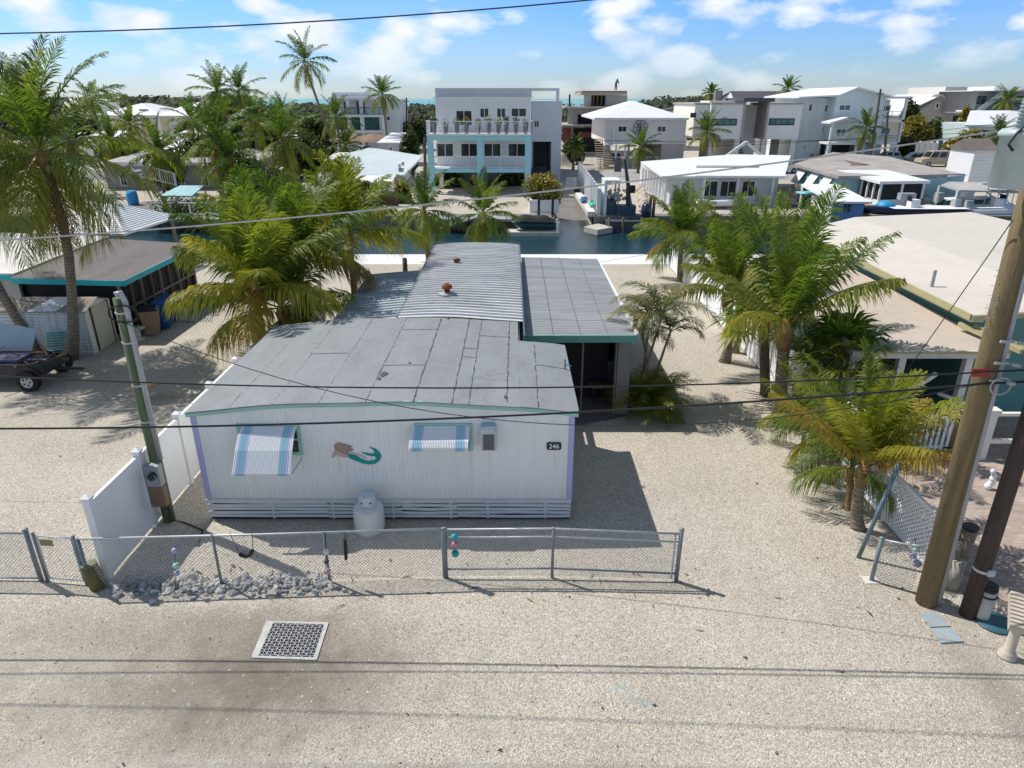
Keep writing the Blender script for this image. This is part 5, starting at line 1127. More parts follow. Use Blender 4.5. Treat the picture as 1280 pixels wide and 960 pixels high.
# ================================================================== blue three storey house across the canal
Yb = 68.0; Yw = 71.0
bh = T('balcony_house', 'three storey grey house with sky blue balcony frame and plant lined terrace', 'house', (-3, Yw, 0))
xl, xr = A(538, 190, Yb).x, A(660, 190, Yb).x; xm = A(600, 190, Yb).x
z2, z3 = Z(211, Yb), Z(169, Yb)
wb = MB(); wx0, wx1 = A(545, 150, Yw).x, A(663, 150, Yw).x; ztop = Z(123, Yw)
wb.box(wx0, wx1, Yw, Yw+12, z2-.1, ztop); wb.box(wx0, wx0+.4, Yw+1, Yw+12, 0, z2-.1); wb.box(wx0+.4, wx1, Yw+8, Yw+8.3, 0, z2-.1); wb.box(wx1-.5, wx1, Yw+4, Yw+8, 0, z2-.1); wb.put('wall', GREYW, bh)
for x in (xl, xm, xr): MB().box(x-.28, x+.28, Yb, Yb+.5, -.3, z3-.02).put('column', SKYB, bh)
for qa, qb in ((xl+.28, xm-.28), (xm+.28, xr-.28)):
    MB().box(qa, qb, Yb+.05, Yb+.4, z2-.35, z2+.02).put('beam', SKYB, bh); MB().box(qa, qb, Yb+.05, Yb+.4, z3-.45, z3-.03).put('beam', SKYB, bh)
MB().box(xl-.3, xr+.3, Yb-.3, Yw-.01, z3-.015, z3+.12).box(xl, xr, Yb+.42, Yw-.01, z2-.2, z2-.0).put('deck', WHITE, bh)
for a, c in ((xl+.3, xm-.3), (xm+.3, xr-.3)): rail(bh, (a, Yb+.2, z2), (c, Yb+.2, z2), 1.1, WHITE, 1.6, .14, .022)
rail(bh, (xl-.3, Yb-.2, z3+.12), (xr+.3, Yb-.2, z3+.12), 1.1, WHITE, 1.6, .14, .022, 'terrace_railing'); rail(bh, (xl-.3, Yb-.2, z3+.12), (xl-.3, Yw, z3+.12), 1.1, WHITE, 1.6, .14, .022, 'terrace_railing'); rail(bh, (xr+.3, Yb-.2, z3+.12), (xr+.3, Yw, z3+.12), 1.1, WHITE, 1.6, .14, .022, 'terrace_railing')
for px0, px1 in ((545,568),(575,598),(604,627),(634,659)): winpx(bh, px0, px1, 178, 197, Yw, fw=.14, name='sliding_door')
for px0, px1, py0, py1 in ((569,591,137,158),(599,612,134,148),(620,633,134,148),(638,659,134,147)): winpx(bh, px0, px1, py0, py1, Yw, fw=.12)
MB().box(wx0-.15, wx1+.15, Yw-.15, Yw+12.1, ztop+.002, ztop+.15).put('cornice', WHITE, bh)
pp = MB(); zt = Z(110, Yw); pp.box(wx0, wx1+.1, Yw+.2, Yw+.35, ztop+.15, zt); pp.box(wx0, wx0+.15, Yw+.35, Yw+12, ztop+.15, zt); pp.box(wx1-.05, wx1+.1, Yw+.35, Yw+12, ztop+.15, zt); pp.put('roof_screen', M('roof_screen', (.56,.58,.6), .5, .08, .4), bh)
for px in (595, 636): q = A(px, 138, Yw); MB().box(q.x-.08, q.x+.08, Yw-.12, Yw-.003, q.z-.18, q.z+.18).put('wall_lamp', WHITE, bh)
Yr = 80.0; x0, x1 = A(664, 160, Yr).x, A(702, 160, Yr).x; xo0, xo1 = A(666, 190, Yr).x, A(689, 190, Yr).x; zt, zo = Z(126, Yr), Z(177, Yr)
MB().box(x0, x1, Yr, Yr+14, zo, zt).box(xo1, x1, Yr, Yr+14, 0, zo-.001).box(x0-2, xo0, Yr+.3, Yr+14, 0, zo-.001).box(xo0, xo1, Yr+10, Yr+10.2, 0, zo-.001).put('wing_wall', M('wing_white', (.66,.68,.7), .6, .04, .8), bh)
winpx(bh, 667, 674.5, 150, 160, Yr, fw=.1); MB().box(x0-.1, x1+.12, Yr-.12, Yr-.002, Z(167,Yr), Z(165.5,Yr)).put('string_course', GREYW, bh)
pg = MB(); xq = A(698, 118, Yr).x; zz = Z(110, Yr); pg.box(wx1, xq+.1, Yr, Yr+.35, zz-.3, zz); pg.box(xq-.25, xq+.1, Yr, Yr+.35, zt, zz-.3); pg.put('pergola_frame', GREYW, bh)
POTM = M('dark_pot', (.08,.085,.1), .5, .2, 3)
rng = random.Random(77)
kinds = ['round leafy', 'spiky grassy', 'low trailing', 'tall yellow leaved', 'bushy dark leaved']
for k, px in enumerate((543, 557, 571, 583, 598, 611, 623, 633, 645, 657)):
    x = A(px, 160, Yb+.4).x; o = T('potted_plant', 'dark pot with %s plant, %s along the blue house terrace rail' % (('spiky','orange tipped','yellow leaved','bushy','sparse','tall golden','dark leaved','low','small round','thin')[k], ('first','second','third','fourth','fifth','sixth','seventh','eighth','ninth','last')[k] + ' from the left'), 'potted plant', (x, Yb+.5, z3+.12), 'pots along the terrace rail')
    h = rng.uniform(.6, 1.0); MB().lathe((x, Yb+.5, z3+.12), [(.16,0),(.25,h),(.23,h)], 10).put('pot', POTM, o, True)
    lm = MB(); leaves(lm, [((x, Yb+.5, z3+.12+h+.3), (.4,.4,.45*rng.uniform(.7,1.2)))], 90, .11, rng); lm.put('foliage', BUSHY if k in (1,2,3,5,6) else BUSH, o)
# cars: profile body, tapered cabin, wheels
def car(name, label, cat, loc, rz, m, L=4.5, W=1.8, hh=1.5, kind='suv'):
    o = T(name, label, cat, loc, None, True, rz); h1 = hh * .56
    prof = [(-L/2,.3),(-L/2+.05,.62),(-L/2+.15,h1),(L/2-1.1,h1),(L/2-.1,h1*.86),(L/2,.55),(L/2-.02,.3)]
    MB().prism(prof, 'xz', -W/2, W/2).put('body', m, o)
    cx0, cx1 = (-L/2+.12, L/2-.95) if kind == 'van' else (-L/2+.2, L/2-1.25); i = .14; s0, s1 = (.08,.5) if kind == 'van' else (.35,.75)
    cb = MB(); cb.add([(cx0,-W/2+.02,h1),(cx1,-W/2+.02,h1),(cx1,W/2-.02,h1),(cx0,W/2-.02,h1),(cx0+s0,-W/2+i,hh),(cx1-s1,-W/2+i,hh),(cx1-s1,W/2-i,hh),(cx0+s0,W/2-i,hh)], [(4,5,6,7),(0,1,5,4),(2,3,7,6),(1,2,6,5),(3,0,4,7)]); cb.put('cabin', m, o)
    for s in (-1, 1):
        g_ = MB(); n = 3 if kind != 'van' else 4
        for k in range(n):
            f0, f1 = (k+.1)/n, (k+.92)/n; z0, z1 = .12, .85; P = lambda f, q: (lerp(lerp(cx0,cx0+s0,q), lerp(cx1,cx1-s1,q), f), s*(lerp(W/2-.02, W/2-i, q)+.008), lerp(h1,hh,q))
            g_.poly([P(f0,z0),P(f1,z0),P(f1,z1),P(f0,z1)])
        g_.put('side_window', GLASS, o)
    for e, (xa, sl) in enumerate(((cx1, -s1), (cx0, s0))):
        sg = 1 if e == 0 else -1; MB().poly([(xa+sl*.1+.01*sg,-W/2+.14,lerp(h1,hh,.1)),(xa+sl*.1+.01*sg,W/2-.14,lerp(h1,hh,.1)),(xa+sl*.88+.01*sg,W/2-.24,lerp(h1,hh,.88)),(xa+sl*.88+.01*sg,-W/2+.24,lerp(h1,hh,.88))]).put('windscreen' if e == 0 else 'rear_window', GLASS, o)
    for x in (-L*.3, L*.31):
        for s in (-1, 1):
            w_ = MB().tube([(x, s*(W/2-.2), .33),(x, s*(W/2+.01), .33)], .33, 16).put('wheel', RUB, o); MB().tube([(x, s*(W/2+.011), .33),(x, s*(W/2+.02), .33)], .19, 12).put('rim', GREYM, w_)
    for s in (-1, 1): MB().box(L/2-.06, L/2+.012, s*W*.36-.14, s*W*.36+.14, .58, .72).put('headlight', M('lamp_clear', (.7,.72,.74), .15), o); MB().box(-L/2-.012, -L/2+.1, s*W*.4-.08, s*W*.4+.08, .62, .85).put('tail_light', M('lamp_red', (.3,.02,.02), .3), o)
    MB().box(L/2-.05, L/2+.04, -W/2+.05, W/2-.05, .32, .5).box(-L/2-.04, -L/2+.05, -W/2+.05, W/2-.05, .32, .5).put('bumper', BLACKM, o)
    return o
CW = M('car_white', (.72,.73,.74), .25, .02, 1); CS = M('car_silver', (.4,.42,.44), .25, .04, 1, metal=.5); CDK = M('car_dark', (.03,.035,.045), .25, .1, 1); CBG = M('van_beige', (.42,.35,.25), .35, .05, 1, dirt=.15)
car('parked_car', 'dark car parked under the blue house at its right post', 'car', (A(673, 224, 82).x, 82, 0), rad(90), CDK, 4.4, 1.8, 1.45)
car('passenger_van', 'tan beige passenger van parked on the far street at right', 'van', (A(1172, 207, 97).x, 97, 0), rad(178), CBG, 5.6, 2.0, 2.0, 'van')
car('parked_car', 'silver car parked directly behind the tan beige van', 'car', (A(1141, 203, 101).x, 101, 0), rad(170), CS, 4.5, 1.8, 1.5)
car('parked_car', 'white suv parked between white canal cottage and modern house', 'car', (A(966, 212, 90).x, 88, 0), rad(8), CW, 4.8, 1.9, 1.7)
car('parked_car', 'white car parked left of the pale van by the tall grey house', 'car', (A(1106, 198, 104).x, 104, 0), rad(150), CW, 4.5, 1.8, 1.5)
car('parked_car', 'dark car in shade beneath the white hip roofed house', 'car', (A(768, 194, 101).x, 101, 0), rad(80), CDK, 4.5, 1.8, 1.5)
# boat ramp trailer, sand pile, bush planter
p = A(705, 236, 68); p.z = 0; o = T('boat_trailer', 'white boat trailer with light board parked at the top of the ramp', 'trailer', p)
MB().beam(p + Vector((-1.4,0,.5)), p + Vector((1.2,0,.5)), .12).beam(p + Vector((-1.2,.8,.5)), p + Vector((1.2,.8,.5)), .12).beam(p + Vector((-1.1,0,.5)), p + Vector((-1.1,.8,.5)), .1).beam(p + Vector((.9,0,.5)), p + Vector((.9,.8,.5)), .1).put('frame', WHITE, o)
MB().box(p.x+.2, p.x+1.2, p.y-.1, p.y-.02, .7, 1.5).put('light_board', M('board_grey', (.35,.38,.42), .4), o)
for x in (-1.0, 1.25): MB().tube([p + Vector((x,-.15,.3)), p + Vector((x,.05,.3))], .3, 14).put('wheel', RUB, o)
p = A(697, 210, 96); p.z = 0; o = T('sand_pile', 'heap of pale sand on the far street before the white wing', 'sand pile', p); rng = random.Random(4)
MB().grid(lambda u, v: (p.x + (u-.5)*7, p.y + (v-.5)*5, max(-.05, 2.0*math.exp(-((u-.55)**2*26 + (v-.5)**2*16)) + .9*math.exp(-((u-.18)**2*60 + (v-.45)**2*30)) - .12 + .12*noise.noise((u*9, v*9, 0)))), 30, 20).put('sand', M('sand', (.5,.42,.34), .95, .1, 2, .4, 30), o, True)
p = A(683, 262, 57); o = T('planter_wall', 'white low planter box holding the bougainvillea beside the boat ramp', 'planter', (p.x, 57, 0)); x0, x1 = A(662, 262, 56).x, A(698, 262, 56).x
MB().box(x0, x1, 56, 56.2, 0, 1.0).box(x0, x0+.2, 56.2, 59, 0, 1.0).box(x1-.2, x1, 56.2, 59, 0, 1.0).put('wall', WHITE, o); MB().box(x0+.21, x1-.21, 56.21, 58.9, .0, .85).put('soil', M('soil', (.08,.06,.045), .95), o)
tree('bougainvillea', 'bright yellow green bougainvillea bush in the white planter by the ramp', 'bush', ((x0+x1)/2, 57.6, .8), 2.6, 2.0, 4200, .13, 91, None, BUSHY, 7, True, .75)
# docks in front of the blue house
o = T('sun_deck', 'grey wooden canal dock with white edge before the blue house', 'dock', (-4, 54, 0)); x0, x1 = A(545, 285, 53).x, A(640, 285, 53).x
MB().box(x0, x1, 52.6, 54, -.12, .06).box(A(660,270,54).x, RX0-.05, 53.2, 54.02, -.15, .06).put('deck', M('dock_grey', (.36,.37,.37), .85, .15, 2, dirt=.3, stretch=(3,.5,1)), o)
for x in (x0+.3, (x0+x1)/2, x1-.3): MB().tube([(x,52.8,-1.5),(x,52.8,-.13)], .12, 8).put('piling', WOODD, o)
o = T('swim_platform', 'slanting corrugated gangway deck left of the jet ski lift', 'gangway', A(575, 275, 55)); p0, p1 = A(553, 283, 53), A(596, 270, 53)
f = MB()
for i in range(14): a = p0.lerp(p1, i/13); f.box(a.x-.09, a.x+.09, 52.2, 54.6, a.z-.05, a.z+.03)
f.put('deck', GREYM, o)
# jet ski on drive on lift with black cover
p = A(667, 291, 52); p.z = WZ; o = T('covered_boat', 'small boat under a black cover on a white floating lift', 'boat', p)
def hull(mb, c, L, W, h0, h1, bow=.35, rz=0, n=14, keel=.25):
    m = Matrix.Translation(c) @ Matrix.Rotation(rz, 4, 'Z'); rows = []
    for i in range(n + 1):
        s = i / n; x = (s - .5) * L; wv = W/2 * (1 if s < 1 - bow else math.sqrt(max(.0005, 1 - ((s - 1 + bow)/bow) ** 2))) * (.9 + .1*min(1, s*4)); sh = h1 + .18*s*s*h1*1.5; kz = h0 + (0 if s < .7 else (sh - h0) * ((s-.7)/.3) ** 2 * .8)
        rows.append([m @ Vector(q) for q in ((x,-wv,sh),(x,-wv*.86,lerp(kz,sh,.35)),(x,0,kz),(x,wv*.86,lerp(kz,sh,.35)),(x,wv,sh))])
    i0 = len(mb.v)
    for r_ in rows: mb.v += [tuple(q) for q in r_]
    for i in range(n):
        for j in range(4): a = i0 + i*5 + j; mb.f.append((a, a+1, a+6, a+5)); mb.t.append(.5)
        a = i0 + i*5; mb.f.append((a, a+5, a+9, a+4)); mb.t.append(.5)
    mb.f.append((i0, i0+4, i0+3, i0+2, i0+1)); mb.t.append(.5); return mb
hull(MB(), p + Vector((0,0,.35)), 3.4, 1.3, 0, .5, .3, math.pi).put('hull', M('hull_teal', (.01,.06,.07), .3, .1, 1), o, True)
cv = MB(); cv.grid(lambda u, v: (p.x + (u-.5)*3.0, p.y + (v-.5)*1.25, p.z + .85 + .62*math.sin(math.pi*min(1,max(0,u*.9+.05)))**.6*(1-.7*abs(2*v-1)**2.2)*(1.0 + .15*math.sin(u*9))), 16, 8); cv.put('cover', M('cover_black', (.02,.022,.025), .8, .3, 4), o, True)
MB().box(p.x-2.0, p.x+1.9, p.y-.95, p.y+.9, -.02+p.z, p.z+.3).put('lift_float', M('lift_white', (.62,.6,.53), .6, .08, 2, dirt=.2), o)
for y in (-.7,.7): MB().tube([(p.x+1.75,p.y+y,p.z+.3),(p.x+1.8,p.y+y,p.z+1.0)], .09, 8).put('guide_post', WHITE, o)
for px in (690, 673): a = A(px, 290, 53.6); MB().tube([(a.x,53.5,-1.6),(a.x,53.5,1.6)], .1, 8).put('mooring_piling', WOODD, o)
# floating concrete dock and ramp side fence
cs = [A(730,280,52.6), A(747,287,51.2), A(766,281,52.4), A(748,275.5,54.0)]; o = T('floating_dock', 'pale weathered floating dock slab moored off the end of the ramp', 'dock', cs[1])
f = MB(); zt = -.5; P = [Vector((c.x, c.y, zt)) for c in cs]; f.poly(P[::1]); 
for i in range(4): f.poly([P[i], P[(i+1)%4], P[(i+1)%4] - UP*.42, P[i] - UP*.42])
f.put('float', M('float_concrete', (.5,.48,.42), .85, .15, 2, .3, 20, dirt=.3), o)
o = T('ramp_fence', 'white plank privacy fence along the right side of the boat ramp', 'fence', (6.4, 58, 0)); f = MB(); y = 54.6; i = 0
ex = lambda y: lerp(6.9, 7.6, (y-54.6)/26)
while y < 80: 
    f.box(ex(y)-.03, ex(y)+.03, y, y+.17, .0, 2.0); y += .2
f.put('planks', WHITE, o)
for i in range(12): y = 54.6 + i*2.2; MB().box(ex(y)-.3, ex(y)-.04, y-.1, y+.1, 0, 2.1).put('post', WHITE, o)
MB().box(5.9, 6.5, 54.3, 66, -.02, .35).put('ramp_kerb', CONCW, o)
for nm, lb, px, py, m in (('kayak', 'blue kayak lying on the ramp edge by the white plank fence', 730, 248, BLUEP), ('kayak', 'turquoise green kayak lying in front of the blue kayak', 741, 257, M('kayak_green', (.02,.42,.3), .4))):
    p = A(px, py, 60 if px < 735 else 57.5); p.z = .36; o = T(nm, lb, 'kayak', p)
    k = MB(); k.lathe((0,0,0), [(.02,-1.4),(.22,-.9),(.33,-.2),(.33,.3),(.2,1.0),(.02,1.4)], 12); mt = Matrix.Translation(p + UP*.18) @ Matrix.Rotation(rad(80), 4, 'Z') @ Matrix.Rotation(rad(90), 4, 'Y') ; q = MB(); q.add([mt @ Vector((v[0]*.55, v[1], v[2])) for v in k.v], k.f); q.put('hull', m, o, True)
    MB().lathe(p + UP*.34, [(.2,0),(.22,.03),(.15,.03)], 12).put('cockpit', BLACKM, o)
# boat yard stand with nets, crane, outboard
o = T('gear_stand', 'white roofed stand piled with nets and pale floats at the dock end', 'stand', A(768, 270, 54.6)); a, c = A(756, 250, 54.8).x, A(771.5, 250, 54.8).x
MB().box(a-.1, c+.15, 54.4, 56.6, 2.55, 2.7).put('roof', WHITE, o); MB().box(a-.1, a+.12, 54.5, 56.5, 0, 2.55).put('side_wall', WHITE, o)
for y in (54.6, 56.4): MB().box(c, c+.1, y-.05, y+.05, 0, 2.55).put('post', GREYM, o)
MB().box(a+.2, c-.05, 54.7, 56.2, .05, 1.1).put('crate', M('crate_blue_grey', (.06,.09,.12), .6, .2, 2), o); rng = random.Random(8); k = MB()
for i in range(30): k.ball((rng.uniform(a+.3,c+.9), rng.uniform(54.6,56), rng.uniform(1.1,1.9)), rng.uniform(.1,.2), 8)
k.put('net_floats', M('float_cream', (.55,.5,.42), .6, .3, 6), o, True)
p = A(785, 262, 55); p.z = 0; o = T('davit_crane', 'dark boat lifting crane with tilted boom on the dock', 'crane', p)
MB().box(p.x-.9, p.x+.5, 54.3, 55.3, .06, .8).put('base_box', M('davit_blue', (.05,.09,.14), .5, .15, 2), o); MB().tube([p + UP*.8, p + Vector((-.1,0,2.2)), p + Vector((-.5,0,4.2))], [.2,.16,.1], 8).put('boom', M('davit_dark', (.05,.06,.07), .5), o); MB().obox(p + Vector((.15,-.2,2.0)), .5, .5, .55).put('winch', BLACKM, o); MB().beam(p + Vector((.25,0,.8)), p + Vector((-.05,0,2.0)), .12).put('brace', GREYM, o)
o = T('work_barge', 'dark low work barge moored beneath the lifting crane', 'barge', A(785, 280, 54)); MB().box(A(757,285,53.5).x, A(806,285,53.5).x, 52.8, 54.1, WZ-.1, -.15).put('deck', M('barge_dark', (.07,.08,.09), .7, .3, 2), o)
for px in (760, 777, 800): a = A(px, 285, 53.2); MB().tube([(a.x,52.7,-1.3),(a.x,52.7,.15)], .09, 8).put('piling', WOODR, o)
p = A(807, 268, 53.4); o = T('outboard_motor', 'big blue black outboard motor tilted at the end of the barge', 'outboard motor', p); k = MB(); k.lathe((0,0,0), [(.3,-.6),(.42,-.5),(.45,.1),(.4,.5),(.25,.65)], 16); q = MB(); q.add([p + Vector((v[0]*.8, v[1]*1.1, v[2]*.9 + .25)) for v in k.v], k.f); q.put('cowling', M('outboard_navy', (.02,.035,.06), .25, .1, 2), o, True); MB().tube([p - UP*.2, p + Vector((-.2,0,-1.0)), p + Vector((-.35,0,-1.4))], [.2,.14,.1], 10).tube([p + Vector((-.2,-.4,-1.3)), p + Vector((-.45,-.3,-1.3))], .12, 8).put('leg', BLACKM, o, True)
for k, px in enumerate((812.5, 817)): q = A(px, 262, 54.2); o = T('dock_piling', ('left', 'right')[k] + ' one of two dark dock pilings beside the outboard motor', 'piling', (q.x, 54.2, 0), 'dark pilings by the outboard'); MB().tube([(q.x,54.2,-1.5),(q.x,54.2,1.5)], .12, 10).put('post', WOODD, o, True)

# ================================================================== white canal cottage
o = T('canal_cottage', 'long low white cottage with flat white roof and glazed porch on the far bank', 'house', (16, 62, 0))
def roofquad(mb, pts, th=.15):
    P = [Vector(p) for p in pts]; mb.poly(P); mb.poly([p - UP*th for p in reversed(P)])
    for i in range(len(P)): a, c = P[i], P[(i+1) % len(P)]; mb.poly([a - UP*th, c - UP*th, c, a])
zf = 2.45
fl, fr, bl_, br_ = A(832, 220, 62), A(979, 221, 62), A(801, 202, 80), A(915, 193, 84)
k = MB(); roofquad(k, [(A(832,220,60).x-.3,60,zf),(A(979,221,60).x,59.7,zf),(A(915,193,78).x+6,77,zf+.42),(A(915,193,78).x,77.7,zf+.48),(A(801,202,72).x,72,zf+.2)]); k.put('roof', ROOFW, o)
k = MB(); roofquad(k, [(A(866,219,60).x,59.2,zf+.12),(A(979,219,60).x,59.0,zf+.1),(A(975,213,63).x-1.2,63.5,zf+.36),(A(866,213,63).x,63.5,zf+.36)], .12); k.put('porch_roof', ROOFW, o)
k = MB(); roofquad(k, [(A(872,213.5,63).x,63.6,zf+.44),(A(950,213.5,63).x,63.6,zf+.44),(A(950,211,64).x,64.2,zf+.5),(A(872,212,64).x,64.2,zf+.5)], .2); k.put('roof_duct', GREYM, o)
x0, x1 = A(838, 235, 61).x, A(972, 235, 61).x; MB().box(x0, x1, 61, 76, 0, zf-.16).put('wall', M('cottage_wall', (.66,.68,.7), .7, .06, .6), o)
for px0, px1 in ((876,898),(899,921),(926,944)): winpx(o, px0, px1, 225, 247, 61.0, fw=.12, name='sliding_door')
winpx(o, 850, 858, 227, 240, 61.0, fw=.12, cols=1, gm=M('grey_panel2', (.3,.3,.31), .6))
for px in (832, 880, 922, 966): q = A(px, 235, 60).x; MB().box(q-.09, q+.09, 60.0, 60.2, 0, zf-.17).put('porch_post', WHITE, o)
q0 = A(803, 230, 70); rail(o, (A(803,225,71).x, 71, .1), (x0-.6, 60.3, .1), 2.15, WHITE, 1.4, .5, .05, 'side_trellis')
p = A(898, 239, 58.5); p.z = .3; o = T('deck_boat', 'white upturned dinghy stored before the white canal cottage', 'boat', p); hull(MB(), p, 3.6, 1.4, -.2, .35, .35, 0).put('hull', WHITE, o, True)
p = A(793, 240, 70); o = T('garden_kerb', 'row of pale coral stones edging the white cottage driveway', 'stone edging', (p.x, 60, 0)); k = MB(); rng = random.Random(2)
for i in range(60): f_ = i/59; k.ball((lerp(A(806,262,56).x, A(800,226,74).x, f_) + rng.uniform(-.3,.3), lerp(56, 74, f_), .15), rng.uniform(.2,.4), 7, .8)
k.put('stones', M('coral_stone', (.5,.44,.36), .95, .2, 2, .4, 20), o)
o = T('street_wall', 'long low grey chain link fence along the far street before the hip house', 'fence', (12, 92, 0)); rail(o, (A(727,200,93).x, 93, 0), (A(822,200,93).x, 93, 0), 1.5, GREYM, 2.5, .0, .03, 'frame'); k = MB(); chain(k, (A(727,200,93).x, 93, 0), (A(822,200,93).x, 93, 0), 1.4, .04, .3, .02); k.put('wire_mesh', GALV, o)
p = A(772, 216, 84); p.z = 0; o = T('street_sign_board', 'small dark notice board on posts at the white cottage driveway', 'sign', p); MB().box(p.x-.4, p.x+.4, 84, 84.06, .5, 2.0).put('board', M('board_dark', (.08,.1,.12), .5), o); MB().box(p.x-.36, p.x-.3, 84.061, 84.1, 0, 2.0).box(p.x+.3, p.x+.36, 84.061, 84.1, 0, 2.0).put('post', WHITE, o)

# ================================================================== houses behind
# unfinished concrete house
Yc = 118.0; o = T('unfinished_house', 'unfinished grey concrete house with brown roof slab behind the blue house', 'house', (14, Yc, 0))
CG = M('raw_concrete', (.4,.38,.36), .9, .12, .3, dirt=.3)
k = MB(); k.bpx(705, 772, 133, 135.5, Yc-2, 14); k.bpx(703, 748, 156, 158, Yc-3, 12); k.bpx(726, 784, 115.5, 118.5, Yc-1, 12); k.put('floor_slab', CG, o)
MB().bpx(728, 784, 113.5, 115.4, Yc-1.5, 13).put('roof_formwork', M('formwork_brown', (.3,.16,.08), .8, .2, .5), o)
k = MB(); k.bpx(730, 739, 119, 133, Yc, .5); k.bpx(757, 784, 119, 133, Yc+.2, 10); k.bpx(710, 722, 136, 156, Yc, .6); k.bpx(722.2, 790, 136, 143, Yc+.2, .6); k.bpx(705, 716, 159, 185, Yc, .6); k.put('wall', CG, o)
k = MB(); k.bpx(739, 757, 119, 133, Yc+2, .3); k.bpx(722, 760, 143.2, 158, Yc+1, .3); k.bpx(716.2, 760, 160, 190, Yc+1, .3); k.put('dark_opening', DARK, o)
for px in (742, 747, 752): q = A(px, 126, Yc+.6); MB().box(q.x-.12, q.x+.12, Yc+.6, Yc+.8, Z(133,Yc), Z(119,Yc)).put('prop', WOODB, o)
MB().bpx(703, 714, 160, 178, Yc-.4, .2).put('red_sheeting', M('red_sheet', (.16,.04,.04), .8, .3, .6), o); MB().bpx(723, 740, 165, 172, Yc-.4, .3).put('red_sheeting', M('red_sheet', (0,0,0)), o)
k = MB()
for px in (709, 711.5, 714): q = A(px, 131, Yc-1); k.tube([(q.x,Yc-1,Z(134,Yc)),(q.x,Yc-1,Z(128,Yc))], .12, 6)
k.put('rebar_column', CONCW, o)
q = A(712, 124, Yc-1); MB().tube([(q.x,Yc-1,Z(134,Yc)),(q.x,Yc-1,Z(118,Yc))], .14, 6).put('steel_column', DARK, o)
# worker on the roof
p = A(769.5, 113.4, Yc); pe = T('person', 'worker in dark clothes bending on the brown roof of the unfinished house', 'person', p)
bm = bpy.data.meshes.new('person'); J = [(0,0,.95),(0,0,1.15),(.12,0,1.45),(.2,0,1.58),(.24,0,1.7),(-.1,.05,.5),(-.08,.05,0.05),(.12,-.1,.5),(.1,-.12,.05),(.3,.18,1.2),(.45,.2,.95),(.3,-.2,1.2),(.5,-.2,1.0),(.25,.12,1.42),(.25,-.14,1.42)]
E = [(0,1),(1,2),(2,3),(3,4),(0,5),(5,6),(0,7),(7,8),(2,13),(13,9),(9,10),(2,14),(14,11),(11,12)]
bm.from_pydata(J, E, []); bo_ = bpy.data.objects.new('body', bm); C.objects.link(bo_); bo_.parent = pe; bo_.scale = (1.05,)*3
sk_ = bo_.modifiers.new('Skin', 'SKIN'); bo_.modifiers.new('Sub', 'SUBSURF').levels = 1; bo_.modifiers['Sub'].render_levels = 1
for i, r_ in enumerate((.17,.17,.2,.08,.12,.1,.07,.1,.07,.055,.045,.055,.045,.07,.07)): bm.skin_vertices[0].data[i].radius = (r_, r_)
bm.skin_vertices[0].data[0].use_root = True; bm.materials.append(M('worker_clothes', (.12,.12,.14), .9, .3, 3))
# hip roofed lilac house
Yh = 96.0; o = T('hip_roof_house', 'lilac grey stilt house with white hip roof and round wall medallion', 'house', (16, Yh, 0))
x0, x1 = A(756, 165, Yh).x, A(857, 165, Yh).x; z0, z1 = Z(180, Yh), Z(147.5, Yh)
MB().box(x0, x1, Yh, Yh+16, z0, z1).put('wall', LILAC, o); k = MB(); hip(k, A(742,147,Yh).x, A(859,147,Yh).x, Yh-1, Yh+17, z1+.05, Z(126.5, Yh+8), .5, .25); k.put('roof', ROOFW, o)
winpx(o, 772, 784, 157, 165.5, Yh, fw=.12); winpx(o, 821, 833, 157, 165.5, Yh, fw=.12)
q = A(800.5, 159.5, Yh); k = MB()
for r_ in (.9, .55): k.tube([(q.x + r_*math.cos(a), Yh-.05, q.z + r_*math.sin(a)) for a in [i*.3142 for i in range(21)]], .07, 6)
for i in range(8): a = i*.785; k.beam((q.x + .2*math.cos(a), Yh-.05, q.z + .2*math.sin(a)), (q.x + .9*math.cos(a), Yh-.05, q.z + .9*math.sin(a)), .07)
k.put('medallion', M('medallion_grey', (.22,.23,.27), .6), o)
LSH = M('lilac_shade', (.46,.43,.42), .8, .06, .6)
MB().box(x0, x0+.8, Yh, Yh+.8, 0, z0).put('stilt', LSH, o); MB().box(A(785,190,Yh).x, A(787,190,Yh).x, Yh, Yh+.5, 0, z0-.002).put('stilt', LSH, o); MB().box(x1-3, x1, Yh, Yh+6, 0, z0-.001).box(x0+6, x1-3.01, Yh+6, Yh+6.3, 0, z0-.003).put('ground_wall', LSH, o)
MB().box(A(822,190,Yh).x, A(840,190,Yh).x, Yh+5.9, Yh+5.99, 0, 2.2).put('garage_door', GREYM, o)
k = MB(); s0 = A(741, 195, Yh+2).x
for i in range(14): k.box(s0 + .1, s0 + 2.2, Yh-4+i*.45, Yh-3.5+i*.45, i*.26, i*.26+.1)
k.put('stairs', M('stair_tan', (.42,.34,.25), .8, .1, 1), o)
for xx in (s0+2.6, s0+3.8, s0+5.0): MB().box(xx, xx+.22, Yh-1, Yh-.8, 0, z0).put('stair_post', WHITE, o)
MB().box(s0+2.3, x0-.02, Yh-.9, Yh+3, z0-.1, z0+.05).box(s0+2.3, s0+2.4, Yh-.9, Yh+3, z0+.05, z0+2.0).put('landing', WHITE, o)
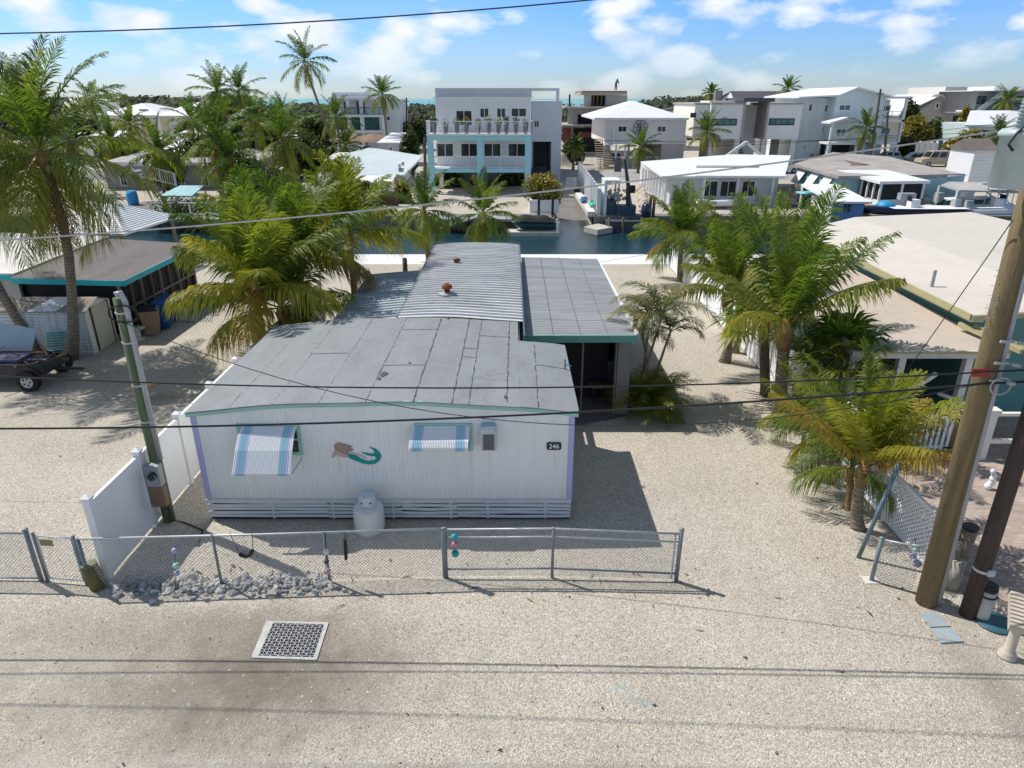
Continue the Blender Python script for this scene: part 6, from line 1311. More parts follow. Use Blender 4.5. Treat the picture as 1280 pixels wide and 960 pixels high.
# modern white house
Ym = 98.0; o = T('modern_house', 'modern white two storey house with dark central entrance and ribbon windows', 'house', (31, Ym, 0))
xa, xb, xc, xd, xe = [A(px, 155, Ym).x for px in (858, 887, 927, 959, 1000)]; zt, zb = Z(130.5, Ym), Z(174, Ym)
MB().box(xb, xc, Ym, Ym+14, zb, zt).box(xd, xe, Ym, Ym+14, zb, zt).box(xc+.001, xd-.001, Ym+4, Ym+14, 0, zt-.1).put('wall', M('modern_wall', (.84,.82,.79), .7, .06, .6, dirt=.2, dcol=(.58,.55,.5), stretch=(1,1,.3)), o)
MB().box(xa+1.2, xb-.001, Ym+1.0, Ym+14, zb, zt-.02).put('side_wall', CREAMW, o)
MB().box(xa+1.0, xb-.06, Ym+.8, Ym+14.2, zt, zt+.18).box(xb-.05, xc+.1, Ym-.25, Ym+14.2, zt+.002, zt+.2).box(xd-.1, xe+.2, Ym-.25, Ym+14.2, zt+.004, zt+.2).put('roof_edge', M('roof_edge_tan', (.4,.37,.34), .7), o)
zp = Z(126, Ym); MB().box(xc-.3, xd+.3, Ym-.8, Ym+8, zp-.12, zp+.35).put('entrance_roof', M('entrance_dark', (.06,.08,.1), .5), o)
for x in (xc+.001, xd-.3): MB().box(x, x+.299, Ym-.1, Ym+3.99, zb, zp-.13).put('entrance_fin', M('fin_tan', (.42,.38,.35), .8), o)
win(o, '-y', xc+.4, xd-2.0, zb+.6, zp-1.4, Ym+4, DARK, 2, 2, .12, GLASST, name='entrance_door')
winpx(o, 889, 921, 148.5, 157, Ym, fm=DARK, cols=4, fw=.1, gm=GLASST); winpx(o, 961, 993, 148, 156.5, Ym, fm=DARK, cols=4, fw=.1, gm=GLASST)
for px0, px1, py0, py1 in ((863,870,141,147),(876,880,148,160),(883,885,149,158)): winpx(o, px0, px1, py0, py1, Ym+1.0, fm=DARK, cols=1, fw=.1)
for px in (889, 920, 954, 990): q = A(px, 190, Ym+.3).x; MB().box(q-.35, q+.35, Ym+.3, Ym+1.0, 0, zb).put('column', CREAMW, o)
MB().box(xb+.3, xc-2, Ym+5, Ym+5.2, 0, zb-.001).box(xd+3, xe-.2, Ym+6, Ym+6.2, 0, zb-.001).put('ground_wall', M('ground_tan', (.38,.33,.28), .8, .1, .6), o)
k = MB()
for i in range(15): k.box(xc+.4, xd-2.2, Ym+3.6-i*.32, Ym+3.95-i*.32, zb-.3-i*.27, zb-.1-i*.27)
k.put('entrance_stairs', M('stair_dark', (.1,.12,.13), .7), o)
k = MB(); q = A(934, 192, Ym-4)
for s in (-1, 1): k.beam((q.x, Ym-3, 3.2), (q.x + s*3.6, Ym-3, .5), .35)
k.put('stair_rail', WHITE, o)
q = A(899, 118, Ym+7); MB().box(q.x-.5, q.x+.5, Ym+7, Ym+8, zt+.1, Z(113,Ym+7)).put('chimney', M('chimney_grey', (.2,.19,.19), .8, .2, 1), o); MB().bpx(887, 926, 126, 130, Ym+3, 5).put('roof_box', CREAMW, o)
# dark gabled house behind it
Yg = 125; o = T('dark_gable_house', 'white house with dark gabled roof behind the modern white house', 'house', (40, Yg, 0)); x0, x1 = A(918, 120, Yg).x, A(986, 120, Yg).x; zt = Z(122, Yg)
MB().box(x0+.6, x1-.6, Yg, Yg+9, 0, zt).put('wall', WHITE, o); k = MB(); zz = Z(113.8, Yg+4); roofquad(k, [(x0-.2,Yg-.5,zt-.1),(x1,Yg-.5,zt-.1),(x1,Yg+4.5,zz),(x0+.6,Yg+4.5,zz)], .15); roofquad(k, [(x0+.6,Yg+4.5,zz),(x1,Yg+4.5,zz),(x1,Yg+9.5,zt-.1),(x0-.2,Yg+9.5,zt-.1)], .15); k.put('roof', ROOFD, o)
MB().prism([(Yg, zt),(Yg+9, zt),(Yg+4.5, zz-.15)], 'yz', x0+.6, x0+.7).put('gable', WHITE, o)
o = T('dark_roof_annex', 'low dark roof showing between hip roof house and modern house', 'house', (A(845,135,130).x, 130, 0)); x0, x1 = A(832,135,130).x, A(862,135,130).x; MB().box(x0, x1, 130, 140, 0, Z(138,130)).put('wall', GREYW, o); k = MB(); roofquad(k, [(x0-3,129,Z(139,130)),(x1+1,129,Z(134,130)),(x1+1,136,Z(130,136)),(x0+2,136,Z(134,136))], .2); k.put('roof', ROOFD, o)
# pale blue tall house
Yp = 102.0; o = T('pale_blue_house', 'tall pale blue sided house with white gabled porch and balconies', 'house', (50, Yp, 0))
x0, x1 = A(1039, 160, Yp).x, A(1100, 160, Yp).x; xs = A(1007, 150, Yp).x; zt, zg = Z(119.5, Yp), Z(190, Yp); z2 = Z(178, Yp)
MB().box(x0, x1, Yp, Yp+16, z2, zt).put('wall', PALEB, o)
MB().box(xs, x0-.001, Yp+2.5, Yp+16, .0, zt-.3).put('side_wall', lapmat('pale_blue_light', (.76,.83,.84)), o)
k = MB(); zr0 = Z(115, Yp+4); roofquad(k, [(xs-.8,Yp+1.5,zt-.15),(x0,Yp-.8,zt+.1),((x0+x1)/2-1,Yp-.8,zr0+.6),((x0+x1)/2-1,Yp+16,zr0+.6),(xs-.8,Yp+16,zt-.1)], .2); roofquad(k, [((x0+x1)/2-1,Yp-.8,zr0+.6),(x1+.4,Yp-.8,zt),(x1+.4,Yp+16,zt),((x0+x1)/2-1,Yp+16,zr0+.6)], .2); k.put('roof', ROOFW, o)
MB().prism([(x0,zt),(x1,zt),((x0+x1)/2-1,zr0+.4)], 'xz', Yp+.01, Yp+.2).put('gable', PALEB, o)
winpx(o, 1048, 1064, 130, 139, Yp, fw=.16, gm=GLASST); winpx(o, 1044, 1058, 160, 171, Yp, fw=.16, gm=GLASST, name='balcony_door')
for px0, px1, py0, py1 in ((1010,1016,129,140),(1030,1036,130,141),(1027,1032,157,167),(1004,1008,180,188)): winpx(o, px0, px1, py0, py1, Yp+2.5, fw=.16, cols=1)
qx0, qx1 = A(1036, 165, Yp-3).x, A(1078, 165, Yp-3).x; k = MB(); za, zb = Z(153, Yp-3), Z(146.5, Yp-3); xm_ = (qx0+qx1)/2
roofquad(k, [(qx0,Yp-3,za),(xm_,Yp-3,zb),(xm_,Yp-.02,zb),(qx0,Yp-.02,za)], .2); roofquad(k, [(xm_,Yp-3,zb),(qx1,Yp-3,za),(qx1,Yp-.02,za),(xm_,Yp-.02,zb)], .2); k.put('porch_roof', ROOFW, o)
zd = Z(178, Yp-3); MB().box(qx0+.2, qx1-.2, Yp-3, Yp-.02, zd-.3, zd).put('porch_deck', WHITE, o); rail(o, (qx0+.3,Yp-2.9,zd),(qx1-.3,Yp-2.9,zd), 1.1, WHITE, 2, .2, .03)
for x in (qx0+.4, qx1-.4): MB().box(x-.12, x+.12, Yp-2.9, Yp-2.66, 0, za-.1).put('porch_post', WHITE, o)
xr0, xr1 = x1+.001, A(1128, 150, Yp+2).x
MB().box(xr0, xr1-1.2, Yp+4, Yp+16, 0, zt-.5).put('wing_wall', PALEB, o)
for py in (120.5, 149.5, 178): zz = Z(py, Yp+1.5); MB().box(xr0, xr1, Yp+1.5, Yp+3.99, zz-.3, zz).put('wing_deck', WHITE, o)
MB().box(xr0, xr1+.3, Yp+1, Yp+16, zt-.3, zt-.1).put('wing_roof', ROOFW, o)
for py in (149.5, 178): zz = Z(py, Yp+1.5); rail(o, (xr0+.1,Yp+1.6,zz),(xr1-.1,Yp+1.6,zz), 1.1, WHITE, 2, .2, .03)
MB().box(xr1-.3, xr1, Yp+1.5, Yp+1.8, 0, zt-.31).put('wing_post', WHITE, o)
for py0, py1 in ((131,141),(159,171)): winpx(o, 1100, 1113, py0, py1, Yp+4, fw=.16, gm=GLASST, name='balcony_door')
MB().box(x0+.5, x1-.5, Yp+7, Yp+7.3, 0, z2-.001).put('ground_wall', M('carport_dark', (.1,.09,.08), .9, .3, .6), o)
for x in (x0+.3, x0+5, x1-.4): MB().box(x-.3, x+.3, Yp+.2, Yp+.8, 0, z2-.002).put('stilt', PALEB, o)
MB().bpx(991, 1000, 143, 180, Yp+4, 8).put('rear_wing', MATS['pale_blue_light'], o)
for (x, y, z, hst) in ((A(1020,190,Yp+2).x, Yp+2.0, .3, o),): MB().box(x-.5, x+.5, y-.4, y+.4, 0, 1.1).put('air_conditioner', GREYM, hst)
for x in (x0+.15, x1-.15): MB().box(x-.06, x+.06, Yp-.1, Yp-.002, z2, zt-.1).put('downspout', WHITE, o)
# right side houses
Yv = 140; o = T('gable_house', 'grey house with steep white metal gable roof behind the orange tipped trees', 'house', (80, Yv, 0))
x0, x1 = A(1150, 135, Yv).x, A(1193, 140, Yv).x; xp = A(1176, 120, Yv).x; zt, ze = Z(120, Yv), Z(139, Yv)
MB().prism([(x0,0),(x1,0),(x1,ze),(xp,zt),(x0,ze)], 'xz', Yv, Yv+14).put('wall', M('beige_grey', (.45,.44,.41), .8, .05, .6), o)
k = MB(); xq = A(1136, 136, Yv).x; roofquad(k, [(xq-2,Yv-.5,ze-.6),(xp,Yv-.5,zt+.3),(xp-1,Yv+14,zt+.3),(xq-3,Yv+14,ze-.6)], .2); roofquad(k, [(xp,Yv-.5,zt+.3),(x1+1,Yv-.5,ze-.5),(x1+1,Yv+14,ze-.5),(xp,Yv+14,zt+.3)], .2); k.put('roof', ROOFW, o); winpx(o, 1169, 1174, 128, 136, Yv, fw=.2, cols=1)
Yx = 150; o = T('white_block_house', 'plain white cubic house with few small windows on the right skyline', 'house', (95, Yx, 0)); MB().bpx(1179, 1221, 108.5, 140, Yx, 14).put('wall', CREAMW, o)
for px in (1182, 1194, 1208): winpx(o, px, px+3, 119, 124, Yx, fw=.15, cols=1)
Yz = 130; o = T('dark_modern_house', 'dark modern house with white sloping beam and glass front at right', 'house', (95, Yz, 0)); MB().bpx(1220, 1330, 114, 142, Yz, 12).put('wall', M('modern_grey', (.3,.3,.31), .7, .1, .4), o)
MB().bpx(1216, 1330, 113, 114, Yz-2, 14).bpx(1243, 1330, 108, 113, Yz+5, 8).bpx(1212, 1330, 138, 140, Yz-3, 4).put('roof_slab', WHITE, o)
MB().beam(A(1224,138,Yz-1), A(1256,114,Yz-1), .7).put('slanted_beam', WHITE, o)
for px0, px1 in ((1221,1226),(1227,1232),(1242,1252),(1270,1290)): winpx(o, px0, px1, 120, 130, Yz, fm=DARK, fw=.15, gm=GLASST)
Yl = 110; o = T('light_roof_house', 'pale teal cottage with wide white low gable roof at right', 'house', (72, Yl, 0)); x0, x1 = A(1212, 160, Yl).x, A(1330, 160, Yl).x; zt = Z(155, Yl)
MB().box(x0, x1, Yl, Yl+10, 0, zt).put('wall', M('pale_teal_wall', (.52,.63,.62), .7, .05, .6), o); k = MB(); roofquad(k, [(x0-1.4,Yl-1,zt-.1),(A(1240,156,Yl).x,Yl-1,zt-.1),(A(1262,142,Yl+6).x,Yl+6,zt+1.8),(A(1212,142,Yl+6).x,Yl+6,zt+1.8)], .25); roofquad(k, [(A(1240,156,Yl).x,Yl-1,zt-.1),(x1,Yl-1,zt-1.0),(x1,Yl+6,zt+1.2),(A(1262,142,Yl+6).x,Yl+6,zt+1.8)], .25); k.put('roof', ROOFW, o)
for px in (1217, 1226): winpx(o, px, px+7, 161, 176, Yl, fw=.2, cols=1)
Yq = 70; o = T('corrugated_shed', 'white corrugated building with steep dark gable roof beside the transformer', 'shed', (A(1230,190,Yq).x, Yq, 0)); x0, x1 = A(1215, 205, Yq).x, A(1241, 205, Yq).x; zt = Z(188, Yq); k = MB()
for i in range(12): z0 = i*zt/12; k.add([(x0,Yq,z0),(x1,Yq,z0),(x1,Yq-.06,z0+zt/12),(x0,Yq-.06,z0+zt/12)], [(0,1,2,3)])
k.box(x0, x0+.1, Yq+.01, Yq+4, 0, zt); k.box(x0+.1, x1, Yq+3.9, Yq+4, 0, zt); k.put('wall', WHITE, o); MB().prism([(Yq-.3,zt-.02),(Yq+4.3,zt-.02),(Yq+2,zt+1.0)], 'yz', x0-.2, x1+.3).put('roof', M('brown_shingle', (.17,.14,.125), .85, .2, 1), o)

# ================================================================== blue canal cottage at right with screened porch
o = T('blue_canal_cottage', 'low turquoise cottage with weathered grey roof and white awning shutters', 'house', (34, 75, 0))
wp = [A(996, 215, 76), A(1048, 228, 68)]
zt = 2.35; a, c = Vector((A(996,212,72).x,72,0)), Vector((A(1049,222,60.5).x,60.5,0)); bk = Vector((A(1205,205,80).x,80,0)); bk2 = Vector((A(1100,205,92).x,90,0))
MB().add([a, c, c+UP*zt, a+UP*zt, Vector((A(1205,225,63).x,63,0)), Vector((A(1205,225,63).x,63,zt))], [(0,1,2,3),(1,4,5,2)]).put('wall', M('turq_siding', (.3,.52,.57), .65, .06, .8, dirt=.15), o)
WTH = M('weathered_roof', (.36,.33,.31), .85, .22, .5, .3, 30, dirt=.5, dcol=(.17,.13,.11))
k = MB(); e = UP*(zt+.1); roofquad(k, [a+e+Vector((-.5,-.3,0)), c+e+Vector((-.3,-.5,0)), Vector((A(1204,226,63).x,63,zt-.05)), Vector((A(1165,212,68).x,68,zt+.1)), Vector((A(1110,201,77).x,77,zt+.4)), Vector((A(1040,195,82).x,82,zt+.5))], .25); k.put('roof', WTH, o)
k = MB(); roofquad(k, [a+e+Vector((.6,.4,.02)), a.lerp(c,.45)+e+Vector((.6,.4,.02)), a.lerp(c,.45)+e+Vector((6,2,.2)), a+e+Vector((5,4,.25))], .02); k.put('roof_patch', M('roof_patch_brown', (.15,.12,.09), .9, .2, 1), o)
d = (c - a).normalized(); nrm = Vector((-d.y, d.x, 0)) * -1
nrm = nrm if nrm.x < 0 else -nrm
for f_ in (.1, .42, .72):
    p = a + (c-a)*f_; q = p + d*2.0; k = MB(); roofquad(k, [p+UP*2.1+nrm*.05, q+UP*2.1+nrm*.05, q+UP*.85+nrm*.8, p+UP*.85+nrm*.8], .04); k.put('awning_shutter', WHITE, o)
Yo = 64.0; o = T('screened_porch', 'white framed screened porch with white roof at the canal edge', 'porch', (36, Yo, 0))
f0, f1 = Vector((A(1100,240,58.0).x,58.0,0)), Vector((A(1153,240,58.6).x,58.6,0)); b0_ = Vector((A(1049,222,64).x,64,0)); b1_ = Vector((A(1106,222,64.5).x,64.5,0)); zt = Z(228, 58)
k = MB(); roofquad(k, [f0+UP*(zt+.1)+Vector((-.3,-.3,0)), f1+UP*(zt+.1)+Vector((.3,-.3,0)), b1_+UP*(zt+.4), b0_+UP*(zt+.4)+Vector((-.3,0,0))], .22); k.put('roof', ROOFW, o)
k = MB(); k.add([f0, f1, f1+UP*.75, f0+UP*.75, b0_, b0_+UP*.75], [(0,1,2,3),(4,0,3,5)]); k.put('knee_wall', WHITE, o)
k = MB(); i_ = Vector((.08,.08,0)); k.add([f0+i_+UP*.74, f1+i_+UP*.74, f1+i_+UP*zt, f0+i_+UP*zt, b0_+i_+UP*.74, b0_+i_+UP*zt], [(0,1,2,3),(4,0,3,5)]); k.put('screen', SCREEN, o)
for f_ in (0,.5,1): q = f0.lerp(f1, f_); MB().box(q.x-.09, q.x+.09, q.y-.06, q.y+.06, .75, zt).put('frame_post', WHITE, o)
for i in range(1, 7): q = b0_.lerp(f0, i/7); MB().box(q.x-.07, q.x+.07, q.y-.07, q.y+.07, .75, zt).put('frame_post', WHITE, o)
o = T('blue_hut', 'small bright blue dockside hut with white roof and dark window', 'shed', (A(1060,255,57).x, 57, 0)); x0, x1 = A(1041, 265, 53.2).x, A(1079, 265, 53.2).x; zt = Z(252, 53.2)
MB().box(x0, x1, 53.2, 57.5, WZ, zt).put('wall', M('bright_blue', (.13,.27,.5), .6, .08, 1, dirt=.15), o); k = MB(); roofquad(k, [(x0-.3,52.9,zt+.05),(x1+.4,52.9,zt+.02),(x1+.1,58.5,zt+.7),(x0-.6,58.5,zt+.7)], .15); k.put('roof', ROOFW, o)
MB().box(x0-.05, x0-.002, 53.3, 57.4, WZ, zt-.02).put('side_panel', LILAC, o); winpx(o, 1052, 1064, 254, 266, 53.2, fm=M('bright_blue', (0,0,0)), cols=2, rows=2, fw=.08)
o = T('boat_canopy', 'grey peaked boat lift canopy on white posts at right canal edge', 'canopy', (A(1220,240,60).x, 60, 0)); P = [A(1176,229,60), A(1261,239,58), A(1242,228,66), A(1196,226,64)]
k = MB(); zc = 3.0; pts = [A(1176,231,57.5), A(1262,239.5,56), A(1243,228,61), A(1186,227,62)]; r0 = A(1199,237.5,55.5)
k.poly([pts[0], r0, pts[1], pts[2], pts[3]]); k.poly([pts[0]-UP*.1, r0-UP*.12, r0, pts[0]]); k.poly([r0-UP*.12, pts[1]-UP*.1, pts[1], r0]); k.put('canopy', M('canopy_grey', (.42,.41,.39), .8, .1, .6, dirt=.2), o)
for q in (pts[0], pts[1], r0, pts[2]): MB().tube([(q.x,q.y+.15,-1.2),(q.x,q.y+.15,q.z-.1)], .09, 8).put('post', WHITE, o)
MB().beam(A(1233,239.5,57),A(1254,257,57),.09).beam(A(1244,237,58.5),A(1262,254,58.5),.09).put('brace', WHITE, o)
def boat(label, px, py, Y, L, W, rz, m, extra=0):
    p = A(px, py, Y); p.z = -.45; o = T('motor_boat', label, 'boat', p); hull(MB(), p + UP*.05, L, W, -.1, .85, .4, rz).put('hull', m, o, True)
    mt = Matrix.Translation(p) @ Matrix.Rotation(rz, 4, 'Z'); k = MB(); hull(k, p + UP*.95, L*.94, W*.88, 0, .06, .4, rz); k.put('deck', WHITE, o)
    k = MB(); k.box(-.4,.3,-.35,.35,1.0,1.6); q = MB(); q.add([mt @ Vector(v) for v in k.v], k.f); q.put('console', WHITE, o)
    k = MB(); k.box(.31,.34,-.33,.33,1.5,1.9); q = MB(); q.add([mt @ Vector(v) for v in k.v], k.f); q.put('windscreen', GLASS, o)
    k = MB(); k.box(-L/2-.35,-L/2+.2,-.28,.28,.75,1.55); q = MB(); q.add([mt @ Vector(v) for v in k.v], k.f); q.put('outboard', GREYM, o)
    if extra:
        k = MB()
        for x in (-.7,.7):
            for y in (-.6,.6): k.tube([mt @ Vector((x,y,1.0)), mt @ Vector((x*.9,y,2.6))], .035, 6)
        k.put('top_frame', GALV, o); k = MB(); k.box(-1.1,1.1,-.8,.8,2.6,2.68); q = MB(); q.add([mt @ Vector(v) for v in k.v], k.f); q.put('hard_top', WHITE if extra == 1 else BLUEP, o)
    return o
boat('long dark navy hulled boat with white deck behind the tan roof', 1138, 268, 55.3, 8.5, 2.3, math.pi*.995, NAVY)
boat('white boat with blue hard top moored at the far right', 1245, 262, 56.0, 7, 2.4, .1, WHITE, 2)
boat('white skiff with dark teal cover under the grey canopy', 1207, 254, 60.5, 5.5, 2.0, .2, M('hull_teal', (0,0,0)))
boat('white centre console boat right behind the screened porch', 1180, 250, 63.5, 6, 2.2, .4, WHITE, 1)
p = A(1133, 247, 56.2); o = T('grey_outboard', 'pale grey outboard motor raised on a stand by the screened porch', 'outboard motor', (p.x, 56.2, 0)); MB().obox(p + UP*.1, 1.2, .6, .5).put('cowling', GREYM, o); MB().tube([p, (p.x, 56.2, .02)], .12, 8).put('leg', GREYM, o)
p = A(1106, 261, 56); p.z = .5; o = T('blue_tarp_bundle', 'bright blue tarp bundle on the dock before the screened porch', 'tarp', p); MB().ball(p, .75, 12, .65).put('tarp', M('tarp_blue', (.02,.3,.55), .5, .2, 3), o, True)
p = A(1083.5, 258, 56); p.z = .35; o = T('yellow_buoy', 'small yellow buoy standing beside the blue hut', 'buoy', p); MB().ball(p, .35, 10).put('buoy', M('buoy_yellow', (.6,.35,.02), .5), o, True); MB().tube([p + UP*.3, p + UP*.5], .06, 8).put('eye', BLACKM, o)
o = T('timber_dock', 'tan timber dock walkway beside the blue hut', 'dock', A(1090,270,55)); MB().box(A(1080,268,55).x, A(1165,268,55).x, 54.3, 56, .06, .12).put('deck', M('dock_tan', (.4,.34,.27), .85, .15, 2, stretch=(3,.4,1)), o)
# clutter beside white cottage
rng = random.Random(12); CL = [M('clutter_white', (.6,.6,.58), .7, .1, 2), M('clutter_dark', (.06,.06,.065), .7, .3, 2), M('clutter_tan', (.42,.35,.27), .8, .2, 2), M('clutter_grey', (.3,.31,.33), .7, .2, 2)]
words = ['white', 'dark', 'tan', 'grey']
for k in range(8):
    px, py = ((988,225),(994,231),(985,233),(1001,226),(1008,232),(1012,240),(990,242),(980,245))[k]; Y = 66 - (py-225)*.35; p = A(px, py, Y); p.z = 0; s = rng.uniform(.7,1.3); c_ = k % 4
    o = T('salvage_pile', '%s salvage heap, %s in the yard between the white and turquoise cottages' % (words[c_], ('farthest left','upper middle','second row left','upper right','middle right','nearest right','nearest middle','nearest left')[k]), 'salvage heap', p); q = MB()
    for i in range(7): q.obox(p + Vector((rng.uniform(-.8,.8), rng.uniform(-.6,.6), rng.uniform(.2,1.2))), rng.uniform(.3,1.1)*s, rng.uniform(.3,.9)*s, rng.uniform(.1,.7)*s, rng.random()*3, rng.uniform(-.4,.4))
    q.put('heap', CL[c_], o)
o = T('cyan_awning', 'small pale cyan awning table beside the blue hut', 'table', A(1018, 240, 58)); p = A(1018, 241, 58); MB().box(p.x-1.3, p.x+1.3, 57.5, 59, p.z-.05, p.z).put('top', M('cyan_top', (.25,.6,.68), .5), o)
for x in (-1.2,1.2): MB().box(p.x+x-.05, p.x+x+.05, 57.6, 57.7, 0, p.z-.05).put('leg', WHITE, o)

# ================================================================== left of the blue house
Ys = 78.0; o = T('metal_roof_cottage', 'low cottage with wide pale blue grey metal roof left of the blue house', 'house', (-14, Ys, 0))
x0, x1 = A(400, 230, 74).x, A(503, 230, 74).x; zt = Z(219, 74); MB().box(x0+.5, x1-.4, 74, 88, 0, zt).put('wall', M('pale_cottage', (.5,.54,.56), .7, .06, .6), o)
PM = M('pale_metal_roof', (.5,.57,.61), .5, .07, .4, dirt=.2, dcol=(.38,.42,.45)); xm = A(470, 200, 84).x; k = MB(); roofquad(k, [(x0,73.5,zt+.1),(x1+.3,73.2,zt+.1),(x1+1.5,80,zt+1.5),(xm-1,86,zt+2.0),(x0+.6,84,zt+1.4)], .2); k.put('roof', PM, o)
for i in range(16): f_ = i/15; a, c = Vector((lerp(x0+.2,x1,f_),73.5,zt+.13)), Vector((lerp(x0+1,x1-.2,f_),82.5,zt+1.55)); 
k = MB(); roofquad(k, [(A(392,226,70).x,69.6,zt-.25),(A(466,222,70).x,69.6,zt-.25),(A(478,219,74).x,74.2,zt+.15),(A(400,221,74).x,74.2,zt+.15)], .15); k.put('porch_roof', ROOFW, o)
k = MB()
for i in range(7): x = lerp(A(402,209,80).x, A(414,209,80).x, i/6); k.beam((x,79,zt+1.05),(x+1.4,83,zt+1.6),.15,.06)
k.put('roof_batten', WHITE, o)
for px in (395, 430, 464): q = A(px, 230, 70).x; MB().box(q-.08, q+.08, 69.8, 69.96, 0, zt-.4).put('porch_post', WHITE, o)
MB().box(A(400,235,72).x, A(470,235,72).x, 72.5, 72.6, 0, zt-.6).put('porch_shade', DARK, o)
for i in range(5): a = lerp(74.5, 86, i/5); win(o, '+x', a, a+1.4, 1.2, 2.2, x1-.4, WHITE, 1, 1, .1)
o = T('white_shed', 'small white garden shed before the pale metal roof cottage', 'shed', (A(478,235,68).x, 68, 0)); x0, x1 = A(473,235,68).x, A(489,235,68).x; zt = Z(227, 68); MB().box(x0, x1, 68, 70, 0, zt).put('wall', WHITE, o); k = MB(); roofquad(k, [(x0-.15,67.8,zt),(x1+.15,67.8,zt),(x1+.15,70.2,zt+.4),(x0-.15,70.2,zt+.4)], .08); k.put('roof', WHITE, o); MB().box(x0+.3, x1-.3, 67.96, 67.997, .1, zt-.3).put('door', GREYM, o)
o = T('timber_screen', 'brown timber privacy screen left of the blue house palms', 'fence', (A(488,250,60).x, 60, 0)); k = MB(); x0, x1 = A(473,250,60).x, A(498,250,60).x
for i in range(18): x = lerp(x0, x1, i/18); k.box(x, x+.1, 60, 60.05, 0, 1.2)
k.put('planks', M('red_brown_wood', (.14,.08,.06), .85, .2, 2), o); MB().box(x0, x1, 60.051, 60.1, .4, .5).put('rail', WOODB, o)
Yt = 120.0; o = T('flat_roof_villa', 'white three storey flat roofed villa with glass balconies on left skyline', 'house', (-25, Yt, 0)); x0, x1 = A(414, 150, Yt).x, A(480, 150, Yt).x
MB().box(x0, x1, Yt+1.5, Yt+14, 0, Z(120.5,Yt)).put('wall', WHITE, o); MB().box(x1+.001, A(495,150,Yt).x, Yt+2.5, Yt+14, 0, Z(124,Yt)).put('side_wing', M('wing_white', (.6,.6,.6)), o)
for py in (121.5, 143.5, 163): zz = Z(py, Yt); MB().box(x0-.1, x1+.1, Yt-.3, Yt+1.49, zz-.35, zz).put('deck', WHITE, o)
MB().bpx(415, 480, 115.5, 121, Yt+2, .3).put('parapet', M('parapet_blue', (.55,.62,.66), .5), o)
for px in (415, 436, 452.5, 479): q = A(px, 150, Yt).x; MB().box(q-.28, q+.28, Yt, Yt+.5, 0, Z(121.5,Yt)-.36).put('column', WHITE, o)
for px0, px1, py0, py1 in ((418,424,127,138),(430,434,127,142),(446,450,127,142),(453,456,127,142),(418,435,146,162),(436.5,450,146,162),(453.5,474,146,162),(484,487,146,150)): winpx(o, px0, px1, py0, py1, Yt+1.5 if px0 < 480 else Yt+2.5, fm=DARK, fw=.12, gm=GLASST, cols=2 if px1-px0 > 8 else 1)
rail(o, (x0,Yt-.2,Z(143.5,Yt)),(x1,Yt-.2,Z(143.5,Yt)), 1.1, M('rail_glass', (.1,.15,.17), .2), 2, .3, .03)
Ya = 100.0; o = T('travel_trailer', 'white camper trailer with dark oval window parked behind the metal roof cottage', 'camper', (A(456,190,Ya).x, Ya, 0)); x0, x1 = A(444,190,Ya).x, A(471,190,Ya).x; z0, z1 = .5, Z(183,Ya)
MB().prism([(x0,z0),(x1-3,z0),(x1-2.4,1.6),(x1-2.4,z1-.3),(x1-2.8,z1),(x0+.4,z1),(x0,z1-.4)], 'xz', Ya, Ya+2.5).put('body', WHITE, o); MB().tube([(x0+1.6 + .8*math.cos(a), Ya-.01, 2.0 + .35*math.sin(a)) for a in [i*.4189 for i in range(16)]], .14, 6).box(x0+1.1, x0+2.1, Ya-.02, Ya-.002, 1.75, 2.25).put('window', BLACKM, o)
for x in (x0+1, x0+2): MB().tube([(x,Ya-.05,.35),(x,Ya+.2,.35)], .35, 14).put('wheel', RUB, o)
THM = M('thatch', (.26,.18,.13), .95, .25, 2, .6, 20)
for k, (px, lb) in enumerate(((441, 'brown thatched tiki hut roof behind the camper trailer'), (467, 'second thatched hut right of the first behind camper trailer'))):
    q = A(px, 175, 108); o = T('thatched_hut', lb, 'hut', (q.x, 108, 0)); MB().lathe((q.x, 108, 0), [(3.4, Z(176,108)),(2.6, Z(173,108)),(.4, Z(167,108))], 14).put('roof', THM, o)
    for s in (-2,2): MB().tube([(q.x+s,108,0),(q.x+s,108,Z(175,108))], .12, 6).put('post', WOODB, o)
o = T('pale_shed', 'plain pale grey shed with white roof left of the blue house', 'shed', (A(492,185,98).x, 98, 0)); x0, x1 = A(474,187,98).x, A(511,187,98).x; zt = Z(178,98); MB().box(x0, x1, 98, 104, 0, zt).put('wall', M('shed_grey', (.52,.54,.57), .7, .04, 1), o); k = MB(); roofquad(k, [(x0-.2,97.7,zt),(x1+.2,97.7,zt),(x1-.6,104,zt+1.0),(x0+.8,104,zt+1.0)], .12); k.put('roof', ROOFW, o); winpx(o, 486, 491, 183, 189, 98, fw=.1)
# yellow house and neighbours on left skyline
Ye = 135.0; o = T('yellow_house', 'pale yellow house with wide white hip roof on the left skyline', 'house', (-70, Ye, 0)); x0, x1 = A(128, 150, Ye).x, A(199, 150, Ye).x; zt = Z(144.5, Ye); MB().box(x0+1, x1, Ye, Ye+14, 0, zt).put('wall', M('pale_yellow', (.66,.6,.38), .75, .05, .4), o); k = MB(); hip(k, x0-1, x1+1, Ye-1.2, Ye+15, zt+.1, Z(129, Ye+7), .5, .25); roofquad(k, [(A(169,137,Ye).x,Ye+1,zt+1.2),(A(176,130,Ye+4).x,Ye+3,Z(129,Ye+3)),(A(182,136,Ye).x,Ye+1,zt+1.2),(A(176,134,Ye+8).x,Ye+8,zt+1.6)], .1); k.put('roof', ROOFW, o)
for px in (161, 175, 184, 191): winpx(o, px, px+4, 146.5, 151, Ye, fw=.12)
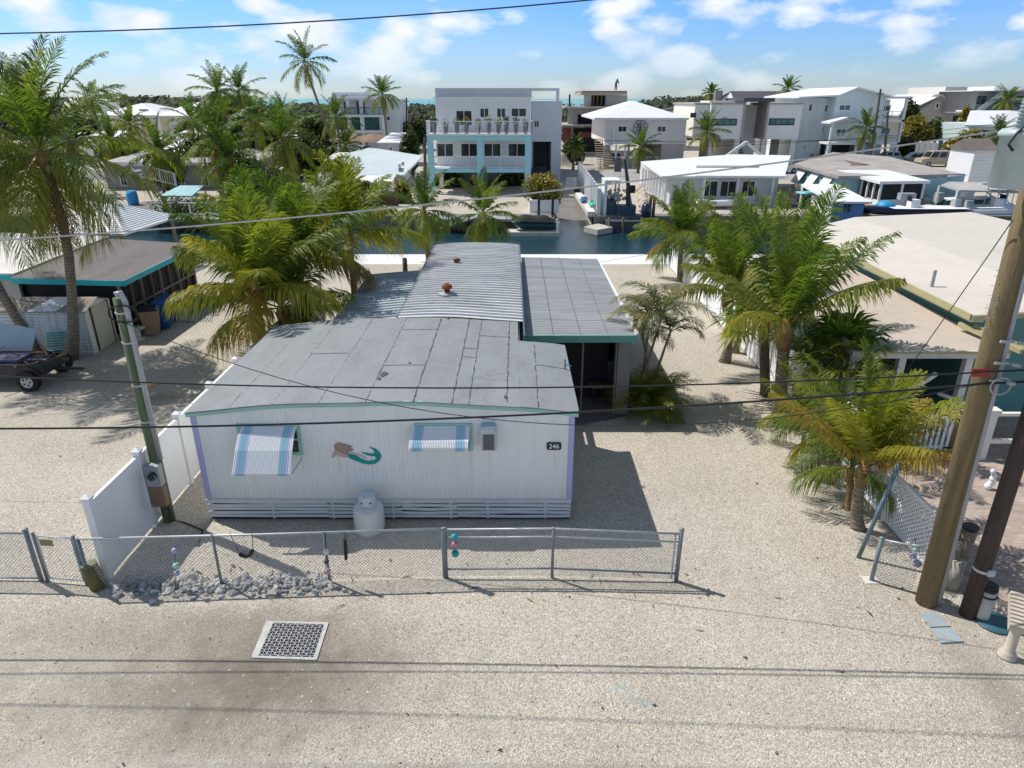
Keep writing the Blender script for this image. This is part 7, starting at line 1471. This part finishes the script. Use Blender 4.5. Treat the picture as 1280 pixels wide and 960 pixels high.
for px in (174, 198): q = A(px,150,Ye-.5).x; MB().box(q-.2, q+.2, Ye-.6, Ye-.3, 0, zt).put('column', WHITE, o)
Yi = 128.0; o = T('white_roof_house', 'house with white pitched roof partly behind the left palms', 'house', (-55, Yi, 0)); x0, x1 = A(206, 152, Yi).x, A(262, 152, Yi).x; zt = Z(145, Yi); MB().box(x0+.8, x1, Yi, Yi+12, 0, zt).put('wall', GREYW, o); k = MB(); hip(k, x0-.6, x1+1, Yi-1, Yi+13, zt+.1, Z(128, Yi+6), .4, .25); k.put('roof', ROOFW, o); winpx(o, 212, 218, 147, 152, Yi, fw=.12)
Yk = 72.0; o = T('grey_canal_house', 'grey walled house with white roof edge behind the left canal docks', 'house', (-30, Yk, 0)); x0, x1 = A(132, 220, Yk).x, A(318, 220, Yk).x; zt = Z(203, Yk); MB().box(x0, x1, Yk, Yk+10, 0, zt).put('wall', M('mauve_grey', (.36,.34,.35), .8, .07, .5, dirt=.15), o); k = MB(); roofquad(k, [(x0-.6,Yk-.8,zt-.15),(x1+.6,Yk-.8,zt+.1),(x1+.6,Yk+10,zt+.5),(x0-.6,Yk+10,zt+.5)], .25); k.put('roof', M('faded_grey_roof', (.36,.35,.34), .7, .15, .6, dirt=.3), o); k = MB(); k.beam((x0-.65,Yk-.86,zt-.2),(x1+.65,Yk-.86,zt+.05),.08,.25); k.put('fascia', WHITE, o)
for px in (150, 178, 222, 252): winpx(o, px, px+9, 217, 233, Yk, fw=.12)
for k, (px, py, wd, lb) in enumerate(((232,172,34,'flat white roof peeking between left palms below the white roof house'),(112,176,30,'low white roofed house behind the large left palm'),(108,128,26,'small white roof on the skyline just left of the pale yellow house'),(215,188,24,'small white roofed shed between palms on the left bank'))):
    Y = (104,100,140,88)[k]; x0, x1 = A(px-wd/2,py,Y).x, A(px+wd/2,py,Y).x; zt = Z(py, Y); o = T('cottage', lb, 'house', (x0, Y, 0)); MB().box(x0, x1, Y, Y+8, 0, zt).put('wall', CREAMW, o); q = MB(); roofquad(q, [(x0-.5,Y-.6,zt),(x1+.5,Y-.6,zt),(x1+.5,Y+8,zt+1.0),(x0-.5,Y+8,zt+1.0)], .2); q.put('roof', ROOFW, o); winpx(o, px-4, px+4, py+4, py+11, Y, fw=.14)
# left canal docks
o = T('boat_lift_shed', 'turquoise canvas topped boat lift with white rails on the left canal bank', 'boat lift', (A(222,245,56).x, 56, 0)); x0, x1 = A(199,245,56).x, A(240,245,56).x
k = MB(); zz = Z(243, 56); roofquad(k, [(x0,56,zz-.1),(x1,56,zz-.1),(x1-.2,59,zz+.35),(x0+.4,59,zz+.35)], .1); k.put('canopy', M('canvas_turq', (.3,.52,.58), .6, .1, 1), o)
for x in (x0+.1, (x0+x1)/2, x1-.1):
    for y in (56.1, 58.8): MB().box(x-.06, x+.06, y-.06, y+.06, -.9, zz-.1).put('post', WHITE, o)
rail(o, (x0,54.4,.05),(x1+4,54.4,.05), .95, WHITE, 1.5, .0, .03)
o = T('white_stair', 'white wooden stair with turquoise parasol top behind the pyramid roof', 'stairs', (A(180,235,62).x, 62, 0)); k = MB(); p = A(170, 232, 62)
for i in range(9): k.box(p.x + i*.22, p.x + i*.22+.3, 62, 63, 2.6 - i*.3, 2.68 - i*.3)
k.put('steps', WHITE, o); rail(o, (p.x,61.9,2.3),(p.x+3.6,61.9,1.4), 1.1, WHITE, 1.2, .2, .025)
p = A(167, 214, 62.5); o = T('parasol', 'small bright turquoise parasol above the white stair', 'parasol', (p.x, 62.5, 0)); MB().lathe((p.x, 62.5, p.z-.2), [(.5,0),(.3,.18),(.03,.3)], 10).put('canopy', TURQ, o); MB().tube([(p.x,62.5,2.3),(p.x,62.5,p.z+.2)], .03, 6).put('pole', WHITE, o)
MB().box(A(120,270,54.4).x, A(470,270,54.4).x, 54.05, 62, .052, .09).put('shaded_bank_deck', M('shaded_bank_deck', (.2,.185,.17), .9, .25, 1.2, dirt=.5, stretch=(4,.5,1)), kind='structure')  # deck widened and coloured dark to stand for shade on the bank
for k, (px, h_, wd, lb) in enumerate(((345,2.6,2.4,'dark bushy shrub on the left bank right of the davit post'),(395,2.2,2.6,'broad dark shrub on the bank before the metal roof cottage'),(450,1.6,2.0,'low green shrub on the bank left of the timber screen'))):
    tree('bank_shrub', lb, 'bush', (A(px,250,58.5).x, 58.5, 0), h_, wd, 1400, .15, 300+k, None, BUSH, 6, False, .85)
tree('hedge_shrub', 'dark rounded shrub on the left bank under the turquoise lift canopy', 'bush', (A(218,255,55).x, 55.2, 0), 1.5, 1.9, 900, .13, 92, None, BUSH, 5, False, .8)
p = A(166, 250, 60); p.z = 0; o = T('rain_barrel', 'blue plastic barrel standing by the white stair on the left bank', 'barrel', p); MB().lathe(p, [(.4,0),(.45,.3),(.45,.9),(.4,1.2)], 14).put('barrel', M('barrel_blue', (.03,.28,.6), .5), o, True); MB().lathe(p + UP*1.2, [(.38,0),(.38,.04),(.1,.05)], 14).put('lid', M('barrel_lid', (.05,.35,.65), .5), o)
o = T('left_dock', 'grey timber canal dock with leaning gangplank on left bank', 'dock', (A(260,270,53).x, 53, 0)); MB().box(A(190,275,53).x, A(330,275,53).x, 52.6, 54.02, -.15, .06).put('deck', M('dock_grey', (1,1,1)), o); MB().beam(A(248,284,52), A(292,279,52), .5, .12).put('gangplank', WOODR, o)
for px in (200, 212, 240, 262, 278, 300): q = A(px, 280, 52.6).x; MB().tube([(q,52.5,-1.6),(q,52.5,.5)], .12, 8).put('piling', WOODD, o)
o = T('davit_post', 'tall pale steel davit post leaning on the left dock between palms', 'davit', (A(303,260,54.5).x, 54.5, 0)); MB().tube([(A(303,268,54.5).x,54.5,0),A(296,222,54.5)], .13, 8).put('post', M('davit_pale', (.5,.56,.6), .5), o); MB().beam(A(296.5,226,54.5), A(306,246,54.5), .07).put('stay', WHITE, o)
# far street poles
def fpole(label, px, py0, py1, Y, lean=0):
    a = A(px, py0, Y); a.z = 0; c = A(px+lean, py1, Y); o = T('utility_pole', label, 'utility pole', a); MB().tube([a, c], [.2,.13], 8).put('post', M('far_pole', (.13,.1,.09), .9, .2, 1), o); MB().beam(c + Vector((-.5,-.15,-.6)), c + Vector((.5,-.15,-.6)), .1).put('cross_arm', WOODD, o)
fpole('thin utility pole standing left of the blue balcony house', 508, 170, 122, 130); fpole('tall utility pole before the pale blue house wing', 1087, 205, 111, 96, 14); fpole('shorter second utility pole right of the tall one by pale blue house', 1106, 200, 140, 99, 4); fpole('utility pole beside the blue balcony house left column', 531, 225, 172, 70)
o = T('white_boundary_wall', 'white solid boundary wall across the street from the tan van', 'wall', (A(1150,190,112).x, 112, 0)); k = MB()
for i in range(8): x = lerp(A(1113,190,112).x, A(1170,190,112).x, i/8); k.box(x, x+.88*(A(1120,190,112).x - A(1113,190,112).x), 112, 112.2, 0, 2.2)
k.put('panel', WHITE, o)
for i in range(9): x = lerp(A(1113,190,112).x, A(1170,190,112).x, i/8); MB().box(x-.1, x+.1, 111.9, 112.3, 0, 2.4).put('post', WHITE, o)
wire('power_line', 'thin power line crossing before the houses over the far street', [A(640,170,96), A(1280,160,96)], .03, ROPE, 'cable', 1.2); wire('power_line', 'lower line of the pair crossing before the far houses', [A(640,178,97), A(1280,150,97)], .03, ROPE, 'cable', 1.6)

# ================================================================== far vegetation
rng = random.Random(31)
fp = [ # px, py crown, Y, length, label, seed, dead
 (381,80,92,3.9,'very tall thin coconut palm leaning over the left skyline',1,0,(426,206)),
 (272,178,60,4.2,'wide coconut palm with brown hanging fronds on the left canal bank',2,9,None),
 (352,178,66,4.0,'coconut palm with pale arching fronds right of the brown fronded palm',3,4,None),
 (272,116,98,3.9,'dark palm crown rising highest above left vegetation',4,0,None),
 (299,117,101,3.9,'dark windswept palm crown just right of the highest left crown',5,0,None),
 (200,195,63,3.3,'yellowish coconut palm over the white stair on the left bank',6,4,None),
 (318,150,84,3.6,'palm between the two left bank palms and the skyline',7,0,None),
 (240,152,88,3.2,'palm in front of the white pitched roof on the left',8,0,None),
 (163,158,92,2.8,'small yellow palm before the pale yellow house',9,0,None),
 (420,150,98,3.3,'bushy palm beside the leaning tall palm trunk',10,0,None),
 (478,120,103,3.0,'slender round crowned palm before the flat roof villa',11,0,None),
 (355,150,100,3.4,'upright green palm under the leaning tall palm',12,0,None),
 (432,185,88,2.6,'small palm over the pale metal roof',13,0,None),
 (800,186,88,2.6,'short round palm on the driveway by the white canal cottage',14,0,None),
 (884,168,93,3.0,'palm before the cream side of the modern house',15,0,None),
 (889,119,116,1.8,'sparse palm top above the modern house roof',16,0,None),
 (985,113,122,2.4,'palm top behind the dark gabled house',17,0,None),
 (1082,163,97,2.6,'small palm beside the tall utility pole at right',18,0,None),
 (1247,172,104,3.0,'small palm before the pale teal cottage',19,0,None),
 (1258,128,126,3.0,'palm in front of the dark modern house',20,0,None),
 (655,118,100,2.2,'',0,0,None),
 (288,205,58,3.0,'shaggy brown palm at the left dock edge by the davit post',22,6,None),
 (140,178,80,3.0,'yellow green palm left of the grey canal house roof',23,0,None),
 (115,128,96,2.8,'palm crown on the left skyline behind the tall palm',24,0,None),
 (20,120,70,3.6,'palm crown filling the far left behind the tall palm',25,3,None),
 (85,185,66,3.0,'palm at the left bank behind the tall palm trunk',26,3,None),
 (720,185,92,1.7,'small dark palm at the white wing driveway',27,0,None),
 (850,150,130,0,'',0,0,None)]
for px, py, Y, L, lb, sd_, dead, bpx_ in fp:
    if not lb: continue
    tp = A(px, py, Y); b = Vector((tp.x + rng.uniform(-.5,.5), Y, 0)); pts = None
    if bpx_: b = Vector((A(bpx_[0], bpx_[1], Y).x + .5, Y, 0)); pts = [b, b.lerp(tp,.25)+Vector((-.2,0,0)), b.lerp(tp,.5)+Vector((-.25,0,0)), b.lerp(tp,.75)+Vector((-.15,0,0)), tp]
    palm('coconut_palm', lb, 'palm tree', b, tp, L*.9, 16, .17, 100+sd_, None, 24, L*.19, .1, PALM, TRUNK, .03, 0, dead, pts, Y < 80, hi=84, low=-45, dr0=30, dr1=80, tint0=.24, old=.7)
tl = [ # broadleaf trees: px centre, py base, py top, width px, Y, label, mat
 (300,190,135,90,100,'dark dense tree mass behind the brown fronded left palms',BUSH),(385,215,160,70,80,'dark green tree beside the metal roof cottage porch',BUSH),(260,210,165,70,78,'leafy dark tree behind the grey canal house roof',BUSH),
 (450,245,222,46,64,'round green bush before the white shed',BUSH),(505,240,225,26,62,'yellow flowering bush left of the blue house column',BUSHY),(516,225,160,28,84,'tall feathery olive tree left of the blue house',BUSH),
 (160,185,165,60,84,'bright yellow green tree before the pale yellow house',BUSHY),(105,170,140,70,110,'green tree below the left skyline',BUSH),(425,245,195,40,70,'vine covered green shrub at the metal roof cottage corner',BUSH),
 (1140,185,140,46,116,'green tree with orange tips behind the white boundary wall',BUSHY),(1165,178,146,36,118,'dense green tree right of the orange tipped one',BUSH),(1208,192,160,40,106,'yellow orange tipped tree behind the tan van',BUSHY),(1206,165,130,26,125,'rust tinted tree before the white cubic house',BUSHY),
 (1137,155,118,30,125,'dark tall tree behind the pale blue house',BUSH),(995,150,117,34,135,'tree behind the dark gabled house',BUSH),(1186,190,172,20,104,'small yellow shrub by the van rear',BUSHY),(1008,258,236,22,60,'small dark bush by the cyan awning table',BUSH),
 (716,205,170,30,100,'dark tree before the unfinished house',BUSH),(1132,183,168,24,108,'low green shrub at the white boundary wall',BUSH),(340,160,132,80,118,'wide green tree behind palms on left skyline',BUSH),(640,240,215,40,75,'shaded dark hedge under the blue house',BUSH),(560,245,212,50,74,'dark foliage under the left bay of the blue house',BUSH),(345,252,205,70,61,'dark mangrove thicket at the canal behind palm cluster',BUSH),(210,225,180,60,68,'dark leafy tree between palms before the grey canal house',BUSH),(150,200,172,55,96,'green leafy tree above the grey canal house roof',BUSH),(395,175,140,60,112,'tall green tree left of the flat roof villa',BUSH),
 (245,180,145,56,116,'olive green tree before the white pitched roof house',BUSH),(310,235,185,60,66,'thick dark tree behind the davit post on the left bank',BUSH),(520,180,148,40,128,'olive tree beside the thin pole left of the blue house',BUSH),(60,170,130,70,118,'broad dark tree on the far left skyline',BUSH),(410,235,205,36,76,'leafy climbing tree by the left end of the metal roof porch',BUSHY),(275,150,118,70,125,'high dark tree crowns under the windswept palms',BUSH),(60,215,160,80,76,'dark shrubs behind the tall palm on the left bank',BUSH),(5,230,160,60,62,'dark bush at the left frame edge behind palms',BUSH)]
for k, (px, pb, pt, wd, Y, lb, m) in enumerate(tl):
    if not lb: continue
    b = A(px, pb, Y); b.z = 0; h = max(.8, Z(pt, Y)); rx = wd/2 * Y/CP/F * .9
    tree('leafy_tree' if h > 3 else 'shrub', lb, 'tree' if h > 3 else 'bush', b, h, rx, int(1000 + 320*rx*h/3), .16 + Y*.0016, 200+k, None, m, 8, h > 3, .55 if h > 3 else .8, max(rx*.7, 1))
# far mangrove wood: one mass nobody could count
mg = MB(); rng = random.Random(41)
def hgt(px):
    for a, c, h0, h1 in ((-400,60,8,8.5),(60,300,9.6,9.2),(300,540,6.6,6.4),(540,760,6.0,6.0),(760,820,6.5,8.5),(820,1000,9.3,8.8),(1000,1150,8.0,8.2),(1150,1250,9.0,9.4),(1250,1700,9,9)):
        if a <= px < c: return lerp(h0, h1, (px-a)/(c-a))
    return 7
def gtop(x, Y):
    px = 640 + F * x / (Y * CP)
    return max(2, hgt(px) * (.72 + .28 * (Y/320)) * (.88 + .24*noise.noise((x*.05, Y*.05, 0)) + .12*noise.noise((x*.22, Y*.22, 5))))
for Y in (160, 190, 225, 265, 315):
    w_ = Y * .95; n_ = 150
    for i in range(n_):
        x0, x1 = lerp(-w_, w_, i/n_), lerp(-w_, w_, (i+1)/n_); z0, z1 = gtop(x0, Y)*.9, gtop(x1, Y)*.9
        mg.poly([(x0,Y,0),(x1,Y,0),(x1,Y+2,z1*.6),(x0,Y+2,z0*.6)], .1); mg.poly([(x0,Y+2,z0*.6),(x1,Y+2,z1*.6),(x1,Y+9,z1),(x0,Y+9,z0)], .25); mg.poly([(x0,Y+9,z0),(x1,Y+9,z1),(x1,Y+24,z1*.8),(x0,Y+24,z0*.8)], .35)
for i in range(60000):
    Y = rng.choice((160, 160, 190, 225, 265, 315)) + rng.uniform(-1, 14); x = rng.uniform(-.95, .95) * Y
    top = gtop(x, Y); z = top * (1.03 - rng.random()**1.6 * .6); s_ = (.35 + Y/520) * rng.uniform(.5, 1.2)
    n_ = Vector((rng.gauss(0,.35), rng.gauss(-.5,.35), rng.gauss(.8,.3))).normalized(); u = n_.orthogonal().normalized(); v = n_.cross(u); p = Vector((x, Y + (z/top)*6 - 3, z))
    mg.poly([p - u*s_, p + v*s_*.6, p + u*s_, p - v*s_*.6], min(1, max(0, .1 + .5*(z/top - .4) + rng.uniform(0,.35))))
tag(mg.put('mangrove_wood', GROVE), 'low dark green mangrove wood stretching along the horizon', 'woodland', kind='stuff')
